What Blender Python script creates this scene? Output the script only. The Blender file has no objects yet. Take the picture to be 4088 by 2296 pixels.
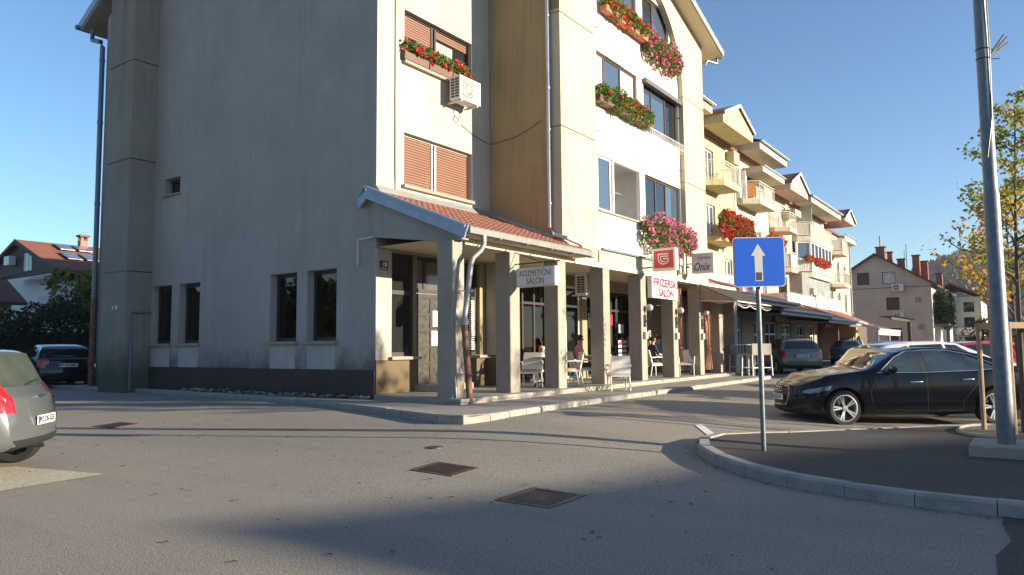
import bpy, bmesh, math, random
from mathutils import Vector, Matrix, noise
random.seed(7)
R = math.radians
sc = bpy.context.scene
col = sc.collection

# ------------------------------------------------------------------ camera
cam_d = bpy.data.cameras.new('camera'); cam = bpy.data.objects.new('camera', cam_d); col.objects.link(cam)
cam_d.sensor_width = 36.0; cam_d.lens = 25.79; cam_d.clip_start = 0.05; cam_d.clip_end = 6000
cam.matrix_world = Matrix((( 0.5802, -0.0613, -0.8122, 0.0),
                           (-0.8144, -0.0539, -0.5778, 0.0),
                           (-0.0083,  0.9967, -0.0812, 1.45),
                           (0, 0, 0, 1)))
sc.camera = cam
# ------------------------------------------------------------------ sky + sun
SUN_EL, SUN_AZ = 12.5, 17.5          # azimuth measured from -Y towards +X
w = bpy.data.worlds.new('World'); sc.world = w; w.use_nodes = True
nt = w.node_tree; bg = nt.nodes['Background']
sky = nt.nodes.new('ShaderNodeTexSky'); sky.sky_type = 'NISHITA'; sky.sun_disc = False
sky.sun_elevation = R(SUN_EL)
sdir = Vector((math.sin(R(SUN_AZ)) * math.cos(R(SUN_EL)), -math.cos(R(SUN_AZ)) * math.cos(R(SUN_EL)), math.sin(R(SUN_EL))))
sky.sun_rotation = math.atan2(sdir.x, sdir.y)
sky.air_density = 1.0; sky.dust_density = 0.15; sky.ozone_density = 3.8
nt.links.new(sky.outputs[0], bg.inputs[0]); bg.inputs[1].default_value = 0.09
sl = bpy.data.lights.new('sun', 'SUN'); so = bpy.data.objects.new('sun', sl); col.objects.link(so)
sl.energy = 5.0; sl.angle = R(0.53); sl.color = (1.0, 0.87, 0.67)
so.rotation_euler = sdir.to_track_quat('Z', 'Y').to_euler()
sc.view_settings.view_transform = 'Standard'; sc.view_settings.look = 'None'
sc.view_settings.exposure = 1.36; sc.view_settings.gamma = 1.0
sc.cycles.max_bounces = 6; sc.cycles.transparent_max_bounces = 12
try:
    sc.cycles.use_denoising = True
except Exception:
    pass

HAZE = 0.0002
# ------------------------------------------------------------------ materials
MATS = {}
def _nt(name):
    m = bpy.data.materials.new(name); m.use_nodes = True
    return m, m.node_tree, m.node_tree.nodes['Principled BSDF']
def _noise(t, vec, scale, detail=4, rough=.6):
    n = t.nodes.new('ShaderNodeTexNoise'); n.inputs['Scale'].default_value = scale
    n.inputs['Detail'].default_value = detail; n.inputs['Roughness'].default_value = rough
    if vec is not None: t.links.new(vec, n.inputs['Vector'])
    return n
def _map(t, src, s):
    m = t.nodes.new('ShaderNodeMapping'); m.inputs['Scale'].default_value = s
    t.links.new(src, m.inputs['Vector']); return m.outputs[0]
def _ramp(t, fac, p0, p1, c0=(0, 0, 0, 1), c1=(1, 1, 1, 1)):
    r = t.nodes.new('ShaderNodeValToRGB'); e = r.color_ramp.elements
    e[0].position = p0; e[1].position = p1; e[0].color = c0; e[1].color = c1
    t.links.new(fac, r.inputs[0]); return r.outputs[0]
def _mix(t, a, b, fac, mode='MIX'):
    m = t.nodes.new('ShaderNodeMix'); m.data_type = 'RGBA'; m.blend_type = mode
    for s, v in ((6, a), (7, b), (0, fac)):
        if hasattr(v, 'links') or isinstance(v, bpy.types.NodeSocket): t.links.new(v, m.inputs[s])
        elif s == 0: m.inputs[0].default_value = v
        else: m.inputs[s].default_value = (*v[:3], 1)
    return m.outputs[2]
def mat(name, c=(.5, .5, .5), rough=.6, metal=0, var=.12, vs=2.5, bump=0, bs=90, streak=0, streakc=None,
        coat=0, spec=.5, grime=0, grimec=(.05, .045, .035), speck=0, emit=0, dist=.01):
    if name in MATS: return MATS[name]
    m, t, p = _nt(name); MATS[name] = m
    tc = t.nodes.new('ShaderNodeTexCoord').outputs['Object']
    p.inputs['Roughness'].default_value = rough; p.inputs['Metallic'].default_value = metal
    p.inputs['Coat Weight'].default_value = coat; p.inputs['Coat Roughness'].default_value = .04
    p.inputs['Specular IOR Level'].default_value = spec
    cur = None
    if var:
        n = _noise(t, tc, vs, 5)
        cur = _mix(t, [x * (1 - var) for x in c], [min(1, x * (1 + var)) for x in c], _ramp(t, n.outputs[0], .3, .7))
    else:
        p.inputs['Base Color'].default_value = (*c, 1)
    if streak:
        n = _noise(t, _map(t, tc, (5, 5, .22)), 1.0, 6, .65)
        cur = _mix(t, cur or c, streakc or [x * .45 for x in c], _mulv(t, _ramp(t, n.outputs[0], .42, .75), streak))
    if grime:
        n = _noise(t, tc, .55, 8, .7)
        cur = _mix(t, cur or c, grimec, _mulv(t, _ramp(t, n.outputs[0], .5, .72), grime))
    if speck:
        n = _noise(t, tc, 260, 2, .8)
        cur = _mix(t, cur or c, [min(1, x * 2.4) for x in c], _mulv(t, _ramp(t, n.outputs[0], .55, .72), speck))
        n = _noise(t, tc, 190, 2, .8)
        cur = _mix(t, cur, [x * .3 for x in c], _mulv(t, _ramp(t, n.outputs[0], .56, .75), speck))
    if cur: t.links.new(cur, p.inputs['Base Color'])
    if bump:
        n = _noise(t, tc, bs, 6, .65); b = t.nodes.new('ShaderNodeBump')
        b.inputs['Strength'].default_value = bump; b.inputs['Distance'].default_value = dist
        t.links.new(n.outputs[0], b.inputs['Height']); t.links.new(b.outputs[0], p.inputs['Normal'])
    if emit:
        p.inputs['Emission Color'].default_value = (*c, 1); p.inputs['Emission Strength'].default_value = emit
    return m
def _mulv(t, s, v):
    m = t.nodes.new('ShaderNodeMath'); m.operation = 'MULTIPLY'; t.links.new(s, m.inputs[0]); m.inputs[1].default_value = v
    return m.outputs[0]
def leafmat(name, cols, scale=6, trans=.35, rough=.55):
    if name in MATS: return MATS[name]
    m, t, p = _nt(name); MATS[name] = m
    tc = t.nodes.new('ShaderNodeTexCoord').outputs['Object']
    n = _noise(t, tc, scale, 3, .8)
    r = t.nodes.new('ShaderNodeValToRGB'); e = r.color_ramp.elements
    while len(e) < len(cols): e.new(.5)
    for i, c in enumerate(cols):
        e[i].position = .3 + .4 * i / max(1, len(cols) - 1); e[i].color = (*c, 1)
    t.links.new(n.outputs[0], r.inputs[0])
    t.links.new(r.outputs[0], p.inputs['Base Color']); p.inputs['Roughness'].default_value = rough
    p.inputs['Specular IOR Level'].default_value = .3
    tr = t.nodes.new('ShaderNodeBsdfTranslucent'); t.links.new(r.outputs[0], tr.inputs[0])
    mx = t.nodes.new('ShaderNodeMixShader'); mx.inputs[0].default_value = trans
    t.links.new(p.outputs[0], mx.inputs[1]); t.links.new(tr.outputs[0], mx.inputs[2])
    t.links.new(mx.outputs[0], t.nodes['Material Output'].inputs[0])
    return m
def clearglass(name, tint=(.8, .9, .88), rough=.0, fac=.75):
    """thin glazing: mostly see-through, reflecting by Fresnel"""
    if name in MATS: return MATS[name]
    m, t, p = _nt(name); MATS[name] = m
    g = t.nodes.new('ShaderNodeBsdfGlossy'); g.inputs['Roughness'].default_value = .02
    tr = t.nodes.new('ShaderNodeBsdfTransparent'); tr.inputs[0].default_value = (*[x * fac for x in tint], 1)
    fr = t.nodes.new('ShaderNodeFresnel'); fr.inputs[0].default_value = 1.6
    mx = t.nodes.new('ShaderNodeMixShader'); t.links.new(fr.outputs[0], mx.inputs[0])
    t.links.new(tr.outputs[0], mx.inputs[1]); t.links.new(g.outputs[0], mx.inputs[2])
    t.links.new(mx.outputs[0], t.nodes['Material Output'].inputs[0])
    return m

def render_mat(name, c, stain, splash=None, sz=(0, 1), bump=.7):
    """old scratch render: blotches, thin rain streaks, patch repairs, dirt splashed up from the ground"""
    m, t, p = _nt(name); MATS[name] = m; tc = t.nodes.new('ShaderNodeTexCoord').outputs['Object']; p.inputs['Roughness'].default_value = .92; p.inputs['Specular IOR Level'].default_value = .2
    cur = _mix(t, [x * .88 for x in c], [x * 1.10 for x in c], _ramp(t, _noise(t, tc, .5, 7, .62).outputs[0], .32, .68))
    cur = _mix(t, cur, stain, _mulv(t, _ramp(t, _noise(t, _map(t, tc, (9, 9, .5)), 1.0, 6, .7).outputs[0], .5, .78), .5))
    cur = _mix(t, cur, stain, _mulv(t, _ramp(t, _noise(t, _map(t, tc, (1.6, 1.6, .10)), 1.0, 5, .65).outputs[0], .52, .74), .55))
    cur = _mix(t, cur, [min(1, x * 1.3) for x in c], _mulv(t, _ramp(t, _noise(t, tc, 1.1, 4, .5).outputs[0], .66, .74), .3))
    if splash:
        sp = t.nodes.new('ShaderNodeSeparateXYZ'); t.links.new(tc, sp.inputs[0]); n = _noise(t, tc, 2.2, 6, .7)
        a = t.nodes.new('ShaderNodeMath'); a.operation = 'MULTIPLY_ADD'; t.links.new(n.outputs[0], a.inputs[0]); a.inputs[1].default_value = -1.6; t.links.new(sp.outputs[2], a.inputs[2])
        cur = _mix(t, splash, cur, _ramp(t, a.outputs[0], sz[0], sz[1]))
    t.links.new(cur, p.inputs['Base Color'])
    b = t.nodes.new('ShaderNodeBump'); b.inputs['Strength'].default_value = bump; b.inputs['Distance'].default_value = .012; t.links.new(_noise(t, _map(t, tc, (1, 1, .45)), 55, 5, .7).outputs[0], b.inputs['Height']); t.links.new(b.outputs[0], p.inputs['Normal'])
    return m
stucco_grey = render_mat('stucco_grey', (.35, .33, .30), (.235, .225, .205), (.15, .145, .13), (.1, .75))
stucco_cream = render_mat('stucco_cream', (.41, .39, .335), (.29, .27, .21))
stucco_white = mat('stucco_white', (.78, .75, .66), .9, var=.04, vs=2, bump=.25, bs=70, streak=.12, streakc=(.6, .55, .42))
stucco_yellow = render_mat('stucco_yellow', (.48, .43, .31), (.37, .32, .21), None, (0, 1), .45)
stucco_ochre = render_mat('stucco_ochre', (.34, .26, .145), (.15, .125, .08))
stack_m = render_mat('stack_render', (.255, .235, .205), (.13, .13, .11), (.09, .10, .07), (.0, .9), 1.0)
plinth_brown = mat('plinth_brown', (.055, .038, .03), .85, var=.25, vs=1.2, bump=.3, bs=60, streak=.5, streakc=(.035, .03, .028))
dado_brown = mat('dado_brown', (.125, .088, .046), .85, var=.12, vs=2, bump=.4, bs=70)
concrete = mat('concrete', (.30, .262, .21), .9, var=.12, vs=3, bump=.4, bs=60, grime=.3, grimec=(.25, .21, .16), speck=.15)
soffit_m = mat('soffit_render', (.62, .53, .38), .9, var=.05, bump=.2, bs=60)
kerb_m = mat('kerb_concrete', (.30, .28, .245), .9, var=.22, vs=5, bump=.8, bs=40, grime=.6, grimec=(.2, .18, .15), speck=.25)
tile_m = mat('clay_tile', (.27, .11, .072), .85, var=.28, vs=4, bump=.3, bs=60, grime=.4, grimec=(.16, .08, .05))
roof_dark = mat('roof_tile_dark', (.20, .07, .045), .8, var=.25, vs=5, bump=.3)
zinc = mat('zinc_sheet', (.42, .44, .47), .45, .6, var=.15, vs=5)
zinc_pale = mat('zinc_pale', (.30, .295, .28), .5, .3, var=.10, vs=5)
fascia_m = mat('fascia_metal', (.30, .35, .42), .5, .4, var=.12, vs=3)
rust_m = mat('rusty_cast_iron', (.20, .10, .07), .75, .3, var=.35, vs=9, bump=.4, bs=40)
wood_dark = mat('dark_wood', (.034, .02, .014), .5, var=.2, vs=8)
black_m = mat('black_paint', (.02, .02, .02), .45, var=0)
white_p = mat('white_plastic', (.62, .60, .56), .4, var=.03)
offwhite = mat('off_white', (.62, .60, .55), .55, var=.06)
steel_galv = mat('galvanised_steel', (.15, .165, .18), .5, .5, var=.22, vs=14, bump=.08, bs=30)
glass_dark = mat('dark_glass', (.015, .018, .02), .04, var=0, spec=.8)
glass_sky = mat('painted_sky_glass', (.05, .075, .11), .03, var=0, spec=1.0, coat=.6)  # blue base colour paints the sky's reflection into the panes
interior_m = mat('dark_interior', (.05, .042, .035), .9, var=.3)
blind_m = mat('blind', (.62, .62, .60), .7, var=.05)
def asphalt_mat(name, c, grain=1.0, rough=.88):
    m, t, p = _nt(name); MATS[name] = m; tc = t.nodes.new('ShaderNodeTexCoord').outputs['Object']; p.inputs['Roughness'].default_value = rough; p.inputs['Specular IOR Level'].default_value = .35
    cur = _mix(t, [x * .86 for x in c], [x * 1.12 for x in c], _ramp(t, _noise(t, tc, .35, 6, .6).outputs[0], .3, .7))
    # traffic-worn lanes and blotches
    cur = _mix(t, cur, [x * .72 for x in c], _mulv(t, _ramp(t, _noise(t, _map(t, tc, (1.3, .16, 1)), 1.0, 5, .6).outputs[0], .46, .7), .8))
    cur = _mix(t, cur, [x * .45 for x in c], _mulv(t, _ramp(t, _noise(t, tc, 1.7, 3, .5).outputs[0], .66, .76), .6))
    # stone grain
    for sc_, lo, hi, f, k in ((75, .52, .64, 1.9, .8), (58, .53, .66, .38, .8), (33, .56, .7, 1.5, .4), (170, .52, .7, 1.5, .5)):
        n = _noise(t, tc, sc_, 2, .75); cur = _mix(t, cur, [min(1, x * f) for x in c], _mulv(t, _ramp(t, n.outputs[0], lo, hi), min(1, k * grain)))
    t.links.new(cur, p.inputs['Base Color'])
    b = t.nodes.new('ShaderNodeBump'); b.inputs['Strength'].default_value = .9; b.inputs['Distance'].default_value = .008; t.links.new(_noise(t, tc, 75, 4, .7).outputs[0], b.inputs['Height']); t.links.new(b.outputs[0], p.inputs['Normal'])
    return m
asphalt = asphalt_mat('asphalt', (.25, .218, .178), 1.2)
asphalt_new = asphalt_mat('asphalt_new', (.062, .056, .051), 1.0)
paver_m = mat('pavement_concrete', (.26, .235, .20), .9, var=.15, vs=2, bump=.6, bs=110, grime=.35, grimec=(.15, .13, .105), speck=.4)

# ------------------------------------------------------------------ mesh helpers
class MB:
    def __init__(s): s.v = []; s.f = []; s.sm = False
    def add(s, vs, fs):
        b = len(s.v); s.v += [tuple(x) for x in vs]; s.f += [tuple(b + i for i in f) for f in fs]; return s
    def quad(s, a, b, c, d): return s.add([a, b, c, d], [(0, 1, 2, 3)])
    def poly(s, pts): return s.add(pts, [tuple(range(len(pts)))])
    def box(s, x0, x1, y0, y1, z0, z1):
        return s.add([(x0, y0, z0), (x1, y0, z0), (x1, y1, z0), (x0, y1, z0), (x0, y0, z1), (x1, y0, z1), (x1, y1, z1), (x0, y1, z1)],
                     [(0, 3, 2, 1), (4, 5, 6, 7), (0, 1, 5, 4), (1, 2, 6, 5), (2, 3, 7, 6), (3, 0, 4, 7)])
    def bar(s, p, q, wd, ht=None, up=(0, 0, 1)):
        p = Vector(p); q = Vector(q); d = (q - p).normalized(); ht = ht or wd
        u = Vector(up)
        if abs(d.dot(u)) > .98: u = Vector((1, 0, 0))
        a = d.cross(u).normalized() * wd / 2; b = a.cross(d).normalized() * ht / 2
        vs = [p - a - b, p + a - b, p + a + b, p - a + b, q - a - b, q + a - b, q + a + b, q - a + b]
        return s.add(vs, [(0, 1, 2, 3), (7, 6, 5, 4), (0, 4, 5, 1), (1, 5, 6, 2), (2, 6, 7, 3), (3, 7, 4, 0)])
    def prism(s, pts, vec):
        n = len(pts); vec = Vector(vec); P = [Vector(p) for p in pts]
        return s.add(P + [p + vec for p in P], [tuple(range(n))[::-1], tuple(range(n, 2 * n))] + [(i, (i + 1) % n, n + (i + 1) % n, n + i) for i in range(n)])
    def tube(s, path, r, n=8, cap=True):
        P = [Vector(p) for p in path]; rs = r if isinstance(r, (list, tuple)) else [r] * len(P)
        vs = []; fs = []; ref = Vector((.13, .27, .95))
        for i, p in enumerate(P):
            d = (P[min(i + 1, len(P) - 1)] - P[max(i - 1, 0)]).normalized()
            if abs(d.dot(ref)) > .97: a = d.cross(Vector((1, .1, 0))).normalized()
            else: a = d.cross(ref).normalized()
            b = d.cross(a)
            for k in range(n):
                t = 2 * math.pi * k / n; vs.append(p + (a * math.cos(t) + b * math.sin(t)) * rs[i])
        for i in range(len(P) - 1):
            for k in range(n):
                k2 = (k + 1) % n; fs.append((i * n + k, i * n + k2, (i + 1) * n + k2, (i + 1) * n + k))
        if cap: fs += [tuple(range(n))[::-1], tuple(range((len(P) - 1) * n, len(P) * n))]
        s.sm = True
        return s.add(vs, fs)
    def lathe(s, prof, c, axis='z', n=16):
        vs = []; fs = []; c = Vector(c)
        for r, h in prof:
            for k in range(n):
                t = 2 * math.pi * k / n; a, b = r * math.cos(t), r * math.sin(t)
                vs.append(c + (Vector((a, b, h)) if axis == 'z' else Vector((b, h, a)) if axis == 'y' else Vector((h, a, b))))
        for i in range(len(prof) - 1):
            for k in range(n):
                k2 = (k + 1) % n; fs.append((i * n + k, i * n + k2, (i + 1) * n + k2, (i + 1) * n + k))
        s.sm = True
        return s.add(vs, fs)
    def ball(s, c, r, n=10, sz=1):
        pr = [(r * math.sin(math.pi * i / n) + 1e-4, -r * sz * math.cos(math.pi * i / n)) for i in range(n + 1)]
        return s.lathe(pr, c, 'z', n + 2)
    def mesh(s, name):
        me = bpy.data.meshes.new(name); me.from_pydata(s.v, [], s.f); me.update()
        if s.sm:
            me.shade_smooth()
            try: me.set_sharp_from_angle(angle=R(38))
            except Exception: pass
        return me
    def build(s, name, m, parent=None, kind=None):
        return link(name, s.mesh(name), m, parent, kind)
INV = {}
def link(name, me, m=None, parent=None, kind=None, loc=None):
    o = bpy.data.objects.new(name, me); col.objects.link(o)
    if m is not None:
        if me.materials: me.materials[0] = m
        else: me.materials.append(m)
    if parent is not None:
        o.parent = parent
        if parent.name in INV: o.matrix_parent_inverse = INV[parent.name]
    if loc is not None: o.location = loc
    if kind: o['kind'] = kind
    return o
def thing(name, label, cat, loc=(0, 0, 0), rz=0, group=None, local=False):
    o = bpy.data.objects.new(name, None); col.objects.link(o); o.empty_display_size = .2
    o.location = loc; o.rotation_euler = (0, 0, rz); o['label'] = label; o['category'] = cat
    if group: o['group'] = group
    if not local: INV[o.name] = (Matrix.Translation(Vector(loc)) @ Matrix.Rotation(rz, 4, 'Z')).inverted()
    return o
def tag(o, label, cat, group=None):
    o['label'] = label; o['category'] = cat
    if group: o['group'] = group
    return o
def struct(o): o['kind'] = 'structure'; return o
def copy_tree(o, parent=None):
    c = o.copy(); col.objects.link(c)
    if parent is not None: c.parent = parent
    for ch in list(o.children): copy_tree(ch, c)
    return c
def bevel_box(x0, x1, y0, y1, z0, z1, b=.01):
    """box with chamfered vertical edges and chamfered top"""
    m = MB(); r = []
    def ring(i, z):
        return [(x0 + i + b, y0 + i, z), (x1 - i - b, y0 + i, z), (x1 - i, y0 + i + b, z), (x1 - i, y1 - i - b, z), (x1 - i - b, y1 - i, z), (x0 + i + b, y1 - i, z), (x0 + i, y1 - i - b, z), (x0 + i, y0 + i + b, z)]
    rings = [ring(0, z0), ring(0, z1 - b), ring(b, z1)]
    vs = sum(rings, []); fs = [tuple(range(8))[::-1], tuple(range(16, 24))]
    for k in range(2):
        for i in range(8): j = (i + 1) % 8; fs.append((k * 8 + i, k * 8 + j, k * 8 + 8 + j, k * 8 + 8 + i))
    return m.add(vs, fs)
def text_mesh(body, size=1, bold=0, ex=.002, shear=0, spacing=1.0, sx=1.0):
    cu = bpy.data.curves.new('t', 'FONT'); cu.body = body; cu.size = size; cu.align_x = 'CENTER'; cu.align_y = 'CENTER'
    cu.extrude = ex; cu.offset = bold; cu.shear = shear; cu.space_character = spacing; cu.resolution_u = 3
    o = bpy.data.objects.new('t', cu); col.objects.link(o)
    dg = bpy.context.evaluated_depsgraph_get(); me = bpy.data.meshes.new_from_object(o.evaluated_get(dg))
    bpy.data.objects.remove(o); bpy.data.curves.remove(cu)
    if sx != 1: me.transform(Matrix.Diagonal((sx, 1, 1, 1)))
    return me
def place_text(name, body, size, org, ux, uy, m, parent, fit=None, heavy=0, **k):
    """lettering at org with text-x along ux and text-y along uy (proud along ux x uy)"""
    me = text_mesh(body, size, **k)
    if fit:
        xs_ = [v.co.x for v in me.vertices]; ys_ = [v.co.y for v in me.vertices]
        a, b, c, d = min(xs_), max(xs_), min(ys_), max(ys_); me.transform(Matrix.Diagonal((fit[0] / (b - a), fit[1] / (d - c), 1, 1)) @ Matrix.Translation((-(a + b) / 2, -(c + d) / 2, 0)))
    ux = Vector(ux).normalized(); uy = Vector(uy).normalized(); n = ux.cross(uy)
    M = Matrix((( ux.x, uy.x, n.x, org[0]), (ux.y, uy.y, n.y, org[1]), (ux.z, uy.z, n.z, org[2]), (0, 0, 0, 1)))
    if heavy:
        bmh = bmesh.new()
        for q, (dx, dy) in enumerate(((0, 0), (heavy, 0), (-heavy, 0), (0, heavy), (0, -heavy))):
            m2 = me.copy(); m2.transform(Matrix.Translation((dx, dy, .0007 * q))); bmh.from_mesh(m2); bpy.data.meshes.remove(m2)
        bmh.to_mesh(me); bmh.free()
    me.transform(M); me.name = name
    return link(name, me, m, parent)
def leaves(pts, size, m, name, parent, kind='stuff', aspect=.7, up=0, fold=False):
    """one mesh of leaf-sized quads at pts"""
    mb = MB(); rnd = random.random
    for p in pts:
        p = Vector(p); s = size * (.6 + .8 * rnd())
        d = Vector((rnd() - .5, rnd() - .5, rnd() - .5 + up)).normalized(); e = d.orthogonal().normalized()
        e = Matrix.Rotation(rnd() * 6.28, 3, d) @ e; f = d.cross(e)
        a = e * s; b = f * s * aspect
        mb.add([p - a, p - b * .8 + a * .1, p + a, p + b * .8 + a * .1], [(0, 1, 2, 3)])
    return mb.build(name, m, parent, kind)
def g(x, y):
    dx = max(10.4 - x, 0); dy = max(7.4 - y, 0); t = min(1, max(0, 1 - math.hypot(dx, dy) / 6))
    return .29 * t * t * (3 - 2 * t)
# walls: axis 'x' = plane x=c facing -x, u=y ; axis 'y' = plane y=c facing -y, u=x ; depth goes inward
def PT(ax, c, u, v, d=0): return (c + d, u, v) if ax == 'x' else (u, c + d, v)
def pbox(mb, ax, c, u0, u1, v0, v1, d0, d1):
    if ax == 'x': return mb.box(c + d0, c + d1, u0, u1, v0, v1)
    return mb.box(u0, u1, c + d0, c + d1, v0, v1)
def wall(name, ax, c, u0, u1, v0, v1, holes, rd, m, parent):
    us = sorted({u0, u1, *[h[0] for h in holes], *[h[1] for h in holes]}); vs = sorted({v0, v1, *[h[2] for h in holes], *[h[3] for h in holes]})
    us = [u for u in us if u0 - 1e-6 <= u <= u1 + 1e-6]; vs = [v for v in vs if v0 - 1e-6 <= v <= v1 + 1e-6]
    mb = MB()
    for i in range(len(us) - 1):
        for j in range(len(vs) - 1):
            a, b, cc, dd = us[i], us[i + 1], vs[j], vs[j + 1]; mu, mv = (a + b) / 2, (cc + dd) / 2
            if any(h[0] < mu < h[1] and h[2] < mv < h[3] for h in holes): continue
            mb.quad(PT(ax, c, a, cc), PT(ax, c, b, cc), PT(ax, c, b, dd), PT(ax, c, a, dd))
    for h in holes:
        a, b, cc, dd = h[:4]
        for (p, q) in (((a, cc), (b, cc)), ((b, cc), (b, dd)), ((b, dd), (a, dd)), ((a, dd), (a, cc))):
            mb.quad(PT(ax, c, *p), PT(ax, c, *q), PT(ax, c, *q, rd), PT(ax, c, *p, rd))
    return mb.build(name, m, parent)
def window(ax, c, u0, u1, v0, v1, d, parent, fm, pm, mull=(), trans=(), fw=.06, sill=None, sillm=None, name='window', th=.05):
    """frame mesh with panes (and sill) below it; mull/trans are fractions"""
    mb = MB()
    pbox(mb, ax, c, u0, u0 + fw, v0, v1, d, d + th); pbox(mb, ax, c, u1 - fw, u1, v0, v1, d, d + th)
    pbox(mb, ax, c, u0 + fw, u1 - fw, v0, v0 + fw, d, d + th); pbox(mb, ax, c, u0 + fw, u1 - fw, v1 - fw, v1, d, d + th)
    xs = [u0 + fw]; 
    for k in mull:
        x = u0 + (u1 - u0) * k; pbox(mb, ax, c, x - fw / 2, x + fw / 2, v0 + fw, v1 - fw, d - .002, d + th); xs += [x - fw / 2, x + fw / 2]
    xs.append(u1 - fw); zs = [v0 + fw]
    for k in trans:
        z = v0 + (v1 - v0) * k; pbox(mb, ax, c, u0 + fw, u1 - fw, z - fw / 2, z + fw / 2, d - .001, d + th - .003); zs += [z - fw / 2, z + fw / 2]
    zs.append(v1 - fw)
    fr = mb.build(name, fm, parent)
    for i in range(0, len(xs), 2):
        for j in range(0, len(zs), 2):
            p = MB(); pbox(p, ax, c, xs[i] - .004, xs[i + 1] + .004, zs[j] - .004, zs[j + 1] + .004, d + th * .45, d + th * .45 + .008)
            p.build('pane', pm[(i // 2) % len(pm)] if isinstance(pm, (list, tuple)) else pm, fr)
    if sill:
        s = MB(); pbox(s, ax, c, u0 - .06, u1 + .06, v0 - sill, v0 - .001, -.09, d + .02); s.build('sill', sillm or concrete, fr)
    return fr
# ------------------------------------------------------------------ ground
def lin(a, b, s):
    n = max(1, round((b - a) / s)); return [a + (b - a) * i / n for i in range(n)]
xs = [-3000, -900, -300, -120, -60] + lin(-40, -6, 4) + lin(-6, 30, .6) + lin(30, 130, 6) + [130, 300, 900, 3000]
ys = [-3000, -900, -300, -120, -60] + lin(-40, -8, 4) + lin(-8, 30, .6) + lin(30, 120, 6) + [120, 300, 900, 3000]
mb = MB(); nx = len(xs)
mb.v = [(x, y, g(x, y)) for y in ys for x in xs]
mb.f = [(j * nx + i, j * nx + i + 1, (j + 1) * nx + i + 1, (j + 1) * nx + i) for j in range(len(ys) - 1) for i in range(nx - 1)]
mb.sm = True
struct(mb.build('road', asphalt))
# newer asphalt strip at the lower right corner of the view
mb = MB(); pts = [(7.6, .28), (7.2, .30), (6.6, .22), (6.1, .30), (5.6, .27), (4.6, .22), (4.6, -6), (7.9, -6), (7.9, -.5)]
mb.poly([(x, y, g(x, y) + .008) for x, y in pts]); struct(mb.build('asphalt_patch', asphalt_new))

def smooth_path(pts, n=6):
    out = []; P = [Vector((*p, 0)) for p in pts]
    for i in range(len(P) - 1):
        p0 = P[max(i - 1, 0)]; p1 = P[i]; p2 = P[i + 1]; p3 = P[min(i + 2, len(P) - 1)]
        for k in range(n):
            t = k / n
            q = .5 * ((2 * p1) + (p2 - p0) * t + (2 * p0 - 5 * p1 + 4 * p2 - p3) * t * t + (3 * p1 - p0 - 3 * p2 + p3) * t ** 3)
            out.append(q)
    out.append(P[-1]); return out
def resample(path, step):
    out = [path[0]]; acc = 0
    for a, b in zip(path, path[1:]):
        L = (b - a).length; pos = 0
        while acc + (L - pos) >= step:
            pos += step - acc; acc = 0; out.append(a + (b - a) * (pos / L))
        acc += L - pos
    return out
def kerb(parent, path, step, width, zbot, ztop, side, m, gap=.012):
    """row of kerb stones along path; each its own piece"""
    P = resample(path, step)
    for a, b in zip(P, P[1:]):
        d = (b - a); L = d.length; d.normalize(); n = Vector((-d.y, d.x, 0)) * side
        a2 = a + d * gap * .5; b2 = b - d * gap * .5; j = random.uniform(-.006, .006); zt = lambda p: ztop(p) + j
        c = .025
        ring = []
        for p in (a2, b2):
            zb = zbot(p); z1 = zt(p)
            ring.append([(p.x, p.y, zb), (p.x, p.y, z1 - c), (p.x + n.x * c, p.y + n.y * c, z1), (p.x + n.x * width, p.y + n.y * width, z1), (p.x + n.x * width, p.y + n.y * width, zb)])
        mb = MB(); mb.add(ring[0] + ring[1], [(0, 1, 2, 3, 4), (9, 8, 7, 6, 5)] + [(i, i + 5, (i + 1) % 5 + 5, (i + 1) % 5) for i in range(5)])
        mb.build('kerb_stone', m, parent)
# pavement round the corner building
kp = smooth_path([(10.9, 27.5), (10.55, 25.0), (10.62, 19.6), (10.45, 15.9), (10.2, 13.07), (9.72, 10.7), (9.27, 8.95), (9.0, 7.95), (8.93, 7.55), (9.1, 7.28), (9.55, 7.2), (12.0, 7.33), (16.0, 7.42), (21, 7.47), (25.6, 7.5), (26.4, 7.75), (26.8, 8.4), (27.0, 9.6), (30, 9.9), (45, 10.4), (76, 10.6)], 8)
PZ = .39
pav_in = []
for i, p in enumerate(kp):
    d = (kp[min(i + 1, len(kp) - 1)] - kp[max(i - 1, 0)]).normalized(); n = Vector((-d.y, d.x, 0)); pav_in.append(p + n * .03)
mb = MB()
far = [Vector((p.x, 12.3, 0)) if p.x > 11.4 else Vector((11.6, max(p.y, 9.6), 0)) for p in pav_in]
for i in range(len(pav_in) - 1):
    a, b, c, d = pav_in[i], pav_in[i + 1], far[i + 1], far[i]
    mb.quad((a.x, a.y, PZ - .012), (b.x, b.y, PZ - .012), (c.x, c.y, PZ - .008), (d.x, d.y, PZ - .008))
pavement = struct(mb.build('pavement', paver_m))
kerb(pavement, kp, .55, .14, lambda p: .2, lambda p: PZ if not (8 < p.x < 9.1 and p.y < 8.2) else PZ, 1, kerb_m)
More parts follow.
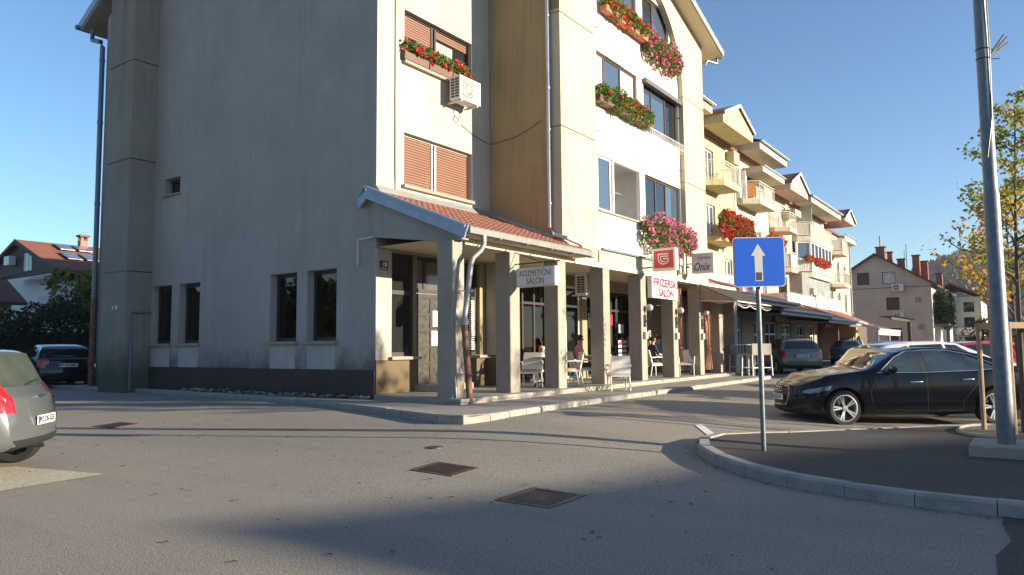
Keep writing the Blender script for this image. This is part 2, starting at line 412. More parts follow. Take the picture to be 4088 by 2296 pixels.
# traffic island
ip = smooth_path([(7.42, -4), (7.44, -1.5), (7.46, .15), (7.52, 1.06), (7.76, 1.95), (8.1, 2.6), (8.58, 3.2), (9.1, 3.6), (9.5, 3.76), (10.03, 3.8), (10.61, 3.58), (11.16, 3.2), (12.55, 2.42), (13.81, 1.53), (14.35, .95), (14.9, .1), (15.6, -1.2), (16.8, -4)], 8)
def iz(p): return g(p.x, p.y) + .13
inn = []
for i, p in enumerate(ip):
    d = (ip[min(i + 1, len(ip) - 1)] - ip[max(i - 1, 0)]).normalized(); n = Vector((d.y, -d.x, 0)); inn.append(p + n * .03)
h = len(inn) // 2; mb = MB()
N = len(inn)
for i in range(N // 2):
    a, b, c, d = inn[i], inn[i + 1], inn[N - 2 - i], inn[N - 1 - i]
    for k in range(6):
        f0, f1 = k / 6, (k + 1) / 6
        q = [a.lerp(d, f0), b.lerp(c, f0), b.lerp(c, f1), a.lerp(d, f1)]
        mb.quad(*[(p.x, p.y, iz(p) - .010) for p in q])
mb.sm = True
island = struct(mb.build('traffic_island', asphalt_new))
kerb(island, ip, .62, .145, lambda p: g(p.x, p.y) - .1, lambda p: iz(p), -1, kerb_m, .008)
# painted marks: parking tick by the island and worn stop-triangle by the silver car
paint = mat('road_paint', (.62, .60, .55), .8, var=.12, vs=12, bump=.4, bs=120)
def flat(name, pts, m, dz=.008):
    mb = MB(); mb.poly([(x, y, g(x, y) + dz) for x, y in pts]); return mb.build(name, m)
struct(flat('parking_mark', [(10.55, 3.98), (10.75, 3.93), (11.75, 4.55), (11.6, 4.62)], paint))
cobble = mat('pale_paving', (.46, .41, .31), .9, var=.35, vs=26, bump=1.0, bs=60, speck=.5, dist=.02)
struct(flat('pale_paving_patch', [(4.35, 8.98), (2.2, 8.7), (.2, 9.6), (.6, 11.6), (2.6, 11.3), (4.0, 10.55)], cobble, .009))
# manhole covers
iron = mat('cast_iron_cover', (.085, .06, .05), .6, .5, var=.25, vs=10, bump=.2)
iron2 = mat('cast_iron_grey', (.075, .07, .06), .55, .5, var=.25, vs=10, bump=.2)
def cover(label, x0, x1, y0, y1, m, kind, z=None):
    cxm, cym = (x0 + x1) / 2, (y0 + y1) / 2
    zz = lambda x, y: g(x, y) + .005
    t = thing('manhole_cover', label, 'manhole cover', (cxm, cym, g(cxm, cym)), group='iron covers in the road')
    mb = MB()
    for a, b, c, d in ((x0, x1, y0, y0 + .05), (x0, x1, y1 - .05, y1), (x0, x0 + .05, y0 + .05, y1 - .05), (x1 - .05, x1, y0 + .05, y1 - .05)):
        mb.prism([(a, c, zz(a, c) - .03), (b, c, zz(b, c) - .03), (b, d, zz(b, d) - .03), (a, d, zz(a, d) - .03)], (0, 0, .034))
    mb.build('rim', m, t)
    mb = MB(); mb.quad(*[(x, y, zz(x, y) - .003) for x, y in ((x0 + .05, y0 + .05), (x1 - .05, y0 + .05), (x1 - .05, y1 - .05), (x0 + .05, y1 - .05))])
    mb.build('plate', m, t)
    mb = MB()
    if kind == 'bars':
        n = 13
        for i in range(n):
            x = x0 + .08 + (x1 - x0 - .16) * i / (n - 1)
            mb.prism([(x - .009, y0 + .07, zz(x, y0) - .002), (x + .009, y0 + .07, zz(x, y0) - .002), (x + .009, y1 - .07, zz(x, y1) - .002), (x - .009, y1 - .07, zz(x, y1) - .002)], (0, 0, .008))
    else:
        n = 15
        for i in range(n):
            for j in range(n):
                if abs(i - 7) < 2 and abs(j - 7) < 2: continue
                x = x0 + .08 + (x1 - x0 - .16) * i / (n - 1); y = y0 + .08 + (y1 - y0 - .16) * j / (n - 1)
                z = zz(x, y) - .003; a = .013
                mb.add([(x - a, y - a, z), (x + a, y - a, z), (x + a, y + a, z), (x - a, y + a, z), (x, y, z + .009)], [(0, 1, 4), (1, 2, 4), (2, 3, 4), (3, 0, 4)])
    mb.build('tread_pattern', m, t, 'stuff')
cover('brown ribbed iron cover lying in the middle of the sunny road', 6.28, 6.77, 5.3, 5.93, iron, 'bars')
cover('grey studded iron cover at the edge of the foreground shadow', 5.67, 6.34, 3.64, 4.26, iron2, 'studs')
cover('reddish iron cover crossed by pole shadow near the silver car', 6.52, 7.03, 13.3, 13.98, mat('rusty_cover', (.10, .05, .04), .7, .2, var=.2), 'bars')
mb = MB(); mb.lathe([(.005, .012), (.09, .012), (.11, .006), (.115, -.01)], (7.42, 6.55, g(7.42, 6.55)), n=14)
tag(mb.build('valve_cap', iron2), 'tiny round iron cap in the road beyond the ribbed cover', 'valve cap')

# ------------------------------------------------------------------ corner building
XW, YW, YG = 11.03, 11.42, 9.2
PLZ = .485
cb = thing('corner_building', 'large grey and cream corner building with arched gable and column arcade', 'building', (XW, YW, .29))
LH = [(19.4, 20.42, 1.63, 3.25), (18.02, 19.02, 1.63, 3.25), (14.03, 15.03, 1.63, 3.25), (12.65, 13.66, 1.63, 3.25), (19.13, 19.95, 5.8, 6.28)]
wall('wall', 'x', XW, YW, 23.6, .25, 12.03, LH, .3, stucco_grey, cb)
mb = MB(); mb.poly([(XW, YW, 12.031), (XW, 23.6, 12.031), (XW, 17.5, 15.5)]); mb.build('gable_top', stucco_grey, cb)
mb = MB(); mb.box(XW - .025, XW - .001, YW + .002, 20.44, .25, .99); mb.build('plinth', plinth_brown, cb)
frame_dk = mat('brown_frame', (.035, .024, .018), .5, var=.15)
leftglass = clearglass('left_window_glass', fac=.6)
frost = mat('half_curtained_glass', (.13, .135, .13), .12, var=.15, vs=3, spec=.7)
for i, hh in enumerate(LH):
    a, b, c, d = hh
    if i < 4:
        fr = window('x', XW, a, b, c, d, .2, cb, frame_dk, leftglass, fw=.085, sill=.07, sillm=concrete)
        mb = MB(); mb.box(XW + .55, XW + .56, a - .3, b + .3, c - .3, d + .3); mb.build('room_back', interior_m, fr)
        mb = MB(); [mb.box(XW + .26, XW + .262, a + .1, b - .1, c + .9 + .05 * q, c + .935 + .05 * q) for q in range(13)]; mb.build('venetian_blind', mat('old_blind', (.16, .155, .14), .8), fr)
        mb = MB(); mb.box(XW + .232, XW + .236, a + .09, b - .09, c + .09, c + .52 + .25 * (i > 1)); mb.build('lower_blind', frost, fr)
        mb = MB()
        # pale runoff-free wall below each sill stays cleaner
    else:
        window('x', XW, a, b, c, d, .22, cb, frame_dk, glass_dark, fw=.06, sill=.03, sillm=stucco_grey)
clean = mat('stucco_clean', (.42, .405, .375), .9, var=.08, vs=3, bump=.4, bs=70, streak=.3, streakc=(.18, .175, .165))
for (a, b, c, d) in LH[:4]:
    mb = MB(); mb.box(XW - .004, XW - .0005, a + .03, b - .03, .992, c - .075); mb.build('pale_panel', clean, cb)
# stack
zj = [.25, 3.66, 6.85, 9.71, 17]
for i in range(4):
    mb = MB(); mb.box(10.3, XW - .001, 20.45, 21.85, zj[i] + (.014 if i else 0), zj[i + 1] - .014); mb.build('stack_segment', stack_m, cb)
mb = MB(); mb.box(10.325, XW - .001, 20.475, 21.83, .4, 16.9); mb.build('stack_core', black_m, cb)
mb = MB(); mb.box(10.29, 10.298, 20.9, 21.0, 2.6, 2.72); mb.box(10.285, 10.299, 21.1, 21.17, 2.6, 2.7); mb.build('junction_box', offwhite, cb)
mb = MB(); mb.tube([(10.45, 20.40, .35), (10.45, 20.40, 2.45), (10.46, 20.40, 2.5), (11.0, 20.40, 2.52)], .03, 6); mb.build('conduit', mat('blue_grey_pipe', (.12, .15, .19), .5), cb)
# far-left wall end, downpipe, roof
mb = MB(); mb.box(XW + .01, XW + .3, 23.3, 23.598, .25, 12.0); mb.build('corner_post', stucco_grey, cb)
zdark = mat('zinc_dark', (.16, .19, .24), .5, .5, var=.15, vs=6)
mb = MB(); mb.tube([(10.9, 23.55, 3.1), (10.9, 23.62, 11.05), (10.9, 23.75, 11.25), (10.9, 24.3, 11.45), (10.9, 24.35, 11.8)], .075, 10)
for z in (3.1, 6.0, 8.6, 10.6): mb.lathe([(.085, -.05), (.09, 0), (.085, .05)], (10.9, 23.55 + (z - 3.1) * .0088, z), n=10)
dp = mb.build('downpipe', zdark, cb)
mb = MB(); mb.tube([(10.9, 23.55, .25), (10.9, 23.55, 3.06)], .085, 10); mb.build('downpipe_foot', rust_m, cb)
def slab(mb, p0, p1, p2, p3, t):
    n = (Vector(p1) - Vector(p0)).cross(Vector(p3) - Vector(p0)).normalized()
    if n.z < 0: n = -n
    return mb.prism([p0, p1, p2, p3], -n * t)
mb = MB()
slab(mb, (10.7, 24.75, 11.98), (27, 24.75, 11.98), (27, 17.5, 15.95), (10.7, 17.5, 15.95), .2)
slab(mb, (10.7, 10.75, 12.35), (27, 10.75, 12.35), (27, 17.5, 15.95), (10.7, 17.5, 15.95), .2)
mb.build('roof', mat('roof_soffit', (.30, .27, .23), .8), cb)
mb = MB(); mb.bar((10.69, 24.78, 11.96), (10.69, 17.5, 15.93), .03, .24); mb.bar((10.69, 10.7, 12.3), (10.69, 17.5, 15.93), .03, .24); mb.build('verge_board', fascia_m, cb)
mb = MB(); mb.tube([(10.6, 24.82, 11.93), (27, 24.82, 11.93)], .08, 8); mb.build('gutter', zdark, cb)
# ---- recessed upper front wall and shutters
SH = [(11.88, 14.34, 8.0, 9.23), (11.88, 14.34, 5.12, 6.34)]
wall('wall', 'y', YW, XW, 15.08, 3.62, 12.03, SH, .22, stucco_cream, cb)
shut_m = mat('shutter_slats', (.185, .085, .052), .6, var=.10, vs=1.5)
def shutter(x0, x1, z0, z1, y, parent, m=shut_m, p=.062, name='shutter'):
    mb = MB(); n = int((z1 - z0) / p)
    for i in range(n):
        a = z0 + i * p; mb.add([(x0, y, a), (x1, y, a), (x1, y - .018, a + p * .3), (x0, y - .018, a + p * .3), (x0, y - .018, a + p * .88), (x1, y - .018, a + p * .88), (x0, y, a + p), (x1, y, a + p)],
                               [(0, 1, 2, 3), (3, 2, 5, 4), (4, 5, 7, 6)])
    return mb.build(name, m, parent)
for k, (a, b, c, d) in enumerate(SH):
    fr = MB(); f = .05
    for u0, u1 in ((a, a + .03), (12.93, 12.99), (13.05, 13.11), (b - .03, b)): fr.box(u0, u1, YW + .12, YW + .2, c, d)
    fr.box(a, b, YW + .121, YW + .2, d - .04, d - .001)
    fo = fr.build('window', frame_dk if k == 0 else mat('alu_frame', (.5, .48, .45), .4, .5), cb)
    shutter(a + .03, 12.93, c, d - .04, YW + .16, fo)
    if k == 1: shutter(13.11, b - .03, c, d - .04, YW + .16, fo)
    else:
        shutter(13.11, b - .03, d - .24, d - .04, YW + .16, fo)
        m2 = MB(); m2.box(13.11, b - .03, YW + .185, YW + .19, c, d - .24); m2.build('pane', glass_dark, fo)
        m2 = MB()
        for i in range(14):
            u = 13.16 + i * .045; m2.tube([(u, YW + .178, c + .02), (u + .01, YW + .178, d - .3)], .014, 5)
        m2.build('curtain', mat('net_curtain', (.6, .62, .55), .8), fo)
    m2 = MB(); m2.box(a - .07, b - .001, YW - .1, YW + .12, c - .07, c - .001); m2.build('sill', concrete, fo)
mb = MB(); mb.tube([(11.58, YW - .02, 12), (11.58, YW - .02, 7.2), (11.585, YW - .02, 5.4), (11.6, YW - .02, 4.9), (11.85, YW - .25, 4.68), (12.2, YW - .5, 4.5)], .017, 6); mb.build('cable', mat('cable_grey', (.28, .26, .22), .6), cb)
mb = MB(); mb.tube([(13.9, YW - .02, 7.0), (14.4, YW - .02, 6.85), (15.05, YW - .02, 6.75), (15.05, 11.3, 6.75), (15.05, 10.6, 6.8), (15.05, 10.1, 6.95), (15.05, 9.75, 7.1)], .007, 5); mb.build('cable', mat('cable_dark', (.06, .05, .04), .6), cb)
# ---- gable projection
wall('side_wall', 'x', 15.08, YG + .002, YW, 3.9, 12.3, [], .1, stucco_ochre, cb)
for z0, z1 in ((3.62, 6.855), (6.885, 9.755), (9.785, 9.86)):
    for x0, x1 in ((15.06, 16.82), (22.9, 24.75)):
        mb = MB(); mb.box(x0, x1, YG, YG + .3, z0, z1); mb.build('pilaster', stucco_yellow, cb)
mb = MB(); mb.box(15.1, 16.8, YG + .03, YG + .3, 3.7, 9.8); mb.box(22.92, 24.72, YG + .03, YG + .3, 3.7, 9.8); mb.build('pilaster_core', stucco_ochre, cb)
mb = MB(); mb.box(16.821, 22.899, YG - .04, YG + .3, 3.62, 3.98); mb.build('lower_band', stucco_yellow, cb)
mb = MB(); mb.box(16.9, 22.8, YG - .12, YG - .041, 3.98, 4.03); mb.build('ledge', zdark, cb)
AC0, AZ0, AR = 19.86, 9.86, 3.04
roofz = lambda x: 13.62 - abs(x - 19.9) * .315
mb = MB(); n = 40
for i in range(n):
    t0, t1 = math.pi * i / n, math.pi * (i + 1) / n
    p0 = (AC0 + AR * math.cos(t0), AZ0 + AR * math.sin(t0)); p1 = (AC0 + AR * math.cos(t1), AZ0 + AR * math.sin(t1))
    mb.quad((p0[0], YG, p0[1]), (p1[0], YG, p1[1]), (p1[0], YG, roofz(p1[0])), (p0[0], YG, roofz(p0[0])))
    mb.quad((p0[0], YG, p0[1]), (p1[0], YG, p1[1]), (p1[0], YG + .2, p1[1]), (p0[0], YG + .2, p0[1]))
for x0, x1 in ((15.06, AC0 - AR), (AC0 + AR, 24.75)):
    mb.quad((x0, YG, 9.861), (x1, YG, 9.861), (x1, YG, roofz(x1)), (x0, YG, roofz(x0)))
mb.quad((24.75, YG, 3.6), (24.75, YW, 3.6), (24.75, YW, 12.2), (24.75, YG, 12.05))
mb.build('arch_surround', stucco_yellow, cb)
YI = YG + .16
GH = [(17.2, 19.72, 8.22, 9.55), (20.15, 22.84, 7.98, 9.58), (17.2, 18.05, 5.12, 6.65), (18.12, 19.78, 5.12, 6.62), (20.12, 22.84, 5.12, 6.65), (17.5, 19.78, 10.95, 12.3), (20.2, 22.2, 11.0, 12.4)]
wall('arch_wall', 'y', YI, 16.82, 22.9, 3.98, 12.95, GH, .12, stucco_white, cb)
fr_br = mat('brown_alu', (.10, .055, .035), .4, .3, var=.1)
fr_wh = mat('white_pvc', (.75, .75, .74), .35, var=.02)
blindglass = mat('blind_behind_glass', (.50, .50, .47), .18, var=.04, spec=.8)
window('y', YI, *GH[0], .08, cb, fr_br, [blindglass, glass_sky, blindglass], mull=(.22, .62), fw=.06)
window('y', YI, *GH[1], .08, cb, fr_br, [glass_sky, glass_sky, glass_dark], mull=(.27, .66), fw=.06)
window('y', YI, *GH[2], .06, cb, fr_wh, glass_sky, fw=.07)
window('y', YI, *GH[4], .08, cb, fr_br, [glass_dark, glass_dark, glass_sky], mull=(.34, .62), fw=.06)
window('y', YI, *GH[5], .08, cb, fr_br, glass_sky, mull=(.4,), fw=.06)
window('y', YI, *GH[6], .08, cb, fr_br, [glass_dark, glass_sky], mull=(.45,), fw=.06)
a, b, c, d = GH[3]
mb = MB(); y1 = YI + 1.3
mb.quad((a, y1, c), (b, y1, c), (b, y1, d), (a, y1, d)); mb.quad((a, YI + .12, c), (a, y1, c), (a, y1, d), (a, YI + .12, d)); mb.quad((b, YI + .12, c), (b, y1, c), (b, y1, d), (b, YI + .12, d)); mb.quad((a, YI + .12, d), (b, YI + .12, d), (b, y1, d), (a, y1, d)); mb.quad((a, YI + .12, c), (b, YI + .12, c), (b, y1, c), (a, y1, c))
mb.build('loggia', mat('loggia_render', (.45, .44, .42), .9), cb)
mb = MB(); mb.box(a - .95, b + .1, YI - .07, YI - .001, c - .05, c - .001); mb.build('loggia_sill', concrete, cb)
mb = MB(); mb.tube([(a, YI + .5, 5.95), (b, YI + .55, 6.0)], .006, 4); mb.tube([(a, YI + .8, 5.95), (b, YI + .8, 6.0)], .006, 4); mb.build('washing_line', offwhite, cb)
mb = MB(); mb.box(20.1, 22.89, YI - .14, YI - .001, 9.46, 9.6); mb.build('awning_box', mat('awning_box_m', (.10, .09, .085), .5), cb)
# wire basket below the right second-floor window
mb = MB(); wire = mat('white_wire', (.7, .68, .63), .4, .2)
for z, y in ((7.98, -.02), (7.98, -.3), (7.80, -.28), (7.80, -.02)): mb.tube([(19.95, YI + y, z), (22.86, YI + y, z)], .011, 5)
for i in range(24):
    x = 20.0 + i * .123; mb.tube([(x, YI - .01, 7.98), (x, YI - .29, 7.98), (x, YI - .28, 7.80), (x, YI - .01, 7.80)], .006, 4)
mb.build('wire_basket', wire, cb)
for x, z in ((17.0, 10.05), (17.02, 7.2), (22.75, 7.25), (22.7, 9.0)):
    mb = MB(); mb.tube([(x, YI, z), (x + .02, YI - .14, z + .01)], .02, 6); mb.build('spout', zdark, cb)
# gable roof
mb = MB()
slab(mb, (14.55, 8.7, roofz(14.55) + .18), (14.55, 14, roofz(14.55) + .18), (19.9, 14, 13.8), (19.9, 8.7, 13.8), .16)
slab(mb, (25.55, 8.7, roofz(25.55) + .18), (25.55, 14, roofz(25.55) + .18), (19.9, 14, 13.8), (19.9, 8.7, 13.8), .16)
mb.build('gable_roof', soffit_m, cb)
mb = MB()
for x in (14.55, 25.55): mb.bar((x, 8.68, roofz(x) + .14), (19.9, 8.68, 13.76), .05, .22)
mb.build('gable_verge', zinc_pale, cb)
mb = MB(); mb.tube([(25.62, 8.72, 11.93), (25.62, 14, 11.93)], .075, 8); mb.tube([(25.5, 8.9, 11.88), (25.45, 8.9, 11.65), (24.85, 9.05, 11.6), (24.8, 9.1, 11.4)], .05, 8); mb.build('gable_gutter', zdark, cb)
mb = MB(); mb.tube([(15.0, 9.52, 12.0), (15.0, 9.52, 4.35), (15.0, 9.4, 4.16), (15.02, 9.05, 4.06), (15.4, 8.98, 3.98), (15.5, 8.92, 3.92), (15.5, 8.86, 3.72)], .055, 10)
for z in (11, 7.85, 4.95): mb.lathe([(.06, -.03), (.066, 0), (.06, .03)], (15.0, 9.52, z), n=10)
mb.build('downpipe', zinc, cb)
# ---- arcade ground floor
GSH = [(11.5, 12.28, 1.27, 3.56), (12.3, 13.72, .62, 3.56), (13.9, 14.64, 1.27, 3.56), (16.15, 17.95, .5, 3.3), (18.15, 19.8, .5, 3.3), (20.1, 24.4, .5, 3.25)]
shopwall = mat('shop_wall', (.30, .25, .15), .9, var=.08, bump=.3, bs=70, streak=.15)
wall('shop_wall', 'y', YW, XW + .001, 27.5, .45, 3.62, GSH, .22, shopwall, cb)
for a, b in ((XW - .001, 12.3), (13.75, 14.85), (15.4, 16.1)): mb = MB(); mb.box(a, b, YW - .035, YW - .001, PLZ, 1.2); mb.build('dado', dado_brown, cb)
mb = MB(); mb.box(11.42, 12.36, YW - .12, YW + .1, 1.2, 1.265); mb.build('shop_sill', concrete, cb)
mb = MB(); mb.box(13.75, 15.5, YW - .12, YW + .1, 1.2, 1.264); mb.build('shop_sill', concrete, cb)
mb = MB(); mb.box(XW + .0, 11.5, YW - .012, YW - .001, 1.2, 3.6); mb.build('number_pier', stucco_cream, cb)
mb = MB(); mb.box(14.86, 15.36, YW - .34, YW - .036, 1.265, 3.62); mb.build('shop_pier', stucco_cream, cb)
mb = MB(); mb.box(14.86, 15.36, YW - .34, YW - .036, PLZ, 1.199); mb.build('shop_pier_base', dado_brown, cb)
shop_gl = mat('shop_glass', (.018, .019, .018), .05, var=0, spec=.4)
window('y', YW, *GSH[0], .1, cb, wood_dark, shop_gl, trans=(.62,), fw=.09)
window('y', YW, *GSH[2], .1, cb, wood_dark, [shop_gl, shop_gl], mull=(.45,), trans=(.62,), fw=.08)
mb = MB()
for i in range(22): z = 1.4 + i * .057; mb.box(14.32, 14.54, YW + .094, YW + .098, z, z + .04)
mb.build('slat_blind', white_p, cb)
window('y', YW, 12.3, 13.72, 2.72, 3.56, .1, cb, wood_dark, mat('transom_glass', (.09, .09, .085), .1, var=.1, spec=.7), mull=(.27,), fw=.09)
# glazed entrance door: two columns of square panes
dr = MB(); dx0, dx1, dz0, dz1 = 12.36, 13.66, .64, 2.7
dr.box(dx0, dx1, YW + .1, YW + .15, dz0, dz0 + .1); dr.box(dx0, dx1, YW + .1, YW + .15, dz1 - .1, dz1)
dxs = [dx0, dx0 + .14, dx0 + .52, dx0 + .62, dx0 + 1.0, dx1 - .14, dx1]
for i in range(0, 7, 2): dr.box(dxs[i], dxs[min(i + 1, 6)] if i < 6 else dx1, YW + .1, YW + .15, dz0 + .1, dz1 - .1)
dr.box(dx1 - .14, dx1 - .0, YW + .101, YW + .151, dz0, dz1)
zz_ = [dz0 + .1 + (dz1 - dz0 - .2) * i / 5 for i in range(6)]
for z in zz_[1:-1]: dr.box(dx0 + .14, dx1 - .14, YW + .105, YW + .145, z - .03, z + .03)
do = dr.build('door', wood_dark, cb)
pg_m = mat('bottle_glass', (.075, .075, .06), .15, var=.5, vs=9, spec=.7)
for i in range(5):
    for (u0, u1) in ((dxs[1], dxs[2]), (dxs[3], dxs[4])):
        m2 = MB(); m2.box(u0, u1, YW + .12, YW + .13, zz_[i], zz_[i + 1]); m2.build('pane', pg_m, do)
m2 = MB(); m2.box(12.97, 13.2, YW + .096, YW + .1, 1.95, 2.32); m2.box(12.93, 13.22, YW + .096, YW + .1, 1.5, 1.85); m2.build('notice', mat('paper', (.75, .75, .72), .7), do)
m2 = MB(); m2.box(12.2, 13.85, YW - .42, YW - .036, PLZ, PLZ + .14); m2.build('door_step', concrete, cb)
# further shop fronts below the gable: glazing with things behind it
cg = clearglass('shop_clear_glass', fac=.55)
def backroom(x0, x1, z0, z1, d=2.2):
    mb = MB(); y0, y1 = YW + .23, YW + d
    mb.quad((x0, y1, z0), (x1, y1, z0), (x1, y1, z1), (x0, y1, z1)); mb.quad((x0, y0, z0), (x0, y1, z0), (x0, y1, z1), (x0, y0, z1)); mb.quad((x1, y0, z0), (x1, y1, z0), (x1, y1, z1), (x1, y0, z1))
    mb.quad((x0, y0, z1), (x1, y0, z1), (x1, y1, z1), (x0, y1, z1)); mb.quad((x0, y0, z0), (x1, y0, z0), (x1, y1, z0), (x0, y1, z0))
    mb.build('shop_interior', interior_m, cb)
for (a, b, c, d), mu, fm in ((GSH[3], (.3, .62), wood_dark), (GSH[4], (.5,), fr_wh), (GSH[5], (.2, .42, .6, .8), wood_dark)):
    window('y', YW, a, b, c, d, .1, cb, fm, cg, mull=mu, trans=(.78,), fw=.07); backroom(a, b, c, d)
rnd = random.Random(3)
pal = [(.6, .05, .04), (.75, .72, .66), (.1, .3, .12), (.7, .35, .05), (.15, .2, .45), (.55, .45, .3)]
for k in range(26):
    x = rnd.uniform(16.3, 17.7); z = .55 + .42 * rnd.randint(0, 5); wd = rnd.uniform(.05, .13); hh = rnd.uniform(.14, .3); y = YW + rnd.uniform(.5, 1.0)
    mb = MB(); mb.box(x, x + wd, y, y + .1, z, z + hh); mb.build('shop_goods', mat('goods%d' % (k % 6), pal[k % 6], .5), cb)
mb = MB()
for z in range(6): mb.box(16.2, 17.9, YW + .45, YW + 1.15, .5 + .42 * z, .53 + .42 * z)
mb.build('shop_shelf', offwhite, cb)
mb = MB(); mb.box(21.62, 21.95, YW + .08, YW + .09, 2.15, 2.5); mb.box(22.55, 22.75, YW + .08, YW + .09, 1.6, 1.72); mb.box(22.4, 22.6, YW + .08, YW + .09, 1.5, 1.6); mb.build('red_sticker', mat('red_sticker_m', (.6, .03, .04), .4), cb)
mb = MB()
for i in range(5): mb.box(22.35, 22.95, YW + .085, YW + .095, .95 + .15 * i, 1.05 + .15 * i)
mb.box(22.4, 22.75, YW + .085, YW + .095, 1.9, 2.2)
mb.build('pale_sticker', mat('pale_sticker_m', (.55, .56, .55), .5), cb)
mb = MB(); mb.box(15.55, 15.85, YW - .045, YW - .035, 1.75, 2.65); po = mb.build('poster', mat('poster_paper', (.72, .78, .85), .6), cb)
mb = MB()
for i in range(5): mb.box(15.59, 15.59 + .1 + .03 * (i % 3), YW - .05, YW - .046, 2.45 - i * .14, 2.53 - i * .14)
mb.build('poster_print', mat('poster_blue', (.12, .3, .6), .6), po)
# platform, columns, ceiling
mb = MB(); mb.prism([(10.72, 8.83, .25), (27.4, 8.83, .25), (27.4, YW, .25), (XW - .03, YW, .25), (10.72, 9.6, .25)], (0, 0, PLZ - .25 - .007)); mb.build('platform', concrete, cb)
xx = 10.7; rnd = random.Random(5)
while xx < 27.3:
    L = rnd.uniform(1.0, 1.3); e = min(xx + L, 27.42)
    mb = bevel_box(xx, e - .008, 8.80 + rnd.uniform(-.008, .008), 9.16, PLZ - .059, PLZ + rnd.uniform(-.003, .003), .012); mb.build('edge_slab', kerb_m, cb); xx += L
mb = MB(); mb.quad((10.75, 9.15, PLZ - .004), (27.4, 9.15, PLZ - .004), (27.4, YW, PLZ - .004), (XW - .02, YW, PLZ - .004)); mb.build('arcade_floor', paver_m, cb)
COLX = [10.84, 12.75, 14.69, 16.92, 19.16, 21.43, 23.6, 25.5, 27.1]
for i, x in enumerate(COLX):
    m2 = bevel_box(x, x + .36, 9.12, 9.52, .3 if i == 0 else PLZ - .003, 3.56, .012); m2.build('column', concrete, cb)
mb = MB(); mb.box(10.95, 27.4, 9.13, 9.5, 3.5, 3.615); mb.build('arcade_beam', soffit_m, cb)
mb = MB(); mb.box(10.95, 15.6, 8.76, 9.129, 3.625, 3.645); mb.build('eaves_soffit', soffit_m, cb)
mb = MB(); mb.quad((10.96, 9.2, 3.618), (27.5, 9.2, 3.618), (27.5, YW, 3.618), (XW, YW, 3.618)); mb.build('arcade_ceiling', soffit_m, cb)
mb = MB(); mb.prism([(10.93, YW + .001, 3.82), (10.93, YW + .001, 4.66), (10.93, 8.95, 3.74), (10.93, 8.95, 3.55), (10.93, 9.52, 3.56)], (.2, 0, 0)); mb.build('arcade_end_wall', stucco_grey, cb)
# lean-to roof with single tiles
RY0, RZ0, RY1, RZ1 = 8.74, 3.74, YW, 4.80
sl_ = math.atan2(RZ1 - RZ0, RY1 - RY0); sd = Vector((0, math.cos(sl_), math.sin(sl_))); sn = Vector((0, -math.sin(sl_), math.cos(sl_)))
mb = MB(); slab(mb, (10.8, RY0, RZ0 - .03), (15.08, RY0, RZ0 - .03), (15.08, RY1, RZ1 - .03), (10.8, RY1, RZ1 - .03), .1)
slab(mb, (15.081, RY0, RZ0 - .03), (15.6, RY0, RZ0 - .03), (15.6, YG - .001, RZ0 - .03 + (YG - RY0) * math.tan(sl_)), (15.081, YG - .001, RZ0 - .03 + (YG - RY0) * math.tan(sl_)), .1)
lr = mb.build('lean_to_roof', soffit_m, cb)
tw, tl = .178, .36; tm = MB(); prof = [(-.089, .0), (-.06, .034), (-.02, .05), (.02, .034), (.05, .008), (.075, .0), (.092, .012)]
for k, (u, hgt) in enumerate(prof):
    for s_, lift in ((0, .022), (tl + .05, 0)): tm.v.append(tuple(Vector((u, 0, 0)) + sd * s_ + sn * (hgt + lift)))
    for s_, lift in ((0, -.004),): tm.v.append(tuple(Vector((u, 0, 0)) + sd * s_ + sn * (hgt + lift)))
for k in range(len(prof) - 1):
    a = k * 3; b = a + 3; tm.f += [(a, b, b + 1, a + 1), (a + 2, b + 2, b, a)]
tm.sm = True; tme = tm.mesh('tile'); tme.materials.append(tile_m)
slope_len = math.hypot(RY1 - RY0, RZ1 - RZ0); nr = int(slope_len / tl)
for r in range(nr):
    for c in range(27):
        x = 10.9 + c * tw; p = Vector((x, RY0, RZ0)) + sd * (r * tl - .05)
        if x > 15.0 and p.y > YG - .3: continue
        o = bpy.data.objects.new('tile', tme); col.objects.link(o); o.parent = lr; o.location = p + Vector((random.uniform(-.004, .004), 0, random.uniform(-.004, .004))); o.rotation_euler = (0, 0, random.uniform(-.012, .012))
mb = MB(); mb.prism([(11.0, YW - .001, 4.98), (11.0, YW - .16, 4.80), (11.0, YW - .03, 4.80)], (4.07, 0, 0)); mb.prism([(15.075, YW, 4.95), (14.97, YW, 4.82), (15.07, YW, 4.82)], (0, YG - YW, -(YW - YG) * math.tan(sl_))); mb.build('flashing', zinc_pale, cb)
mb = MB(); mb.bar((10.78, 8.72, 3.66), (10.78, YW + .05, 4.78), .04, .26); mb.bar((10.76, 8.72, 3.76), (10.76, YW + .06, 4.89), .09, .05); mb.bar((10.8, YW + .05, 4.76), (10.98, YW + .5, 4.6), .04, .24); mb.bar((10.76, YW + .06, 4.89), (11.0, YW + .5, 4.72), .06, .04); mb.build('verge_fascia', fascia_m, cb)
xx = 10.82
for i in range(5):
    x1 = xx + .96; m2 = MB(); gp = [(0, .0), (0, .02), (-.015, -.11), (-.05, -.135), (-.11, -.12), (-.14, -.02), (-.15, .0), (-.125, -.02), (-.1, -.1), (-.05, -.115), (-.03, -.1), (-.015, 0)]
    m2.prism([(xx, 8.79 + a, 3.76 + b) for a, b in gp], (x1 - xx - .006, 0, 0)); m2.bar((x1 - .004, 8.72, 3.6), (x1 - .004, 8.72, 3.62), .17, .03); m2.build('gutter_length', zinc_pale, cb); xx = x1
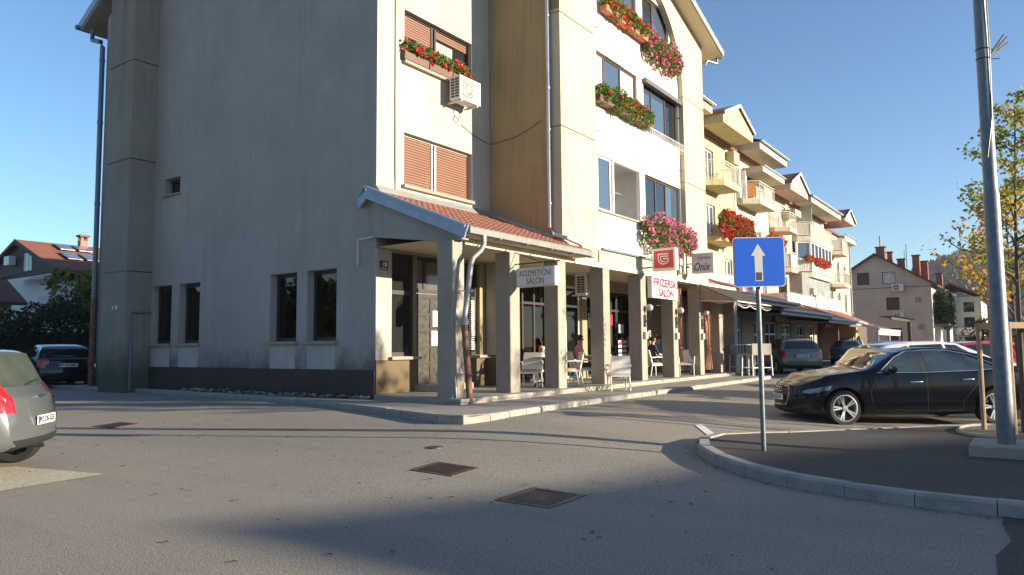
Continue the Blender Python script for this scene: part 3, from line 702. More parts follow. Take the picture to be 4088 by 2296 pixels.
mb = MB(); mb.box(10.815, 10.819, 8.65, 8.79, 3.63, 3.76); mb.build('gutter_end', fascia_m, cb)
# front downpipe: zinc above, rusty iron below
mb = MB(); mb.tube([(11.32, 8.72, 3.64), (11.32, 8.72, 3.48), (11.28, 8.76, 3.36), (11.12, 8.84, 3.2), (11.08, 8.86, 3.06), (10.93, 8.9, 1.98)], .055, 10); mb.lathe([(.06, -.05), (.085, -.04), (.085, .06), (.06, .11)], (10.925, 8.9, 1.93), n=12); mb.build('downpipe', zinc_pale, cb)
mb = MB(); mb.tube([(10.925, 8.9, 1.9), (11.02, 8.84, .38)], .065, 10); mb.lathe([(.068, -.03), (.078, 0), (.068, .03)], (10.99, 8.86, .95), n=10); mb.build('downpipe_foot', rust_m, cb)
mb = MB(); mb.tube([(10.83, 9.05, .9), (10.9, 9.06, .4)], .014, 6); mb.build('thin_pipe', offwhite, cb)
mb = MB(); mb.tube([(10.9, 9.08, .95), (11.2, 9.0, .96)], .02, 6); mb.build('pipe_bracket', offwhite, cb)
mb = MB(); mb.tube([(11.16, 8.85, 2.55), (10.95, 9.12, 2.55)], .012, 5); mb.build('pipe_bracket', offwhite, cb)
mb = MB(); mb.tube([(10.95, YW + .48, 3.25), (10.95, YW + .48, 3.8), (10.95, YW - .2, 3.84)], .02, 6); mb.build('vent_pipe', offwhite, cb)
mb = MB(); mb.box(24.751, 27.6, YW - .5, YW + 3, 3.63, 12.5); mb.build('rear_block', stucco_yellow, cb)
# rubble and tufts along the foot of the shaded wall
rnd = random.Random(11); mb = MB(); y = YW + .1
for i in range(120):
    y = rnd.uniform(YW + .1, 18.4); s_ = rnd.uniform(.02, .09); x = XW - .06 - rnd.random() * .14
    pts = [(x + rnd.uniform(-s_, s_), y + rnd.uniform(-s_, s_) * 1.6, PZ + rnd.uniform(-.01, s_ * 1.1)) for _ in range(7)]
    bm_ = bmesh.new(); [bm_.verts.new(p) for p in pts]; r_ = bmesh.ops.convex_hull(bm_, input=bm_.verts)
    bm_.verts.index_update(); b0 = len(mb.v); mb.v += [tuple(v.co) for v in bm_.verts]; mb.f += [tuple(b0 + v.index for v in f.verts) for f in bm_.faces]; bm_.free()
o = mb.build('rubble', mat('rubble_m', (.30, .29, .25), .9, var=.3, vs=8, bump=.5), None, 'stuff'); o['label'] = 'loose stones and crumbled plaster along the shaded wall foot'; o['category'] = 'rubble'
pts = [(XW - .05 - rnd.random() * .16, rnd.uniform(YW + .1, 18.4), PZ + .01 + rnd.random() * .1) for _ in range(700)]
o = leaves(pts, .025, leafmat('weed', [(.05, .07, .03), (.10, .10, .05)], 20), 'weeds', None); o['label'] = 'small weeds sprouting along the shaded wall foot'; o['category'] = 'weeds'
# ------------------------------------------------------------------ the row of flats beyond the gable
st_y2 = mat('stucco_lemon', (.46, .415, .235), .9, var=.06, bump=.2, bs=50, streak=.15)
st_cream2 = mat('stucco_pale', (.48, .43, .33), .9, var=.06, bump=.2, bs=50, streak=.15)
st_peach = mat('stucco_peach', (.46, .37, .28), .9, var=.06, bump=.2, bs=50, streak=.15)
st_pink = mat('stucco_pinkish', (.46, .37, .30), .9, var=.06, bump=.2, bs=50, streak=.15)
rail_m = mat('cream_railing', (.55, .52, .45), .45, var=.03)
balc_m = {'y': mat('balcony_yellow', (.50, .44, .25), .9, var=.12, streak=.45), 'c': mat('balcony_cream', (.50, .45, .33), .9, var=.12, streak=.45), 'p': mat('balcony_peach', (.48, .38, .28), .9, var=.12, streak=.45)}
YR = 14.2
def balcony(par, x0, x1, z0, z1, m, yf=13.0, rail=1.05, bars=.12, panel=None, rz=0):
    plan = [(x0 - .72, YR), (x0 - .68, yf + .86), (x0, yf), (x1, yf), (x1, YR)]
    mb = MB(); mb.prism([(x, y, z0) for x, y in plan], (0, 0, z1 - z0)); b = mb.build('balcony', m, par)
    ins = [(x0 - .64, YR), (x0 - .6, yf + .88), (x0 + .03, yf + .06), (x1 - .04, yf + .06), (x1 - .04, YR)]
    mb = MB()
    for (p, q) in zip(ins, ins[1:]):
        P, Q = Vector((*p, 0)), Vector((*q, 0)); L = (Q - P).length
        for zz in (z1 + .1, z1 + rail - .12): mb.bar((*p, zz), (*q, zz), .03, .03)
        mb.bar((*p, z1 + rail), (*q, z1 + rail), .06, .045)
        n = max(1, int(L / bars))
        for i in range(n + (q == ins[-1])):
            r = P.lerp(Q, i / n); th = .045 if i in (0, n) else .016
            mb.bar((r.x, r.y, z1), (r.x, r.y, z1 + rail - .1), th, th)
    mb.build('railing', rail_m, b)
    if panel:
        mb = MB()
        for (p, q) in zip(ins[1:4], ins[2:5]): mb.quad((p[0], p[1] + .03, z1 + .1), (q[0], q[1] + .03, z1 + .1), (q[0], q[1] + .03, z1 + rail - .08), (p[0], p[1] + .03, z1 + rail - .08))
        mb.build('rail_screen', panel, b)
    return b
def dormer(par, x0, x1, zb, zs, za, m, y0=12.7, y1=16):
    xm = (x0 + x1) / 2; mb = MB(); mb.prism([(x0, y0, zb), (x1, y0, zb), (x1, y0, zs), (xm, y0, za), (x0, y0, zs)], (0, y1 - y0, 0)); d = mb.build('dormer', m, par)
    for s, xe in ((1, x0 - .12), (-1, x1 + .12)):
        k = (za - zs) / (xm - x0); ze = zs - .12 * k
        mb = MB(); slab(mb, (xe, y0 - .12, ze + .12), (xe, y1, ze + .12), (xm, y1, za + .12), (xm, y0 - .12, za + .12), .11); mb.build('dormer_roof', roof_dark, d)
        mb = MB(); mb.bar((xe, y0 - .135, ze + .04), (xm, y0 - .135, za + .04), .03, .2); mb.build('verge_trim', zinc, d)
def roofbox(par, x0, x1, zb, zt, m, y0=12.7, y1=15):
    mb = MB(); mb.box(x0, x1, y0, y1, zb, zt); b = mb.build('eaves_box', m, par)
    mb = MB(); slab(mb, (x0 - .05, y0 - .1, zt + .06), (x1 + .05, y0 - .1, zt + .06), (x1 + .05, y1 + 2, zt + 1.5), (x0 - .05, y1 + 2, zt + 1.5), .05); mb.build('eaves_roof', roof_dark, b)
    mb = MB(); mb.tube([(x0 - .1, y0 - .12, zt + .02), (x1 + .15, y0 - .12, zt + .02)], .075, 8); mb.build('gutter', zinc, b)
curt = mat('curtained_glass', (.32, .34, .33), .1, var=.3, vs=2, spec=.8)
def rowwin(par, c, x0, x1, z0, z1, m=None, mull=(.5,)):
    window('y', c, x0, x1, z0, z1, .12, par, fr_wh, m or glass_sky, mull=mull, fw=.09)
def block(name, label, x0, x1, zt, m, holes, loc):
    t = thing(name, label, 'building', loc, group='row of flats above the shops')
    wall('wall', 'y', YR, x0, x1, .3, zt, holes, .15, m, t)
    for hh in holes: rowwin(t, YR, *hh)
    mb = MB(); mb.quad((x0, YR, .3), (x0, 24, .3), (x0, 24, zt), (x0, YR, zt)); mb.quad((x1, YR, .3), (x1, 24, .3), (x1, 24, zt), (x1, YR, zt)); mb.build('end_wall', m, t)
    mb = MB(); slab(mb, (x0, YR - .3, zt + .03), (x1, YR - .3, zt + .03), (x1, 20, zt + 3.2), (x0, 20, zt + 3.2), .15); mb.build('roof', roof_dark, t)
    return t
A = block('yellow_flats', 'yellow block of flats with chamfered balconies next to the arched gable', 27.7, 42.6, 13.05, st_y2, [(40.9, 42.2, 5.0, 6.4), (40.9, 42.2, 7.95, 9.3), (38.3, 39.6, 10.3, 12.3), (38.3, 39.6, 7.3, 9.2)], (33, YR, .3))
roofbox(A, 29, 35.45, 13.12, 13.55, st_y2); dormer(A, 37.05, 42.0, 13.12, 13.6, 14.57, st_y2)
balcony(A, 37.8, 40.2, 9.94, 10.25, balc_m['y']); balcony(A, 37.8, 40.2, 6.95, 7.25, balc_m['y'], rail=.5)
mb = MB(); mb.prism([(41.6, YR - .5, 12.0), (42.55, YR - .5, 12.0), (42.55, YR - .5, 12.75), (41.6, YR - .5, 12.75)], (0, .5, 0)); mb.build('roof_upstand', st_y2, A)
mb = MB(); mb.tube([(42.7, YR - .12, 12.3), (42.7, YR - .12, 4.6)], .06, 8); mb.build('downpipe', white_p, A)
B = block('cream_flats', 'cream block of flats with an orange balcony screen, flat deep eaves', 42.62, 49.4, 13.05, st_cream2, [(45.0, 46.6, 10.3, 12.3), (45.0, 46.6, 7.3, 9.3), (47.6, 48.8, 4.6, 6.2)], (46, YR, .3))
roofbox(B, 43.3, 49.1, 13.08, 13.52, st_cream2); balcony(B, 44.06, 47.2, 9.9, 10.25, balc_m['c']); balcony(B, 44.06, 47.2, 6.9, 7.25, balc_m['c'], panel=mat('rail_screen_white', (.6, .58, .5), .7))
mb = MB(); mb.box(44.6, 49.3, 12.95, YR, 12.0, 12.36); mb.build('canopy', st_cream2, B)
mb = MB(); mb.tube([(44.7, 12.9, 12.38), (49.4, 12.9, 12.38)], .06, 8); mb.build('gutter', zinc, B)
scr = mat('orange_reed_screen', (.38, .13, .04), .8, var=.2, vs=20)
mb = MB(); mb.prism([(43.62, 13.62, 10.35), (43.95, 13.2, 10.35), (43.98, 13.23, 10.35), (43.65, 13.65, 10.35)], (0, 0, .85)); mb.build('reed_screen', scr, B)
mb = MB(); mb.box(45.2, 46.9, 13.1, 13.13, 10.35, 11.2); mb.build('rail_mat', mat('patterned_mat', (.5, .42, .4), .8, var=.4, vs=14), B)
mb = MB(); mb.box(43.1, 43.35, 13.9, 14.1, 10.25, 12.0); mb.box(44.2, 44.45, 13.9, 14.15, 10.25, 12.1); mb.build('door_jamb', white_p, B)
C_ = block('peach_flats', 'peach block of flats with pointed dormer and small balconies', 49.42, 54.8, 11.75, st_peach, [(52.9, 54.0, 9.5, 11.3), (52.9, 54.0, 6.8, 8.4)], (52, YR, .3))
dormer(C_, 49.84, 54.35, 11.75, 12.2, 13.17, st_peach); balcony(C_, 50.5, 52.3, 9.04, 9.33, balc_m['p']); balcony(C_, 50.5, 52.3, 6.3, 6.6, balc_m['p'], panel=mat('lattice', (.62, .6, .54), .7))
mb = MB(); mb.box(53.1, 54.7, 13.3, YR, 10.55, 11.0); mb.build('roof_upstand', st_peach, C_)
D_ = block('glazed_flats', 'cream block of flats with glazed white bay and long railed balcony', 54.82, 65.8, 11.75, st_cream2, [(57.5, 59, 9.5, 11.4), (60.5, 62.5, 9.5, 11.4), (57, 58.6, 4.6, 6.2)], (60, YR, .3))
roofbox(D_, 55.33, 65.3, 11.78, 12.2, st_cream2); scw = mat('rail_screen_cream', (.60, .56, .45), .7, var=.1, vs=6)
balcony(D_, 56.2, 63.2, 9.03, 9.4, balc_m['c'], panel=scw); balcony(D_, 56.2, 63.0, 6.38, 6.73, balc_m['c'], panel=mat('rail_screen_bright', (.76, .75, .72), .6))
mb = MB(); pl = [(55.6, 13.95), (56.3, 13.15), (62.9, 13.15), (62.9, YR)]
for (p, q) in zip(pl, pl[1:]):
    P, Q = Vector((*p, 0)), Vector((*q, 0)); n = max(1, int((Q - P).length / 1.1))
    for i in range(n + (q == pl[-1])): r = P.lerp(Q, i / n); mb.bar((r.x, r.y, 7.7), (r.x, r.y, 9.0), .14, .14)
    for z in (7.72, 8.98): mb.bar((*p, z), (*q, z), .12, .12)
bw = mb.build('bay_window', fr_wh, D_)
mb = MB()
for (p, q) in zip(pl, pl[1:]): mb.quad((p[0], p[1] + .03, 7.72), (q[0], q[1] + .03, 7.72), (q[0], q[1] + .03, 9.0), (p[0], p[1] + .03, 9.0))
mb.build('pane', glass_sky, bw)
mb = MB(); mb.box(57.0, 57.06, 13.1, YR, 10.4, 11.75); mb.build('glass_divider', mat('frosted_screen', (.45, .48, .45), .2), D_)
Ee = block('pink_flats', 'pinkish end block of flats with narrow balconies at the row end', 65.82, 75.8, 11.3, st_pink, [(67.2, 68.4, 7.0, 8.7), (70.2, 71.3, 7.0, 8.9), (73, 74, 7, 8.7), (67.2, 68.4, 4.4, 6.1), (70.2, 71.3, 4.4, 6.1), (73, 74, 4.4, 6.1)], (70, YR, .3))
dormer(Ee, 66.8, 71.1, 12.0, 12.25, 13.16, st_pink); balcony(Ee, 67.0, 69.3, 9.1, 9.42, balc_m['p'], panel=scw); balcony(Ee, 67.2, 69.6, 6.35, 6.62, balc_m['p'])
mb = MB(); mb.box(71.15, 76.1, 13.6, YR + .1, 10.9, 11.3); mb.build('eaves', st_pink, Ee)
mb = MB(); mb.tube([(71.1, 13.5, 11.4), (76.2, 13.5, 11.4), (76.1, 13.7, 11.1), (75.75, YR - .1, 10.7), (75.75, YR - .1, 4.2)], .06, 8); mb.build('downpipe', zinc_pale, Ee)
mb = MB(); mb.tube([(70, YR - .4, 4.35), (72, YR - .7, 4.35), (74.5, YR - .5, 4.35)], .03, 6); mb.build('rail', zinc_pale, Ee)
# shops below: lean-to roofs with gutters, shop wall, windows
sh = thing('shop_row', 'low shop row with red lean-to roofs below the flats', 'building', (42, 11, .39))
wl = mat('shop_row_wall', (.36, .27, .21), .9, var=.08, bump=.2, bs=50)
SW = 12.2
shw = [(30.4, 31.9, .5, 3.0), (35.6, 37.4, .9, 2.8), (39.4, 40.8, .45, 2.7), (41.3, 43.6, .5, 2.75), (44.6, 46.6, .6, 2.7), (48.2, 49.8, .45, 2.7), (51.0, 52.4, .45, 2.75)]
wall('wall', 'y', SW, 27.6, 53.5, .3, 4.0, shw, .2, wl, sh)
for i, hh in enumerate(shw): window('y', SW, *hh, .1, sh, fr_wh, glass_sky if i in (1, 4) else shop_gl, mull=(.5,), trans=(.7,), fw=.1)
mb = MB(); mb.box(53.5, 75, SW + .6, SW + .8, .3, 3.6); mb.box(53.5, 53.7, 10.9, SW + .6, .3, 3.3); mb.build('bar_front', mat('bar_front_m', (.10, .06, .045), .6, var=.3), sh)
for k, (x0, x1, zg, yg) in enumerate(((27.5, 37.2, 3.34, 9.4), (35.0, 45.0, 3.02, 9.55), (44.8, 54.5, 2.86, 9.6), (54.0, 62.0, 2.9, 10.2))):
    mb = MB(); slab(mb, (x0, yg, zg + .12), (x1, yg, zg + .12), (x1, YR, zg + 1.9), (x0, YR, zg + 1.9), .14); r_ = mb.build('lean_to_roof', mat('red_roof', (.33, .10, .05), .8, var=.2, vs=6, bump=.3), sh)
    mb = MB(); mb.box(x0, x1, yg - .01, yg + .05, zg - .14, zg + .02); mb.build('fascia', zinc_pale, r_)
    mb = MB(); mb.tube([(x0 - .1, yg - .1, zg + .07), (x1 + .1, yg - .1, zg + .07)], .08, 8); mb.tube([(x0 + 1.2, yg - .1, zg + .05), (x0 + 1.3, yg + .1, zg + .35), (x0 + .9, yg + .6, zg + .55), (x0 + .9, yg + 1.6, zg + .95)], .05, 6); mb.build('gutter', zinc, r_)
    mb = MB(); mb.quad((x0, yg + .05, zg - .1), (x1, yg + .05, zg - .1), (x1, SW, zg + .12), (x0, SW, zg + .12)); mb.build('soffit', wl, r_)
parap = mat('terrace_parapet', (.62, .60, .56), .85, var=.08)
for x0, x1, z0, z1 in ((33.5, 42.4, 4.25, 5.0), (47.5, 54.6, 4.05, 4.75), (55.0, 62.8, 4.0, 4.9)):
    mb = MB(); mb.box(x0, x1, 12.55, 12.7, z0, z1); mb.box(x0 - .05, x0 + .1, 12.71, YR, z0, z1 - .003); o_ = mb.build('terrace_parapet', parap, sh)
    mb = MB(); mb.box(x0 - .1, x1 + .05, 12.5, 12.75, z1 + .001, z1 + .05); mb.build('coping', zinc_pale, o_)
mb = MB(); mb.box(52.0, 53.9, 12.75, 13.6, 4.8, 6.4); mb.build('conservatory', mat('grey_cabin', (.30, .29, .27), .3, .2, var=.2), sh)
mb = MB(); mb.box(55.5, 62.5, 13.2, 13.24, 4.95, 6.3); mb.build('conservatory_glazing', curt, sh)
mb = MB(); mb.bar((54.6, 12.9, 4.75), (55.6, 12.9, 5.4), .12, .1); mb.box(55.0, 55.7, 12.7, 13.1, 5.0, 5.5); mb.build('terrace_chair', offwhite, sh)
mb = MB(); mb.tube([(29.6, 12.05, 3.3), (29.6, 12.0, .5)], .055, 8); mb.build('downpipe', zinc_pale, sh)
# pub terrace: awnings on steel frame, dark pergola beam
aw = thing('terrace_awning', 'pink and white terrace awning on grey steel posts by the bar', 'awning', (61, 10, .39))
cv = mat('pink_canvas', (.55, .36, .30), .8, var=.12, vs=3)
for k, (x0, x1) in enumerate(((57.6, 62.6), (62.7, 67.8))):
    mb = MB(); slab(mb, (x0, 9.1, 2.5), (x1, 9.1, 2.5), (x1, 12.9, 3.65), (x0, 12.9, 3.65), .03); mb.build('canvas', cv, aw)
    mb = MB(); mb.box(x0, x1, 9.06, 9.09, 2.12, 2.5); mb.build('valance', mat('valance_m', (.62, .42, .40), .8, var=.35, vs=4), aw)
    mb = MB(); mb.bar((x0, 9.05, 2.56), (x0, 12.9, 3.7), .12, .14); mb.bar((x0, 9.04, 2.52), (x1, 9.04, 2.52), .1, .12); mb.bar((x0 + .05, 9.15, .35), (x0 + .05, 9.15, 2.45), .14, .14); mb.bar((x1 - .1, 9.15, .35), (x1 - .1, 9.15, 2.45), .12, .12); mb.build('steel_frame', zinc, aw)
mb = MB(); mb.box(57.8, 67.6, 9.3, 9.34, .45, 1.5); mb.build('wind_screen', mat('terrace_screen', (.16, .13, .11), .15, var=.1), aw)
mb = MB(); mb.box(60, 68, 12.3, 12.34, 2.0, 2.9); mb.build('yellow_backdrop', mat('ochre_cloth', (.45, .30, .08), .8), aw)
pgm = MB(); pgm.bar((60, 8.6, 3.35), (70, 8.6, 3.4), .12, .2); pgm.bar((69.5, 8.6, .3), (69.5, 8.6, 3.4), .25, .25); pgm.bar((70, 8.6, 3.05), (71, 8.6, 3.05), .1, .1)
for i in range(12): pgm.bar((60.4 + i * .85, 8.2, 3.5), (60.4 + i * .85, 9.4, 3.5), .1, .08)
tag(pgm.build('pergola', mat('pergola_wood', (.05, .035, .028), .6)), 'dark timber pergola beam in front of the beige house', 'pergola')

# ------------------------------------------------------------------ beige house and neighbours at the far end
bh = thing('beige_house', 'shaded beige house gable with brown roller shutters and chimneys', 'house', (89, 14, .3))
bm_ = mat('beige_render', (.52, .39, .31), .92, var=.10, vs=.6, bump=.2, bs=20, grime=.35, grimec=(.22, .16, .13))
HX, y0, y1, ya = 89, 8.75, 19.3, 14.02; ze, za = 8.1, 11.35
BH = [(14.69, 15.94, 8.02, 9.39), (12.11, 13.40, 7.99, 9.33), (11.82, 13.11, 5.14, 6.53), (11.7, 13.0, 1.5, 3.2)]
wall('wall', 'x', HX, y0, y1, .2, ze, BH, .2, bm_, bh)
mb = MB()
for (a, b, c, d) in BH:
    pass
# gable part above eaves level: cut round the tall windows is avoided by starting above them
zc = 9.45
kk = (za - ze) / (ya - y0)
def gy(z): return y0 + (z - ze) / kk, y1 - (z - ze) * (y1 - ya) / (za - ze)
a0, b0 = gy(zc)
mb.poly([(HX, a0, zc), (HX, b0, zc), (HX, ya, za)])
for u0, u1 in ((None, 12.11), (13.40, 14.69), (15.94, None)):
    pts = []
    if u0 is None: pts = [(y0, ze), (u1, ze), (u1, zc), (a0, zc)]
    elif u1 is None: pts = [(u0, ze), (y1, ze), (b0, zc), (u0, zc)]
    else: pts = [(u0, ze), (u1, ze), (u1, zc), (u0, zc)]
    mb.poly([(HX, u, z) for u, z in pts])
for (u0, u1, zt) in ((12.11, 13.40, 9.33), (14.69, 15.94, 9.39)): mb.quad((HX, u0, zt), (HX, u1, zt), (HX, u1, zc), (HX, u0, zc))
mb.build('gable_wall', bm_, bh)
mb = MB(); mb.quad((HX, y0, .2), (HX + 22, y0, .2), (HX + 22, y0, ze), (HX, y0, ze)); mb.build('front_wall', mat('house_front', (.50, .46, .38), .9, var=.1, vs=1), bh)
brs = mat('brown_shutter', (.075, .035, .03), .6, var=.1)
for i, (a, b, c, d) in enumerate(BH):
    f = MB(); pbox(f, 'x', HX, a, a + .06, c, d, .1, .16); pbox(f, 'x', HX, b - .06, b, c, d, .1, .16); pbox(f, 'x', HX, a, b, d - .06, d, .101, .161); pbox(f, 'x', HX, a, b, c, c + .06, .099, .159); fo = f.build('window', brs, bh)
    s_ = MB(); pbox(s_, 'x', HX, a + .05, b - .05, c + .05, d - .05, .13, .15); s_.build('pane' if i == 1 else 'shutter', mat('curtain_pane', (.5, .47, .42), .3, var=.3, vs=3) if i == 1 else brs, fo)
mb = MB(); mb.box(HX - .03, HX - .001, y0, y1, 7.55, 7.62); mb.build('string_course', mat('dark_line', (.16, .12, .10), .9), bh)
for y, z in ((9.9, 8.9), (10.0, 6.2), (9.9, 3.3)):
    mb = MB(); [mb.box(HX - .02, HX - .001, y - .3 + i * .16, y - .2 + i * .16, z - .3 + j * .14, z - .22 + j * .14) for i in range(4) for j in range(4)]; mb.build('vent', brs, bh)
mb = MB()
slab(mb, (HX - .5, y0 - .7, ze - .42), (HX + 22, y0 - .7, ze - .42), (HX + 22, ya, za + .12), (HX - .5, ya, za + .12), .2); slab(mb, (HX - .5, y1 + .7, ze - .42), (HX + 22, y1 + .7, ze - .42), (HX + 22, ya, za + .12), (HX - .5, ya, za + .12), .2)
mb.build('roof', mat('brown_roof', (.09, .05, .04), .85, var=.2), bh)
brick = mat('chimney_brick', (.26, .09, .06), .9, var=.3, vs=6)
for (x, y, w_, zb, zt) in ((HX + 1.5, 13.7, .9, 10.5, 12.25), (HX + 2.4, 12.9, .5, 10.5, 11.7), (HX + 3, 11.9, .7, 9.5, 10.9), (HX + 3, 10.4, .7, 8.5, 11.2), (HX + 4.2, 9.75, .7, 8.3, 10.6), (HX + 18, 9.6, .7, 8, 10.3)):
    mb = MB(); mb.box(x, x + w_, y - w_ / 2, y + w_ / 2, zb, zt); c_ = mb.build('chimney', brick, bh)
    mb = MB(); mb.box(x - .08, x + w_ + .08, y - w_ / 2 - .08, y + w_ / 2 + .08, zt + .001, zt + .12); mb.build('chimney_cap', black_m, c_)
mb = MB(); mb.tube([(HX + 1.9, 13.7, 12.3), (HX + 1.9, 13.7, 13.6)], .1, 8); mb.build('flue', zinc_pale, bh)
mb = MB(); mb.tube([(HX + 3, 11.3, 9.6), (HX + 3, 11.3, 12.6)], .035, 5); mb.tube([(HX + 3, 11.5, 9.6), (HX + 3, 11.5, 11.9)], .03, 5); mb.build('aerial', black_m, bh)
mb = MB(); [mb.tube([(HX - .5, 11.4 + i * .34, 3.9), (HX - .5, 11.4 + i * .34, 5.1)], .025, 5) for i in range(4)]; mb.tube([(HX - .5, 11.3, 5.0), (HX - .5, 12.6, 5.0)], .03, 5); mb.tube([(HX - .5, 11.3, 4.1), (HX - .5, 12.6, 4.1)], .03, 5); mb.build('window_grille', white_p, bh)
pts = []
rnd = random.Random(21)
for _ in range(5200):
    t = rnd.random(); x = HX + .8 + rnd.random() * 9; z = 4.0 + rnd.random() * 3.2 - abs(x - HX - 3.5) * .16; pts.append((x, y0 - .1 - rnd.random() * 1.3, z))
o = leaves(pts, .16, leafmat('ivy_leaf', [(.012, .028, .01), (.03, .06, .02)], 3), 'ivy', None); o['label'] = 'dark ivy hanging from the front of the beige house'; o['category'] = 'ivy'
mb = MB(); mb.box(HX + .6, HX + 9, y0 - 1.4, y0 - .1, 3.4, 3.55); mb.box(HX + 2, HX + 2.3, y0 - 1.3, y0 - 1.0, .3, 3.4); mb.build('porch', mat('porch_dark', (.10, .10, .11), .8), bh)
gh = thing('grey_house', 'pale grey house with balcony beyond the ivy at far right', 'house', (118, 5, .3))
mb = MB(); mb.box(114, 128, 5.6, 12, .2, 7.6); mb.build('wall', mat('pale_house', (.52, .48, .40), .9, var=.08), gh)
mb = MB(); slab(mb, (113.3, 4.6, 7.4), (129, 4.6, 7.4), (129, 9, 9.5), (113.3, 9, 9.5), .2); slab(mb, (113.3, 13, 7.4), (129, 13, 7.4), (129, 9, 9.5), (113.3, 9, 9.5), .2); mb.build('roof', roof_dark, gh)
for z in (1.0, 3.6, 5.6):
    mb = MB(); mb.box(113.96, 113.99, 6.4, 7.6, z, z + 1.3); mb.build('window', glass_dark, gh)
mb = MB(); mb.box(112.6, 113.95, 6.0, 8.5, 2.6, 3.5); mb.build('balcony', offwhite, gh)

# ------------------------------------------------------------------ red-roofed house far left
lh = thing('red_roof_house', 'white and dark timber house with red tiled roof and skylights', 'house', (22, 60, .3))
GX, rY, rZ, eY, eZ = 22.5, 60.23, 9.5, 53.9, 7.1
wdk = mat('dark_cladding', (.035, .025, .02), .7, var=.25, vs=4)
whr = mat('white_render', (.62, .62, .62), .9, var=.05)
k = (rZ - eZ) / (rY - eY); L2 = 67.0
mb = MB(); mb.poly([(GX, eY + .6, 6.85), (GX, L2, 6.85), (GX, L2, rZ - k * (L2 - rY) - .2), (GX, rY, rZ - .15), (GX, eY + .6, eZ + .1)]); mb.build('timber_gable', wdk, lh)
mb = MB(); mb.box(GX + .15, GX + 14, eY + 1.2, L2, .2, 6.84); mb.build('wall', whr, lh)
rt = mat('red_roof_tiles', (.20, .072, .042), .8, var=.15, vs=1.2, bump=.3, bs=8)
mb = MB(); slab(mb, (GX - .35, eY - .4, eZ - .1), (GX + 15, eY - .4, eZ - .1), (GX + 15, rY, rZ + .1), (GX - .35, rY, rZ + .1), .22); slab(mb, (GX - .35, L2 + .5, rZ - k * (L2 + .5 - rY) + .1), (GX + 15, L2 + .5, rZ - k * (L2 + .5 - rY) + .1), (GX + 15, rY, rZ + .1), (GX - .35, rY, rZ + .1), .22); rf = mb.build('roof', rt, lh)
mb = MB(); mb.bar((GX - .37, eY - .42, eZ - .22), (GX - .37, rY, rZ - .02), .06, .3); mb.box(GX + .1, GX + 14.5, eY + .9, eY + 1.19, 6.4, 7.0); mb.build('verge_board', wdk, lh)
slm = mat('skylight_glass', (.10, .14, .20), .15, var=.2, spec=.5)
def skyl(x0, x1, t0, t1):
    P = lambda x, t, o=.14: (x, eY - .4 + (rY - eY + .4) * t, eZ - .1 + (rZ - eZ + .2) * t + o)
    mb = MB(); mb.prism([P(x0, t0), P(x1, t0), P(x1, t1), P(x0, t1)], (0, 0, .06)); s_ = mb.build('skylight', zdark, rf)
    i = .1; mb = MB(); mb.quad(P(x0 + i, t0 + .02, .21), P(x1 - i, t0 + .02, .21), P(x1 - i, t1 - .02, .21), P(x0 + i, t1 - .02, .21)); mb.build('pane', slm, s_)
skyl(24.4, 25.4, .68, .88); skyl(25.7, 26.7, .68, .88); skyl(23.9, 24.9, .32, .55); skyl(25.2, 26.2, .32, .55)
mb = MB(); mb.box(26.45, 27.0, rY - .6, rY - .1, 9.0, 9.95); c_ = mb.build('chimney', mat('orange_brick', (.42, .16, .09), .9, var=.25, vs=8), lh)
mb = MB()
for dx in (0, .42):
    for dy in (0, .37): mb.box(26.47 + dx, 26.58 + dx, rY - .58 + dy, rY - .47 + dy, 9.951, 10.25)
mb.box(26.35, 27.1, rY - .7, rY, 10.251, 10.4); mb.build('chimney_top', rt, c_)
mb = MB(); mb.box(GX - .04, GX - .005, 57.9, 58.05, 7.2, 8.5); mb.box(GX - .04, GX - .005, 59.05, 59.2, 7.2, 8.5); mb.box(GX - .039, GX - .006, 58.4, 58.5, 7.2, 8.5); f_ = mb.build('window', whr, lh)
mb = MB(); mb.box(GX - .03, GX - .01, 58.05, 59.05, 7.2, 8.5); mb.build('pane', glass_dark, f_)
mb = MB(); mb.prism([(GX - .1, 55.4, 6.6), (GX - 1.2, 55.2, 6.35), (GX - 1.2, 59.4, 6.35), (GX - .1, 59.6, 6.6)], (0, 0, .06)); mb.build('awning', offwhite, lh)
mb = MB(); mb.box(GX - .5, GX - .05, 60.6, 61.5, 7.75, 8.4); mb.build('air_conditioner_box', white_p, lh)
mb = MB(); mb.box(GX - 1.2, GX + 4, eY + .2, eY + 1.19, 4.0, 4.6); mb.box(GX - 1.2, GX + 9, eY - .2, eY + .19, 4.6, 5.1); mb.build('balcony', whr, lh)
sd2 = thing('garden_shed', 'low brown-roofed outbuilding in front of the red-roofed house at left edge', 'shed', (15, 52, .3))
mb = MB(); mb.box(12, 18.6, 50.5, 55, .2, 4.4); mb.build('wall', mat('shed_stone', (.5, .44, .33), .9, var=.3, vs=3), sd2)
mb = MB(); slab(mb, (11, 49.8, 4.4), (19.2, 49.8, 4.4), (19.2, 53, 6.0), (11, 53, 6.0), .2); mb.build('roof', mat('shed_roof', (.13, .05, .035), .8), sd2)
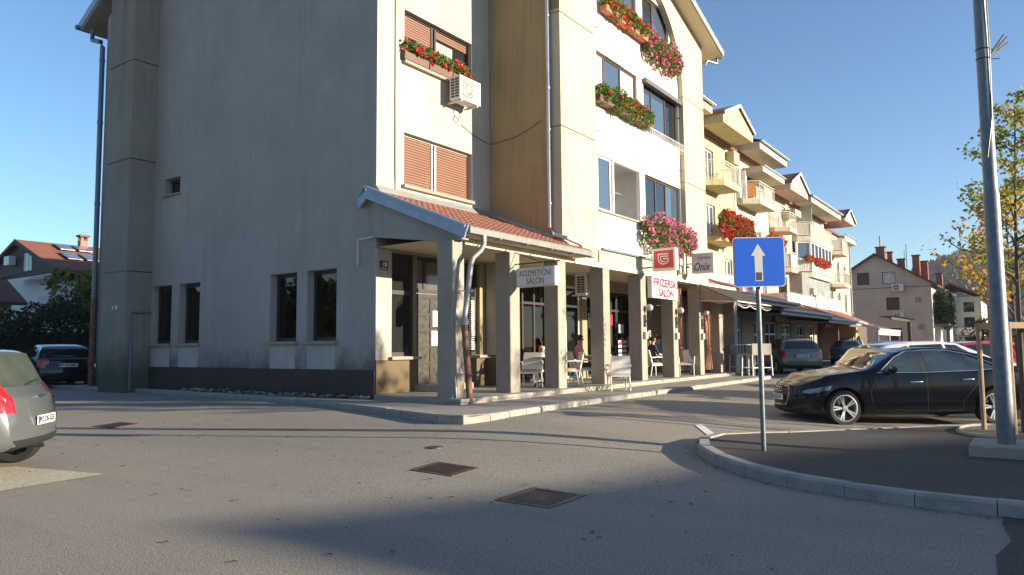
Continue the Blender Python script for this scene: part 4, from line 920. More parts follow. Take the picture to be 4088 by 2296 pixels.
# ------------------------------------------------------------------ vehicles
def interp(tab, s):
    if s <= tab[0][0]: return tab[0][1]
    for (a, va), (b, vb) in zip(tab, tab[1:]):
        if s <= b: return va + (vb - va) * (s - a) / (b - a) if b > a else vb
    return tab[-1][1]
def paintmat(name, c, metal=.3, rough=.28, coat=1.0):
    return mat(name, c, rough, metal, var=.03, vs=1, coat=coat)
tyre_m = mat('tyre_rubber', (.010, .010, .010), .85, var=.1)
rim_m = mat('alloy_rim', (.55, .56, .57), .3, .85, var=.05)
trim_m = mat('black_trim', (.02, .02, .021), .5, var=.05)
chrome_m = mat('chrome', (.75, .76, .78), .12, 1.0, var=0)
redl_m = mat('red_lens', (.45, .012, .012), .12, var=.1, coat=1)
whl_m = mat('clear_lens', (.55, .55, .55), .12, .3, var=.2, vs=20, coat=1)
orl_m = mat('orange_lens', (.6, .2, .03), .15, var=0, coat=1)
carglass = mat('car_glass', (.012, .016, .017), .03, var=0, spec=.9, coat=.3)
platew = mat('plate_white', (.72, .72, .70), .4, var=.02)
plateb = mat('plate_black', (.02, .02, .02), .5, var=0)
plateblue = mat('plate_blue', (.03, .08, .4), .5, var=0)
_plate_cache = {}
def make_car(name, label, loc, rz, S, scale=1.0, roll=0):
    """S: dict with L, W, top, belt, bot, wid tables along s (0=nose, L=tail)"""
    L = S['L']; W = S['W'] / 2
    root = thing(name, label, S.get('cat', 'car'), loc, rz, S.get('group', 'cars parked round the square'), local=True); root.scale = (scale,) * 3
    n = 76; ss = [0, .015, .05, .1] + [L * (i / n) for i in range(3, n - 2)] + [L - .1, L - .05, L - .015, L]
    keys = sorted({a for t in ('top', 'belt') for a, _ in S[t]} | set(ss)); ss = [k for k in keys if 0 <= k <= L]
    # drop near-duplicates
    s2 = [ss[0]]
    for k in ss[1:]:
        if k - s2[-1] > .012: s2.append(k)
    s2[-1] = L; ss = s2
    tv = [interp(S['top'], s) for s in ss]; bv = [interp(S['belt'], s) for s in ss]
    def sm(v, it=2):
        for _ in range(it): v = [v[0]] + [(v[i - 1] + 2 * v[i] + v[i + 1]) / 4 for i in range(1, len(v) - 1)] + [v[-1]]
        return v
    tv = sm(tv); bv = sm(bv); wv = sm([interp(S['wid'], s) for s in ss]); zv = sm([interp(S['bot'], s) for s in ss])
    th = S.get('tumble', .27); verts = []; m = 0
    for s, zt, zs, wf, zb in zip(ss, tv, bv, wv, zv):
        w_ = W * wf; zs = min(zs, zt - .015); hgt = zt - zs; k = min(1, hgt / .42); wt = w_ * (.97 - th * k)
        waist = zb + (zs - zb) * .55
        half = [(0, zb), (w_ * .6, zb), (w_ * .86, zb + .01), (w_ * .95, zb + .06), (w_ * .985, zb + (zs - zb) * .25), (w_, waist), (w_ * .995, waist + (zs - waist) * .45), (w_ * .985, zs - .07 * min(1, (zs - zb) / .4)), (w_ * .965, zs - .015), (w_ * .945, zs)]
        y0_ = w_ * .945
        for f in (.2, .4, .6, .8): half.append((y0_ + (wt - y0_) * f + .012 * k * math.sin(f * math.pi), zs + hgt * .86 * f))
        half += [(wt - .005 * k, zs + hgt * .88), (wt - .035 * k - .01, zs + hgt * .945), (wt * .86, zs + hgt * .975), (wt * .6, zs + hgt * .99), (wt * .3, zs + hgt * .998), (0, zt)]
        m = len(half)
        ring = [(L / 2 - s, y, z) for y, z in half] + [(L / 2 - s, -y, z) for y, z in half[-2:0:-1]]
        verts.append(ring)
    bm = bmesh.new(); R_ = len(verts[0]); V = [[bm.verts.new(p) for p in r] for r in verts]
    for i in range(len(V) - 1):
        for j in range(R_):
            j2 = (j + 1) % R_; bm.faces.new((V[i][j], V[i][j2], V[i + 1][j2], V[i + 1][j]))
    for Vr, flip in ((V[0], False), (V[-1], True)):
        zc_ = sum(v.co.z for v in Vr) / R_; prev = Vr
        for f_ in (.8, .6, .4, .2):
            cur_ = [bm.verts.new((v.co.x, v.co.y * f_, zc_ + (v.co.z - zc_) * f_)) for v in Vr]
            for j in range(R_): j2 = (j + 1) % R_; bm.faces.new((prev[j], prev[j2], cur_[j2], cur_[j]))
            prev = cur_
        cv = bm.verts.new((Vr[0].co.x, 0, zc_))
        for j in range(R_): bm.faces.new((prev[j], prev[(j + 1) % R_], cv))
    # nose / tail shaping: plan curvature and rake
    for v in bm.verts:
        if v.co.x > L / 2 - .6:
            f = max(0, (v.co.x - (L / 2 - .6)) / .6); v.co.x -= f * (S.get('nosecurve', .22) * (v.co.y / W) ** 2 + S.get('noserake', .10) * max(0, v.co.z - .55) / .3)
        if v.co.x < -L / 2 + .5:
            f = max(0, (-L / 2 + .5 - v.co.x) / .5); v.co.x += f * (S.get('tailcurve', .14) * (v.co.y / W) ** 2 + S.get('tailrake', .05) * max(0, v.co.z - .6) / .4 + .12 * max(0, .45 - v.co.z))
    bmesh.ops.recalc_face_normals(bm, faces=bm.faces); bm.normal_update()
    src = bm
    def patch(nm, polyv, view, side, m_, off=.005, parent=root, xlim=None, ymin=0):
        b = src.copy(); c = Vector((sum(p[0] for p in polyv) / len(polyv), sum(p[1] for p in polyv) / len(polyv)))
        def cut(co, no):
            geom = b.verts[:] + b.edges[:] + b.faces[:]; bmesh.ops.bisect_plane(b, geom=geom, plane_co=co, plane_no=no, clear_outer=True, dist=1e-5)
        for i in range(len(polyv)):
            p = Vector(polyv[i]); q = Vector(polyv[(i + 1) % len(polyv)]); e = q - p; nn = Vector((e.y, -e.x))
            if nn.dot(c - p) > 0: nn = -nn
            if view == 'side': cut((L / 2 - p.x, 0, p.y), (-nn.x, 0, nn.y))
            elif view == 'end': cut((0, p.x, p.y), (0, nn.x, nn.y))
            elif view == 'top': cut((L / 2 - p.x, p.y, 0), (-nn.x, nn.y, 0))
        if view == 'side': cut((0, side * (W * ymin if ymin else .02), 0), (0, -side, 0))
        if xlim:
            if xlim[0] is not None: cut((L / 2 - xlim[0], 0, 0), (1, 0, 0))
            if xlim[1] is not None: cut((L / 2 - xlim[1], 0, 0), (-1, 0, 0))
        if view == 'top': cut((0, 0, .5), (0, 0, -1))
        if not b.faces: b.free(); return None
        b.normal_update()
        for v in b.verts: v.co += v.normal * off
        me = bpy.data.meshes.new(nm); b.to_mesh(me); b.free(); me.shade_smooth(); return link(nm, me, m_, parent)
    # body with wheel arches cut out
    me = bpy.data.meshes.new('body'); bm.to_mesh(me); me.shade_smooth()
    bo = bpy.data.objects.new('tmp', me); col.objects.link(bo)
    wr = S['wr']; cut = MB()
    for sx in S['axles']: cut.lathe([(.001, -1.2), (wr + .05, -1.2), (wr + .05, 1.2), (.001, 1.2)], (L / 2 - sx, 0, wr + .01), 'y', 28)
    co_ = bpy.data.objects.new('cut', cut.mesh('cut')); col.objects.link(co_); md = bo.modifiers.new('b', 'BOOLEAN'); md.operation = 'DIFFERENCE'; md.object = co_; md.solver = 'EXACT'
    dg = bpy.context.evaluated_depsgraph_get(); me2 = bpy.data.meshes.new_from_object(bo.evaluated_get(dg)); bpy.data.objects.remove(bo); bpy.data.objects.remove(co_)
    if len(me2.polygons) < 200: me2 = me
    if S['paint'].name in ('black_paintwork', 'dark_blue_black'): S['paint'].node_tree.nodes['Principled BSDF'].inputs['Specular IOR Level'].default_value = .2
    me2.name = 'body'; me2.materials.clear(); me2.materials.append(S['paint']); me2.materials.append(trim_m)
    for p in me2.polygons:
        c = p.center
        if abs(c.y) < W * .9 and c.z < .62 and any(abs(c.x - (L / 2 - sx)) < wr + .06 for sx in S['axles']): p.material_index = 1
        if c.z < S['bot'][2][1] + .03 and abs(p.normal.z) > .6: p.material_index = 1
    me2.shade_smooth()
    try: me2.set_sharp_from_angle(angle=R(32))
    except Exception: pass
    body = link('body', me2, None, root)
    # glazing
    for side in (1, -1):
        for pl in S.get('side_glass', []): patch('side_window', pl, 'side', side, S.get('glass', carglass))
        for pl in S.get('side_black', []): patch('window_surround', pl, 'side', side, trim_m, .003)
        for pl, m_, nm in S.get('side_parts', []): patch(nm, pl, 'side', side, m_, .006, ymin=.68)
        for pts_ in S.get('seams', []):
            for a, b_ in zip(pts_, pts_[1:]):
                d = Vector((b_[0] - a[0], b_[1] - a[1])); nn = Vector((-d.y, d.x)).normalized() * .004
                patch('door_seam', [(a[0] - nn.x, a[1] - nn.y), (b_[0] - nn.x, b_[1] - nn.y), (b_[0] + nn.x, b_[1] + nn.y), (a[0] + nn.x, a[1] + nn.y)], 'side', side, trim_m, .0025, body)
    for pl, m_, nm, xl in S.get('end_parts', []): patch(nm, pl, 'end', 0, m_, .006, xlim=xl)
    for pl, m_, nm, xl in S.get('top_parts', []): patch(nm, pl, 'top', 0, m_, .005, xlim=xl)
    # chrome strips etc: bars along polyline on the side surface
    bm2 = src
    from mathutils.bvhtree import BVHTree
    bvh = BVHTree.FromBMesh(src)
    def surf(s, z, side):
        hit = bvh.ray_cast(Vector((L / 2 - s, side * 3, z)), Vector((0, -side, 0))); return hit[0]
    for pts_, r_, m_, nm in S.get('strips', []):
        for side in (1, -1):
            P = [];
            for (a, b_) in zip(pts_, pts_[1:]):
                for i in range(6): f = i / 6; q = surf(a[0] + (b_[0] - a[0]) * f, a[1] + (b_[1] - a[1]) * f, side); q and P.append(q + Vector((0, side * .004, 0)))
            q = surf(*pts_[-1], side); q and P.append(q + Vector((0, side * .004, 0)))
            if len(P) > 1: mb = MB(); mb.tube(P, r_, 6); mb.build(nm, m_, root)
    for (s, z) in S.get('handles', []):
        for side in (1, -1):
            q = surf(s, z, side)
            if q: mb = MB(); mb.tube([q + Vector((.10, side * .01, 0)), q + Vector((.07, side * .035, .004)), q + Vector((-.08, side * .035, .004)), q + Vector((-.11, side * .01, 0))], .014, 6); mb.build('door_handle', S.get('handle_m', S['paint']), body)
    if 'mirror' in S:
        s, z = S['mirror']
        for side in (1, -1):
            q = surf(s, z, side)
            if q:
                mb = MB(); mb.ball((0, 0, 0), .1, 8); mb.v = [(q.x + x * .62 + .03, q.y + side * .15 + y * 1.2, q.z + .03 + zz * .66) for x, y, zz in mb.v]; mb.bar(q + Vector((0, -side * .02, 0)), q + Vector((0, side * .1, .02)), .05, .05); mb.build('wing_mirror', S['paint'], root)
    # wheels
    nsp = S.get('spokes', 5)
    for sx in S['axles']:
        for side in (1, -1):
            c = (L / 2 - sx, side * (W - .115), wr); tm_ = MB(); rr = wr * S.get('rimf', .66)
            tm_.lathe([(rr, -.1), (wr * .93, -.105), (wr * .985, -.085), (wr, -.05), (wr, .05), (wr * .985, .085), (wr * .93, .105), (rr, .1)], (0, 0, 0), 'y', 28)
            wh = tm_.build('wheel', tyre_m, root); wh.location = c
            steer = S.get('steer', 0) if sx == S['axles'][0] else 0
            wh.rotation_euler = (0, 0, steer)
            rm = MB(); o = side
            rm.lathe([(rr + .004, -.09 * o), (rr + .004, .1 * o), (rr - .012, .102 * o), (rr - .025, .08 * o), (rr - .03, .02 * o)], (0, 0, 0), 'y', 24)
            for k in range(nsp):
                t = 2 * math.pi * k / nsp + .3
                for dt in ((-.13, .13) if S.get('twin', False) else (0,)):
                    w2 = .028 if S.get('twin', False) else S.get('spw', .06)
                    p0 = Vector((math.sin(t) * .03, .07 * o, math.cos(t) * .03)); p1 = Vector((math.sin(t + dt) * (rr - .015), .085 * o, math.cos(t + dt) * (rr - .015))); rm.bar(p0, p1, w2, .03, up=(0, 1, 0))
            rm.lathe([(.001, .1 * o), (.05, .098 * o), (.055, .07 * o)], (0, 0, 0), 'y', 12); rm.build('rim', S.get('rim', rim_m), wh)
            bd = MB(); bd.lathe([(.001, .02 * o), (rr - .02, .02 * o)], (0, 0, 0), 'y', 18); bd.build('brake_disc', trim_m, wh)
    # number plates
    for (where, z, body_t) in S.get('plates', []):
        o = -1 if where == 'rear' else 1
        hit = bvh.ray_cast(Vector((o * 5, 0, z)), Vector((-o, 0, 0)))[0]
        if hit is None: continue
        x = hit.x + o * .012
        mb = MB(); mb.box(min(x, x + o * .012), max(x, x + o * .012), -.26, .26, z - .055, z + .055); pl = mb.build('number_plate', platew, root)
        xs_ = x + o * .0135; mb = MB(); mb.box(min(xs_, xs_ - o * .001), max(xs_, xs_ - o * .001), *( (-.257, -.22) if o == 1 else (.22, .257)), z - .05, z + .05); mb.build('plate_band', plateblue, pl)
        place_text('plate_text', body_t, .095, (xs_, 0, z), (0, -o if o == -1 else 1, 0) if False else (0, 1 if o == 1 else -1, 0), (0, 0, 1), plateb, pl, bold=.004, ex=.0006)
    src_keep = bvh
    bm.free()
    root['_'] = 0; del root['_']
    return root, bvh
# --- black saloon by the island
audi = dict(L=4.70, W=1.83, wr=.325, axles=(.87, 3.68), paint=paintmat('black_paintwork', (.003, .004, .008), .0, .25, .35), tumble=.30, nosecurve=.42, noserake=.06, tailcurve=.2, twin=True, rimf=.75, steer=R(6),
    top=[(0, .72), (.12, .80), (.5, .91), (1.25, 1.00), (1.42, 1.03), (2.05, 1.34), (2.4, 1.415), (2.75, 1.427), (3.2, 1.40), (3.6, 1.30), (4.15, 1.07), (4.5, 1.03), (4.66, 1.0), (4.7, .96)],
    belt=[(0, .66), (.3, .80), (1.2, .92), (2.0, .945), (3.4, .985), (4.2, 1.0), (4.6, .98), (4.7, .9)],
    bot=[(0, .26), (.1, .2), (.4, .18), (.9, .17), (4.0, .18), (4.4, .24), (4.7, .36)],
    wid=[(0, .64), (.05, .74), (.18, .87), (.45, .955), (.8, .985), (1.3, 1), (3.6, 1), (4.3, .95), (4.6, .86), (4.7, .78)],
    glass=mat('tinted_car_glass', (.035, .05, .05), .03, var=.3, vs=2, spec=.9, coat=.4),
    side_glass=[[(1.62, .985), (2.38, .975), (2.38, 1.335), (2.2, 1.325), (1.98, 1.25)], [(2.47, .98), (3.25, 1.0), (3.2, 1.30), (2.9, 1.345), (2.47, 1.345)], [(3.3, 1.005), (3.78, 1.035), (3.25, 1.275)]],
    side_black=[[(1.55, .96), (3.3, .985), (3.3, 1.33), (2.6, 1.37), (2.1, 1.33)], [(3.3, .985), (3.86, 1.025), (3.45, 1.2), (3.3, 1.31)]],
    seams=[[(1.42, .3), (1.36, .6), (1.5, .93)], [(2.42, .26), (2.42, .96)], [(3.42, .98), (3.36, .75), (3.1, .45), (3.08, .26)], [(1.42, .27), (3.08, .27)]],
    handles=[(2.2, .79), (3.18, .83)], mirror=(1.78, .99), handle_m=chrome_m,
    strips=[([(1.52, .962), (2.4, .962), (3.3, .988), (3.88, 1.028)], .007, chrome_m, 'chrome_strip'), ([(1.58, .985), (1.95, 1.245), (2.2, 1.345), (2.6, 1.375), (3.0, 1.362), (3.4, 1.28), (3.88, 1.035)], .007, chrome_m, 'chrome_strip')],
    side_parts=[([(.16, .60), (.30, .66), (.66, .74), (.62, .66), (.34, .585)], mat('headlight_lens', (.16, .17, .19), .08, .4, var=.4, vs=25, coat=1), 'headlight'), ([(4.3, .78), (4.7, .76), (4.7, .92), (4.4, .95)], redl_m, 'tail_light')],
    end_parts=[([(-.36, .70), (.36, .70), (.30, .36), (-.30, .36)], trim_m, 'grille', (None, .5)), ([(-.95, .30), (.95, .30), (.95, .2), (-.95, .2)], trim_m, 'front_lip', (None, .6)), ([(.44, .36), (.74, .39), (.74, .31), (.44, .30)], trim_m, 'air_intake', (None, .5)), ([(-.44, .36), (-.74, .39), (-.74, .31), (-.44, .30)], trim_m, 'air_intake', (None, .5))],
    top_parts=[([(1.36, -.74), (1.36, .74), (2.12, .53), (2.12, -.53)], mat('windscreen_glass', (.02, .025, .024), .03, var=0, spec=.9, coat=.4), 'windscreen', (1.3, 2.2)), ([(3.45, -.5), (3.45, .5), (4.1, .62), (4.1, -.62)], carglass, 'rear_window', (3.4, 4.2))],
    plates=[('front', .50, 'LJ GZ-171')])
hd = math.atan2(2.12, -1.6)
mid = Vector((14.94, 1.79, 0)); rt_ = Vector((math.sin(hd), -math.cos(hd), 0)); fw_ = Vector((math.cos(hd), math.sin(hd), 0))
ctr = mid + rt_ * .76 + fw_ * (-(4.70 / 2 - (0.87 + 3.68) / 2) * .965)
AUD, abvh = make_car('parked_car', 'glossy black saloon parked beside the traffic island, front to the left', (ctr.x, ctr.y, .015), hd, audi, .965)
# four-ring badge, grille bars and chrome surround laid on the nose surface
def nosep(y, z, o=.006):
    q = abvh.ray_cast(Vector((5, y, z)), Vector((-1, 0, 0)))[0]; return q + Vector((o, 0, 0)) if q else Vector((2.3, y, z))
mb = MB()
for k in range(4):
    yc_, zc2 = -.105 + .07 * k, .645; mb.tube([nosep(yc_ + .045 * math.cos(a), zc2 + .045 * math.sin(a), .02) for a in [2 * math.pi * i / 14 for i in range(15)]], .007, 5, False)
mb.build('badge', chrome_m, AUD)
for k in range(8):
    z = .385 + .038 * k; hw = .29 + .06 * (z - .36) / .34; mb = MB(); mb.tube([nosep(-hw + 2 * hw * i / 10, z, .008) for i in range(11)], .006, 5); mb.build('grille_bar', mat('grille_chrome', (.12, .12, .13), .3, .8), AUD)
pg_ = [(-.305, .355), (-.36, .60), (-.33, .70), (-.2, .715), (0, .72), (.2, .715), (.33, .70), (.36, .60), (.305, .355), (0, .35), (-.305, .355)]
mb = MB(); mb.tube([nosep(*p, .008) for p in pg_], .011, 6, False); mb.build('grille_surround', chrome_m, AUD)
# --- silver hatchback driving off at the left edge
yaris = dict(L=3.78, W=1.69, wr=.30, axles=(.72, 3.18), paint=paintmat('silver_paintwork', (.15, .165, .165), .5, .3), tumble=.30, nosecurve=.3, tailcurve=.16, tailrake=.10, spw=.05, spokes=7,
    top=[(0, .72), (.15, .85), (.7, 1.0), (.95, 1.05), (1.6, 1.45), (2.1, 1.53), (2.7, 1.52), (3.25, 1.47), (3.42, 1.42), (3.62, 1.05), (3.72, .95), (3.78, .90)],
    belt=[(0, .68), (.6, .92), (1.2, .96), (2.6, 1.02), (3.4, 1.06), (3.62, 1.0), (3.78, .86)],
    bot=[(0, .28), (.1, .22), (.4, .19), (3.2, .2), (3.5, .26), (3.78, .34)],
    wid=[(0, .72), (.1, .86), (.4, .96), (1, 1), (3.0, 1), (3.4, .98), (3.65, .93), (3.78, .84)],
    side_glass=[[(1.2, 1.03), (2.0, 1.04), (2.0, 1.42), (1.75, 1.40)], [(2.07, 1.045), (2.75, 1.07), (2.7, 1.40), (2.07, 1.43)], [(2.82, 1.08), (3.15, 1.1), (3.05, 1.32), (2.82, 1.39)]],
    side_parts=[([(3.3, .78), (3.78, .72), (3.78, 1.0), (3.5, 1.06), (3.36, 1.03)], redl_m, 'tail_light'), ([(.15, .7), (.6, .82), (.6, .72), (.2, .62)], whl_m, 'headlight')],
    end_parts=[([(-.62, 1.03), (.62, 1.03), (.52, 1.42), (-.52, 1.42)], mat('dusty_rear_glass', (.05, .06, .045), .12, var=.3, vs=3), 'rear_window', (3.3, None)), ([(-.66, .42), (.66, .42), (.5, .28), (-.5, .28)], trim_m, 'bumper_insert', (3.5, None))],
    seams=[[(2.03, .3), (2.03, 1.03)], [(2.95, 1.05), (2.9, .8), (2.7, .5), (2.68, .3)]], handles=[(2.75, .9)], mirror=(1.25, 1.02), plates=[('rear', .62, 'PO DS-555')])
def mid_from_wheel(px, py, hdg, L, W, sx, side, scale=1):
    """car centre so that the wheel at station sx on the given side (+1 left) stands at px,py"""
    lx, ly = (L / 2 - sx) * scale, side * (W / 2 - .1) * scale
    return px - (math.cos(hdg) * lx - math.sin(hdg) * ly), py - (math.sin(hdg) * lx + math.cos(hdg) * ly)
h = R(138); x, y = mid_from_wheel(3.62, 11.02, h, 3.78, 1.69, 3.18, 1)
YAR, ybvh = make_car('moving_car', 'silver hatchback leaving the view at the left edge, tail light lit by sun', (x * .9 - .11, y * .9 + .14, 0), h, yaris, 1.0)
hitx = lambda y_, z_: (ybvh.ray_cast(Vector((-5, y_, z_)), Vector((1, 0, 0)))[0] or Vector((-1.8, y_, z_))) - Vector((.015, 0, 0))
mb = MB(); mb.tube([hitx(.1, 1.04), hitx(-.12, 1.07), hitx(-.42, 1.09)], .011, 5); mb.build('rear_wiper', trim_m, YAR)
mb = MB(); mb.tube([hitx(-.12, .90), hitx(.12, .90)], .014, 6); mb.build('hatch_handle', chrome_m, YAR)
mb = MB(); mb.tube([(-1.4, -.45, .25), (-1.72, -.45, .24)], .028, 8); mb.build('exhaust', trim_m, YAR)
mb = MB(); mb.lathe([(.028, -.003), (.036, 0), (.028, .003), (.022, 0), (.028, -.003)], (-1.90, 0, .93), 'x', 14); mb.build('badge', chrome_m, YAR)
# --- generic hatchback with variations
def hatch(paint, **k):
    d = dict(L=4.15, W=1.74, wr=.31, axles=(.85, 3.45), paint=paint, tumble=.28, nosecurve=.3, tailcurve=.14, tailrake=.08, spw=.05, spokes=6,
        top=[(0, .70), (.15, .82), (.8, .95), (1.15, 1.01), (1.85, 1.38), (2.3, 1.43), (3.0, 1.42), (3.5, 1.35), (3.75, 1.22), (3.98, .99), (4.1, .96), (4.15, .9)],
        belt=[(0, .66), (.7, .86), (1.3, .92), (3.0, .97), (3.7, 1.0), (4.0, .95), (4.15, .86)],
        bot=[(0, .28), (.1, .22), (.4, .19), (3.5, .2), (3.9, .26), (4.15, .36)],
        wid=[(0, .72), (.1, .86), (.4, .96), (1, 1), (3.3, 1), (3.8, .97), (4.05, .92), (4.15, .85)],
        side_glass=[[(1.4, .98), (2.2, .985), (2.2, 1.345), (1.95, 1.33)], [(2.27, .99), (3.0, 1.01), (3.0, 1.33), (2.27, 1.355)], [(3.06, 1.02), (3.5, 1.05), (3.3, 1.27), (3.06, 1.32)]],
        side_parts=[([(3.85, .70), (4.15, .68), (4.15, .95), (3.98, .98)], redl_m, 'tail_light'), ([(.15, .66), (.6, .78), (.6, .68), (.2, .6)], whl_m, 'headlight')],
        end_parts=[([(-.62, 1.0), (.62, 1.0), (.5, 1.36), (-.5, 1.36)], carglass, 'rear_window', (3.5, None)), ([(.55, .66), (.84, .66), (.84, .97), (.60, .97)], redl_m, 'tail_light', (3.95, None)), ([(-.55, .66), (-.84, .66), (-.84, .97), (-.60, .97)], redl_m, 'tail_light', (3.95, None)), ([(-.32, .80), (.32, .80), (.30, .66), (-.30, .66)], trim_m, 'plate_recess', (4.0, None)), ([(-.8, .34), (.8, .34), (.8, .2), (-.8, .2)], trim_m, 'bumper_skirt', (3.9, None))],
        top_parts=[([(1.1, -.72), (1.1, .72), (1.88, .55), (1.88, -.55)], carglass, 'windscreen', (1.05, 1.95))],
        seams=[[(2.23, .28), (2.23, .98)], [(3.1, .98), (3.05, .75), (2.88, .48), (2.86, .28)], [(1.25, .3), (1.25, .9)]], handles=[(2.1, .84), (2.95, .87)], mirror=(1.5, .97))
    d.update(k); return d
gp_ = paintmat('green_paintwork', (.085, .125, .085), .35, .3)
h = R(29); x, y = mid_from_wheel(30.4, 8.5, h, 4.15, 1.74, 3.45, 1)
AST, _ = make_car('parked_car', 'metallic green hatchback parked by the shops, rear towards us', (x, y, .29), h, hatch(gp_, plates=[('rear', .73, 'KP E5-004')], spw=.07, spokes=5))
mb = MB(); mb.lathe([(.03, -.003), (.04, 0), (.03, .003)], (-2.06, 0, .9), 'x', 12); mb.build('badge', chrome_m, AST)
sed = dict(L=4.35, W=1.70, wr=.30, axles=(.82, 3.38), paint=paintmat('grey_paintwork', (.10, .10, .105), .4, .3), tumble=.28, nosecurve=.3, tailcurve=.12, spw=.06,
    top=[(0, .70), (.15, .82), (.9, .95), (1.2, 1.0), (1.85, 1.37), (2.3, 1.43), (2.9, 1.42), (3.2, 1.34), (3.65, 1.06), (4.0, 1.03), (4.28, 1.0), (4.35, .93)],
    belt=[(0, .66), (.7, .86), (1.3, .92), (3.0, .96), (4.0, .98), (4.25, .94), (4.35, .86)], bot=[(0, .28), (.1, .22), (.4, .2), (3.5, .2), (4.0, .26), (4.35, .36)],
    wid=[(0, .72), (.1, .86), (.4, .96), (1, 1), (3.6, 1), (4.1, .97), (4.3, .92), (4.35, .86)],
    side_glass=[[(1.4, .97), (2.2, .98), (2.2, 1.34), (1.95, 1.33)], [(2.27, .985), (3.05, 1.0), (2.95, 1.31), (2.27, 1.35)]],
    side_parts=[([(4.05, .70), (4.35, .68), (4.35, .93), (4.1, .95)], redl_m, 'tail_light')],
    end_parts=[([(-.62, 1.06), (.62, 1.06), (.52, 1.36), (-.52, 1.36)], carglass, 'rear_window', (3.1, 3.75)), ([(.56, .68), (.84, .68), (.84, .95), (.62, .93)], redl_m, 'tail_light', (4.1, None)), ([(-.56, .68), (-.84, .68), (-.84, .95), (-.62, .93)], redl_m, 'tail_light', (4.1, None)), ([(-.83, .62), (.83, .62), (.83, .57), (-.83, .57)], trim_m, 'bumper_strip', (3.9, None)), ([(-.8, .34), (.8, .34), (.8, .2), (-.8, .2)], trim_m, 'bumper_skirt', (4.0, None))],
    top_parts=[([(1.15, -.7), (1.15, .7), (1.88, .53), (1.88, -.53)], carglass, 'windscreen', (1.1, 1.95))],
    seams=[[(2.23, .28), (2.23, .98)]], mirror=(1.5, .97), plates=[('rear', .52, 'KP VD-808')])
h = R(3); make_car('parked_car', 'dark grey saloon parked beyond the green hatchback', (47.0, 9.0, .29), h, sed)
# dark estate behind the left house corner
blk = hatch(paintmat('dark_blue_black', (.004, .006, .011), 0, .2, .4), plates=[('rear', .76, 'PO RA-805')],
    end_parts=[([(-.64, 1.0), (.64, 1.0), (.54, 1.36), (-.54, 1.36)], carglass, 'rear_window', (3.5, None)), ([(.5, .80), (.86, .78), (.86, .95), (.52, .93)], redl_m, 'tail_light', (3.9, None)), ([(-.5, .80), (-.86, .78), (-.86, .95), (-.52, .93)], redl_m, 'tail_light', (3.9, None)), ([(-.32, .82), (.32, .82), (.3, .68), (-.3, .68)], trim_m, 'plate_recess', (4.0, None))])
h = R(78); x, y = mid_from_wheel(10.15, 25.6, h, 4.15, 1.74, 3.45, 1); make_car('parked_car', 'black hatchback parked in shade behind the corner drainpipe', (x, y, .25), h, blk)
h = R(80); make_car('parked_car', 'blue car almost hidden between the silver and black hatchbacks', (6.3, 31.0, .1), h, hatch(paintmat('blue_paintwork', (.05, .12, .22), .3, .3)))
h = hd + R(182); make_car('parked_car', 'white hatchback whose roof shows above the black saloon', (19.9, 2.0, .02), h, hatch(paintmat('white_paintwork', (.62, .62, .6), 0, .3)), 1.05)
h = hd + R(0); make_car('parked_car', 'red hatchback behind the lamp pole at the right', (23.3, 1.75, .0), h, hatch(paintmat('red_paintwork', (.52, .012, .04), 0, .25)), 1.06)
h = R(150); make_car('parked_car', 'silver estate seen far off in front of the beige house', (41.5, 6.4, .15), h, hatch(paintmat('silver_blue', (.35, .38, .42), .4, .3)), 1.03)
h = hd; make_car('parked_car', 'grey car with red tail light cut off by the right edge of the picture', (19.3, -1.95, 0), h, hatch(yaris['paint']))
h = R(140); make_car('parked_car', 'dark car far right between the tree stakes', (29.0, 1.3, 0), h, hatch(sed['paint']))
# ------------------------------------------------------------------ signs
def lightbox(name, label, cat, x0, x1, y0, y1, z0, z1, face, fm, edge=None, fr=.035):
    t = thing(name, label, cat, ((x0 + x1) / 2, (y0 + y1) / 2, z0))
    mb = bevel_box(x0, x1, y0, y1, z0, z1, .02); mb.build('case', edge or white_p, t)
    mb = MB()
    if face == 'x': mb.box(x0 - .006, x0 - .001, y0 + fr, y1 - fr, z0 + fr, z1 - fr)
    else: mb.box(x0 + fr, x1 - fr, y0 - .006, y0 - .001, z0 + fr, z1 - fr)
    mb.build('face_panel', fm, t); return t
redm = mat('sign_red', (.62, .02, .03), .4, var=.02); dkbl = mat('sign_ink_blue', (.05, .09, .22), .5, var=0); brn = mat('sign_brown_ink', (.20, .13, .08), .5, var=0)
UX, UZ = (0, -1, 0), (0, 0, 1)
pm = mat('sign_face_white', (.72, .70, .66), .4, var=.02)
s1 = lightbox('shop_sign', 'rounded white KOZMETICNI SALON box sign hanging from the arcade column', 'shop sign', 12.86, 13.02, 8.04, 9.05, 2.73, 3.14, 'x', pm)
place_text('lettering', 'KOZMETIČNI', .165, (12.852, 8.545, 3.035), UX, UZ, brn, s1, fit=(.78, .17)); place_text('lettering', 'SALON', .165, (12.852, 8.545, 2.85), UX, UZ, brn, s1, fit=(.44, .14))
mb = MB(); mb.tube([(12.94, 9.12, 3.24), (12.94, 7.98, 3.24)], .014, 6); mb.tube([(12.94, 9.12, 3.5), (12.94, 8.45, 3.25)], .01, 6); mb.tube([(12.94, 8.9, 3.24), (12.94, 8.9, 3.13)], .008, 5); mb.tube([(12.94, 8.2, 3.24), (12.94, 8.2, 3.13)], .008, 5); mb.build('bracket', black_m, s1)
s2 = lightbox('bank_sign', 'red square box sign with white curved emblem, grey frame', 'sign', 19.3, 19.52, 8.1, 8.82, 3.58, 4.22, 'x', redm, mat('sign_alu', (.55, .54, .50), .4, .3), .07)
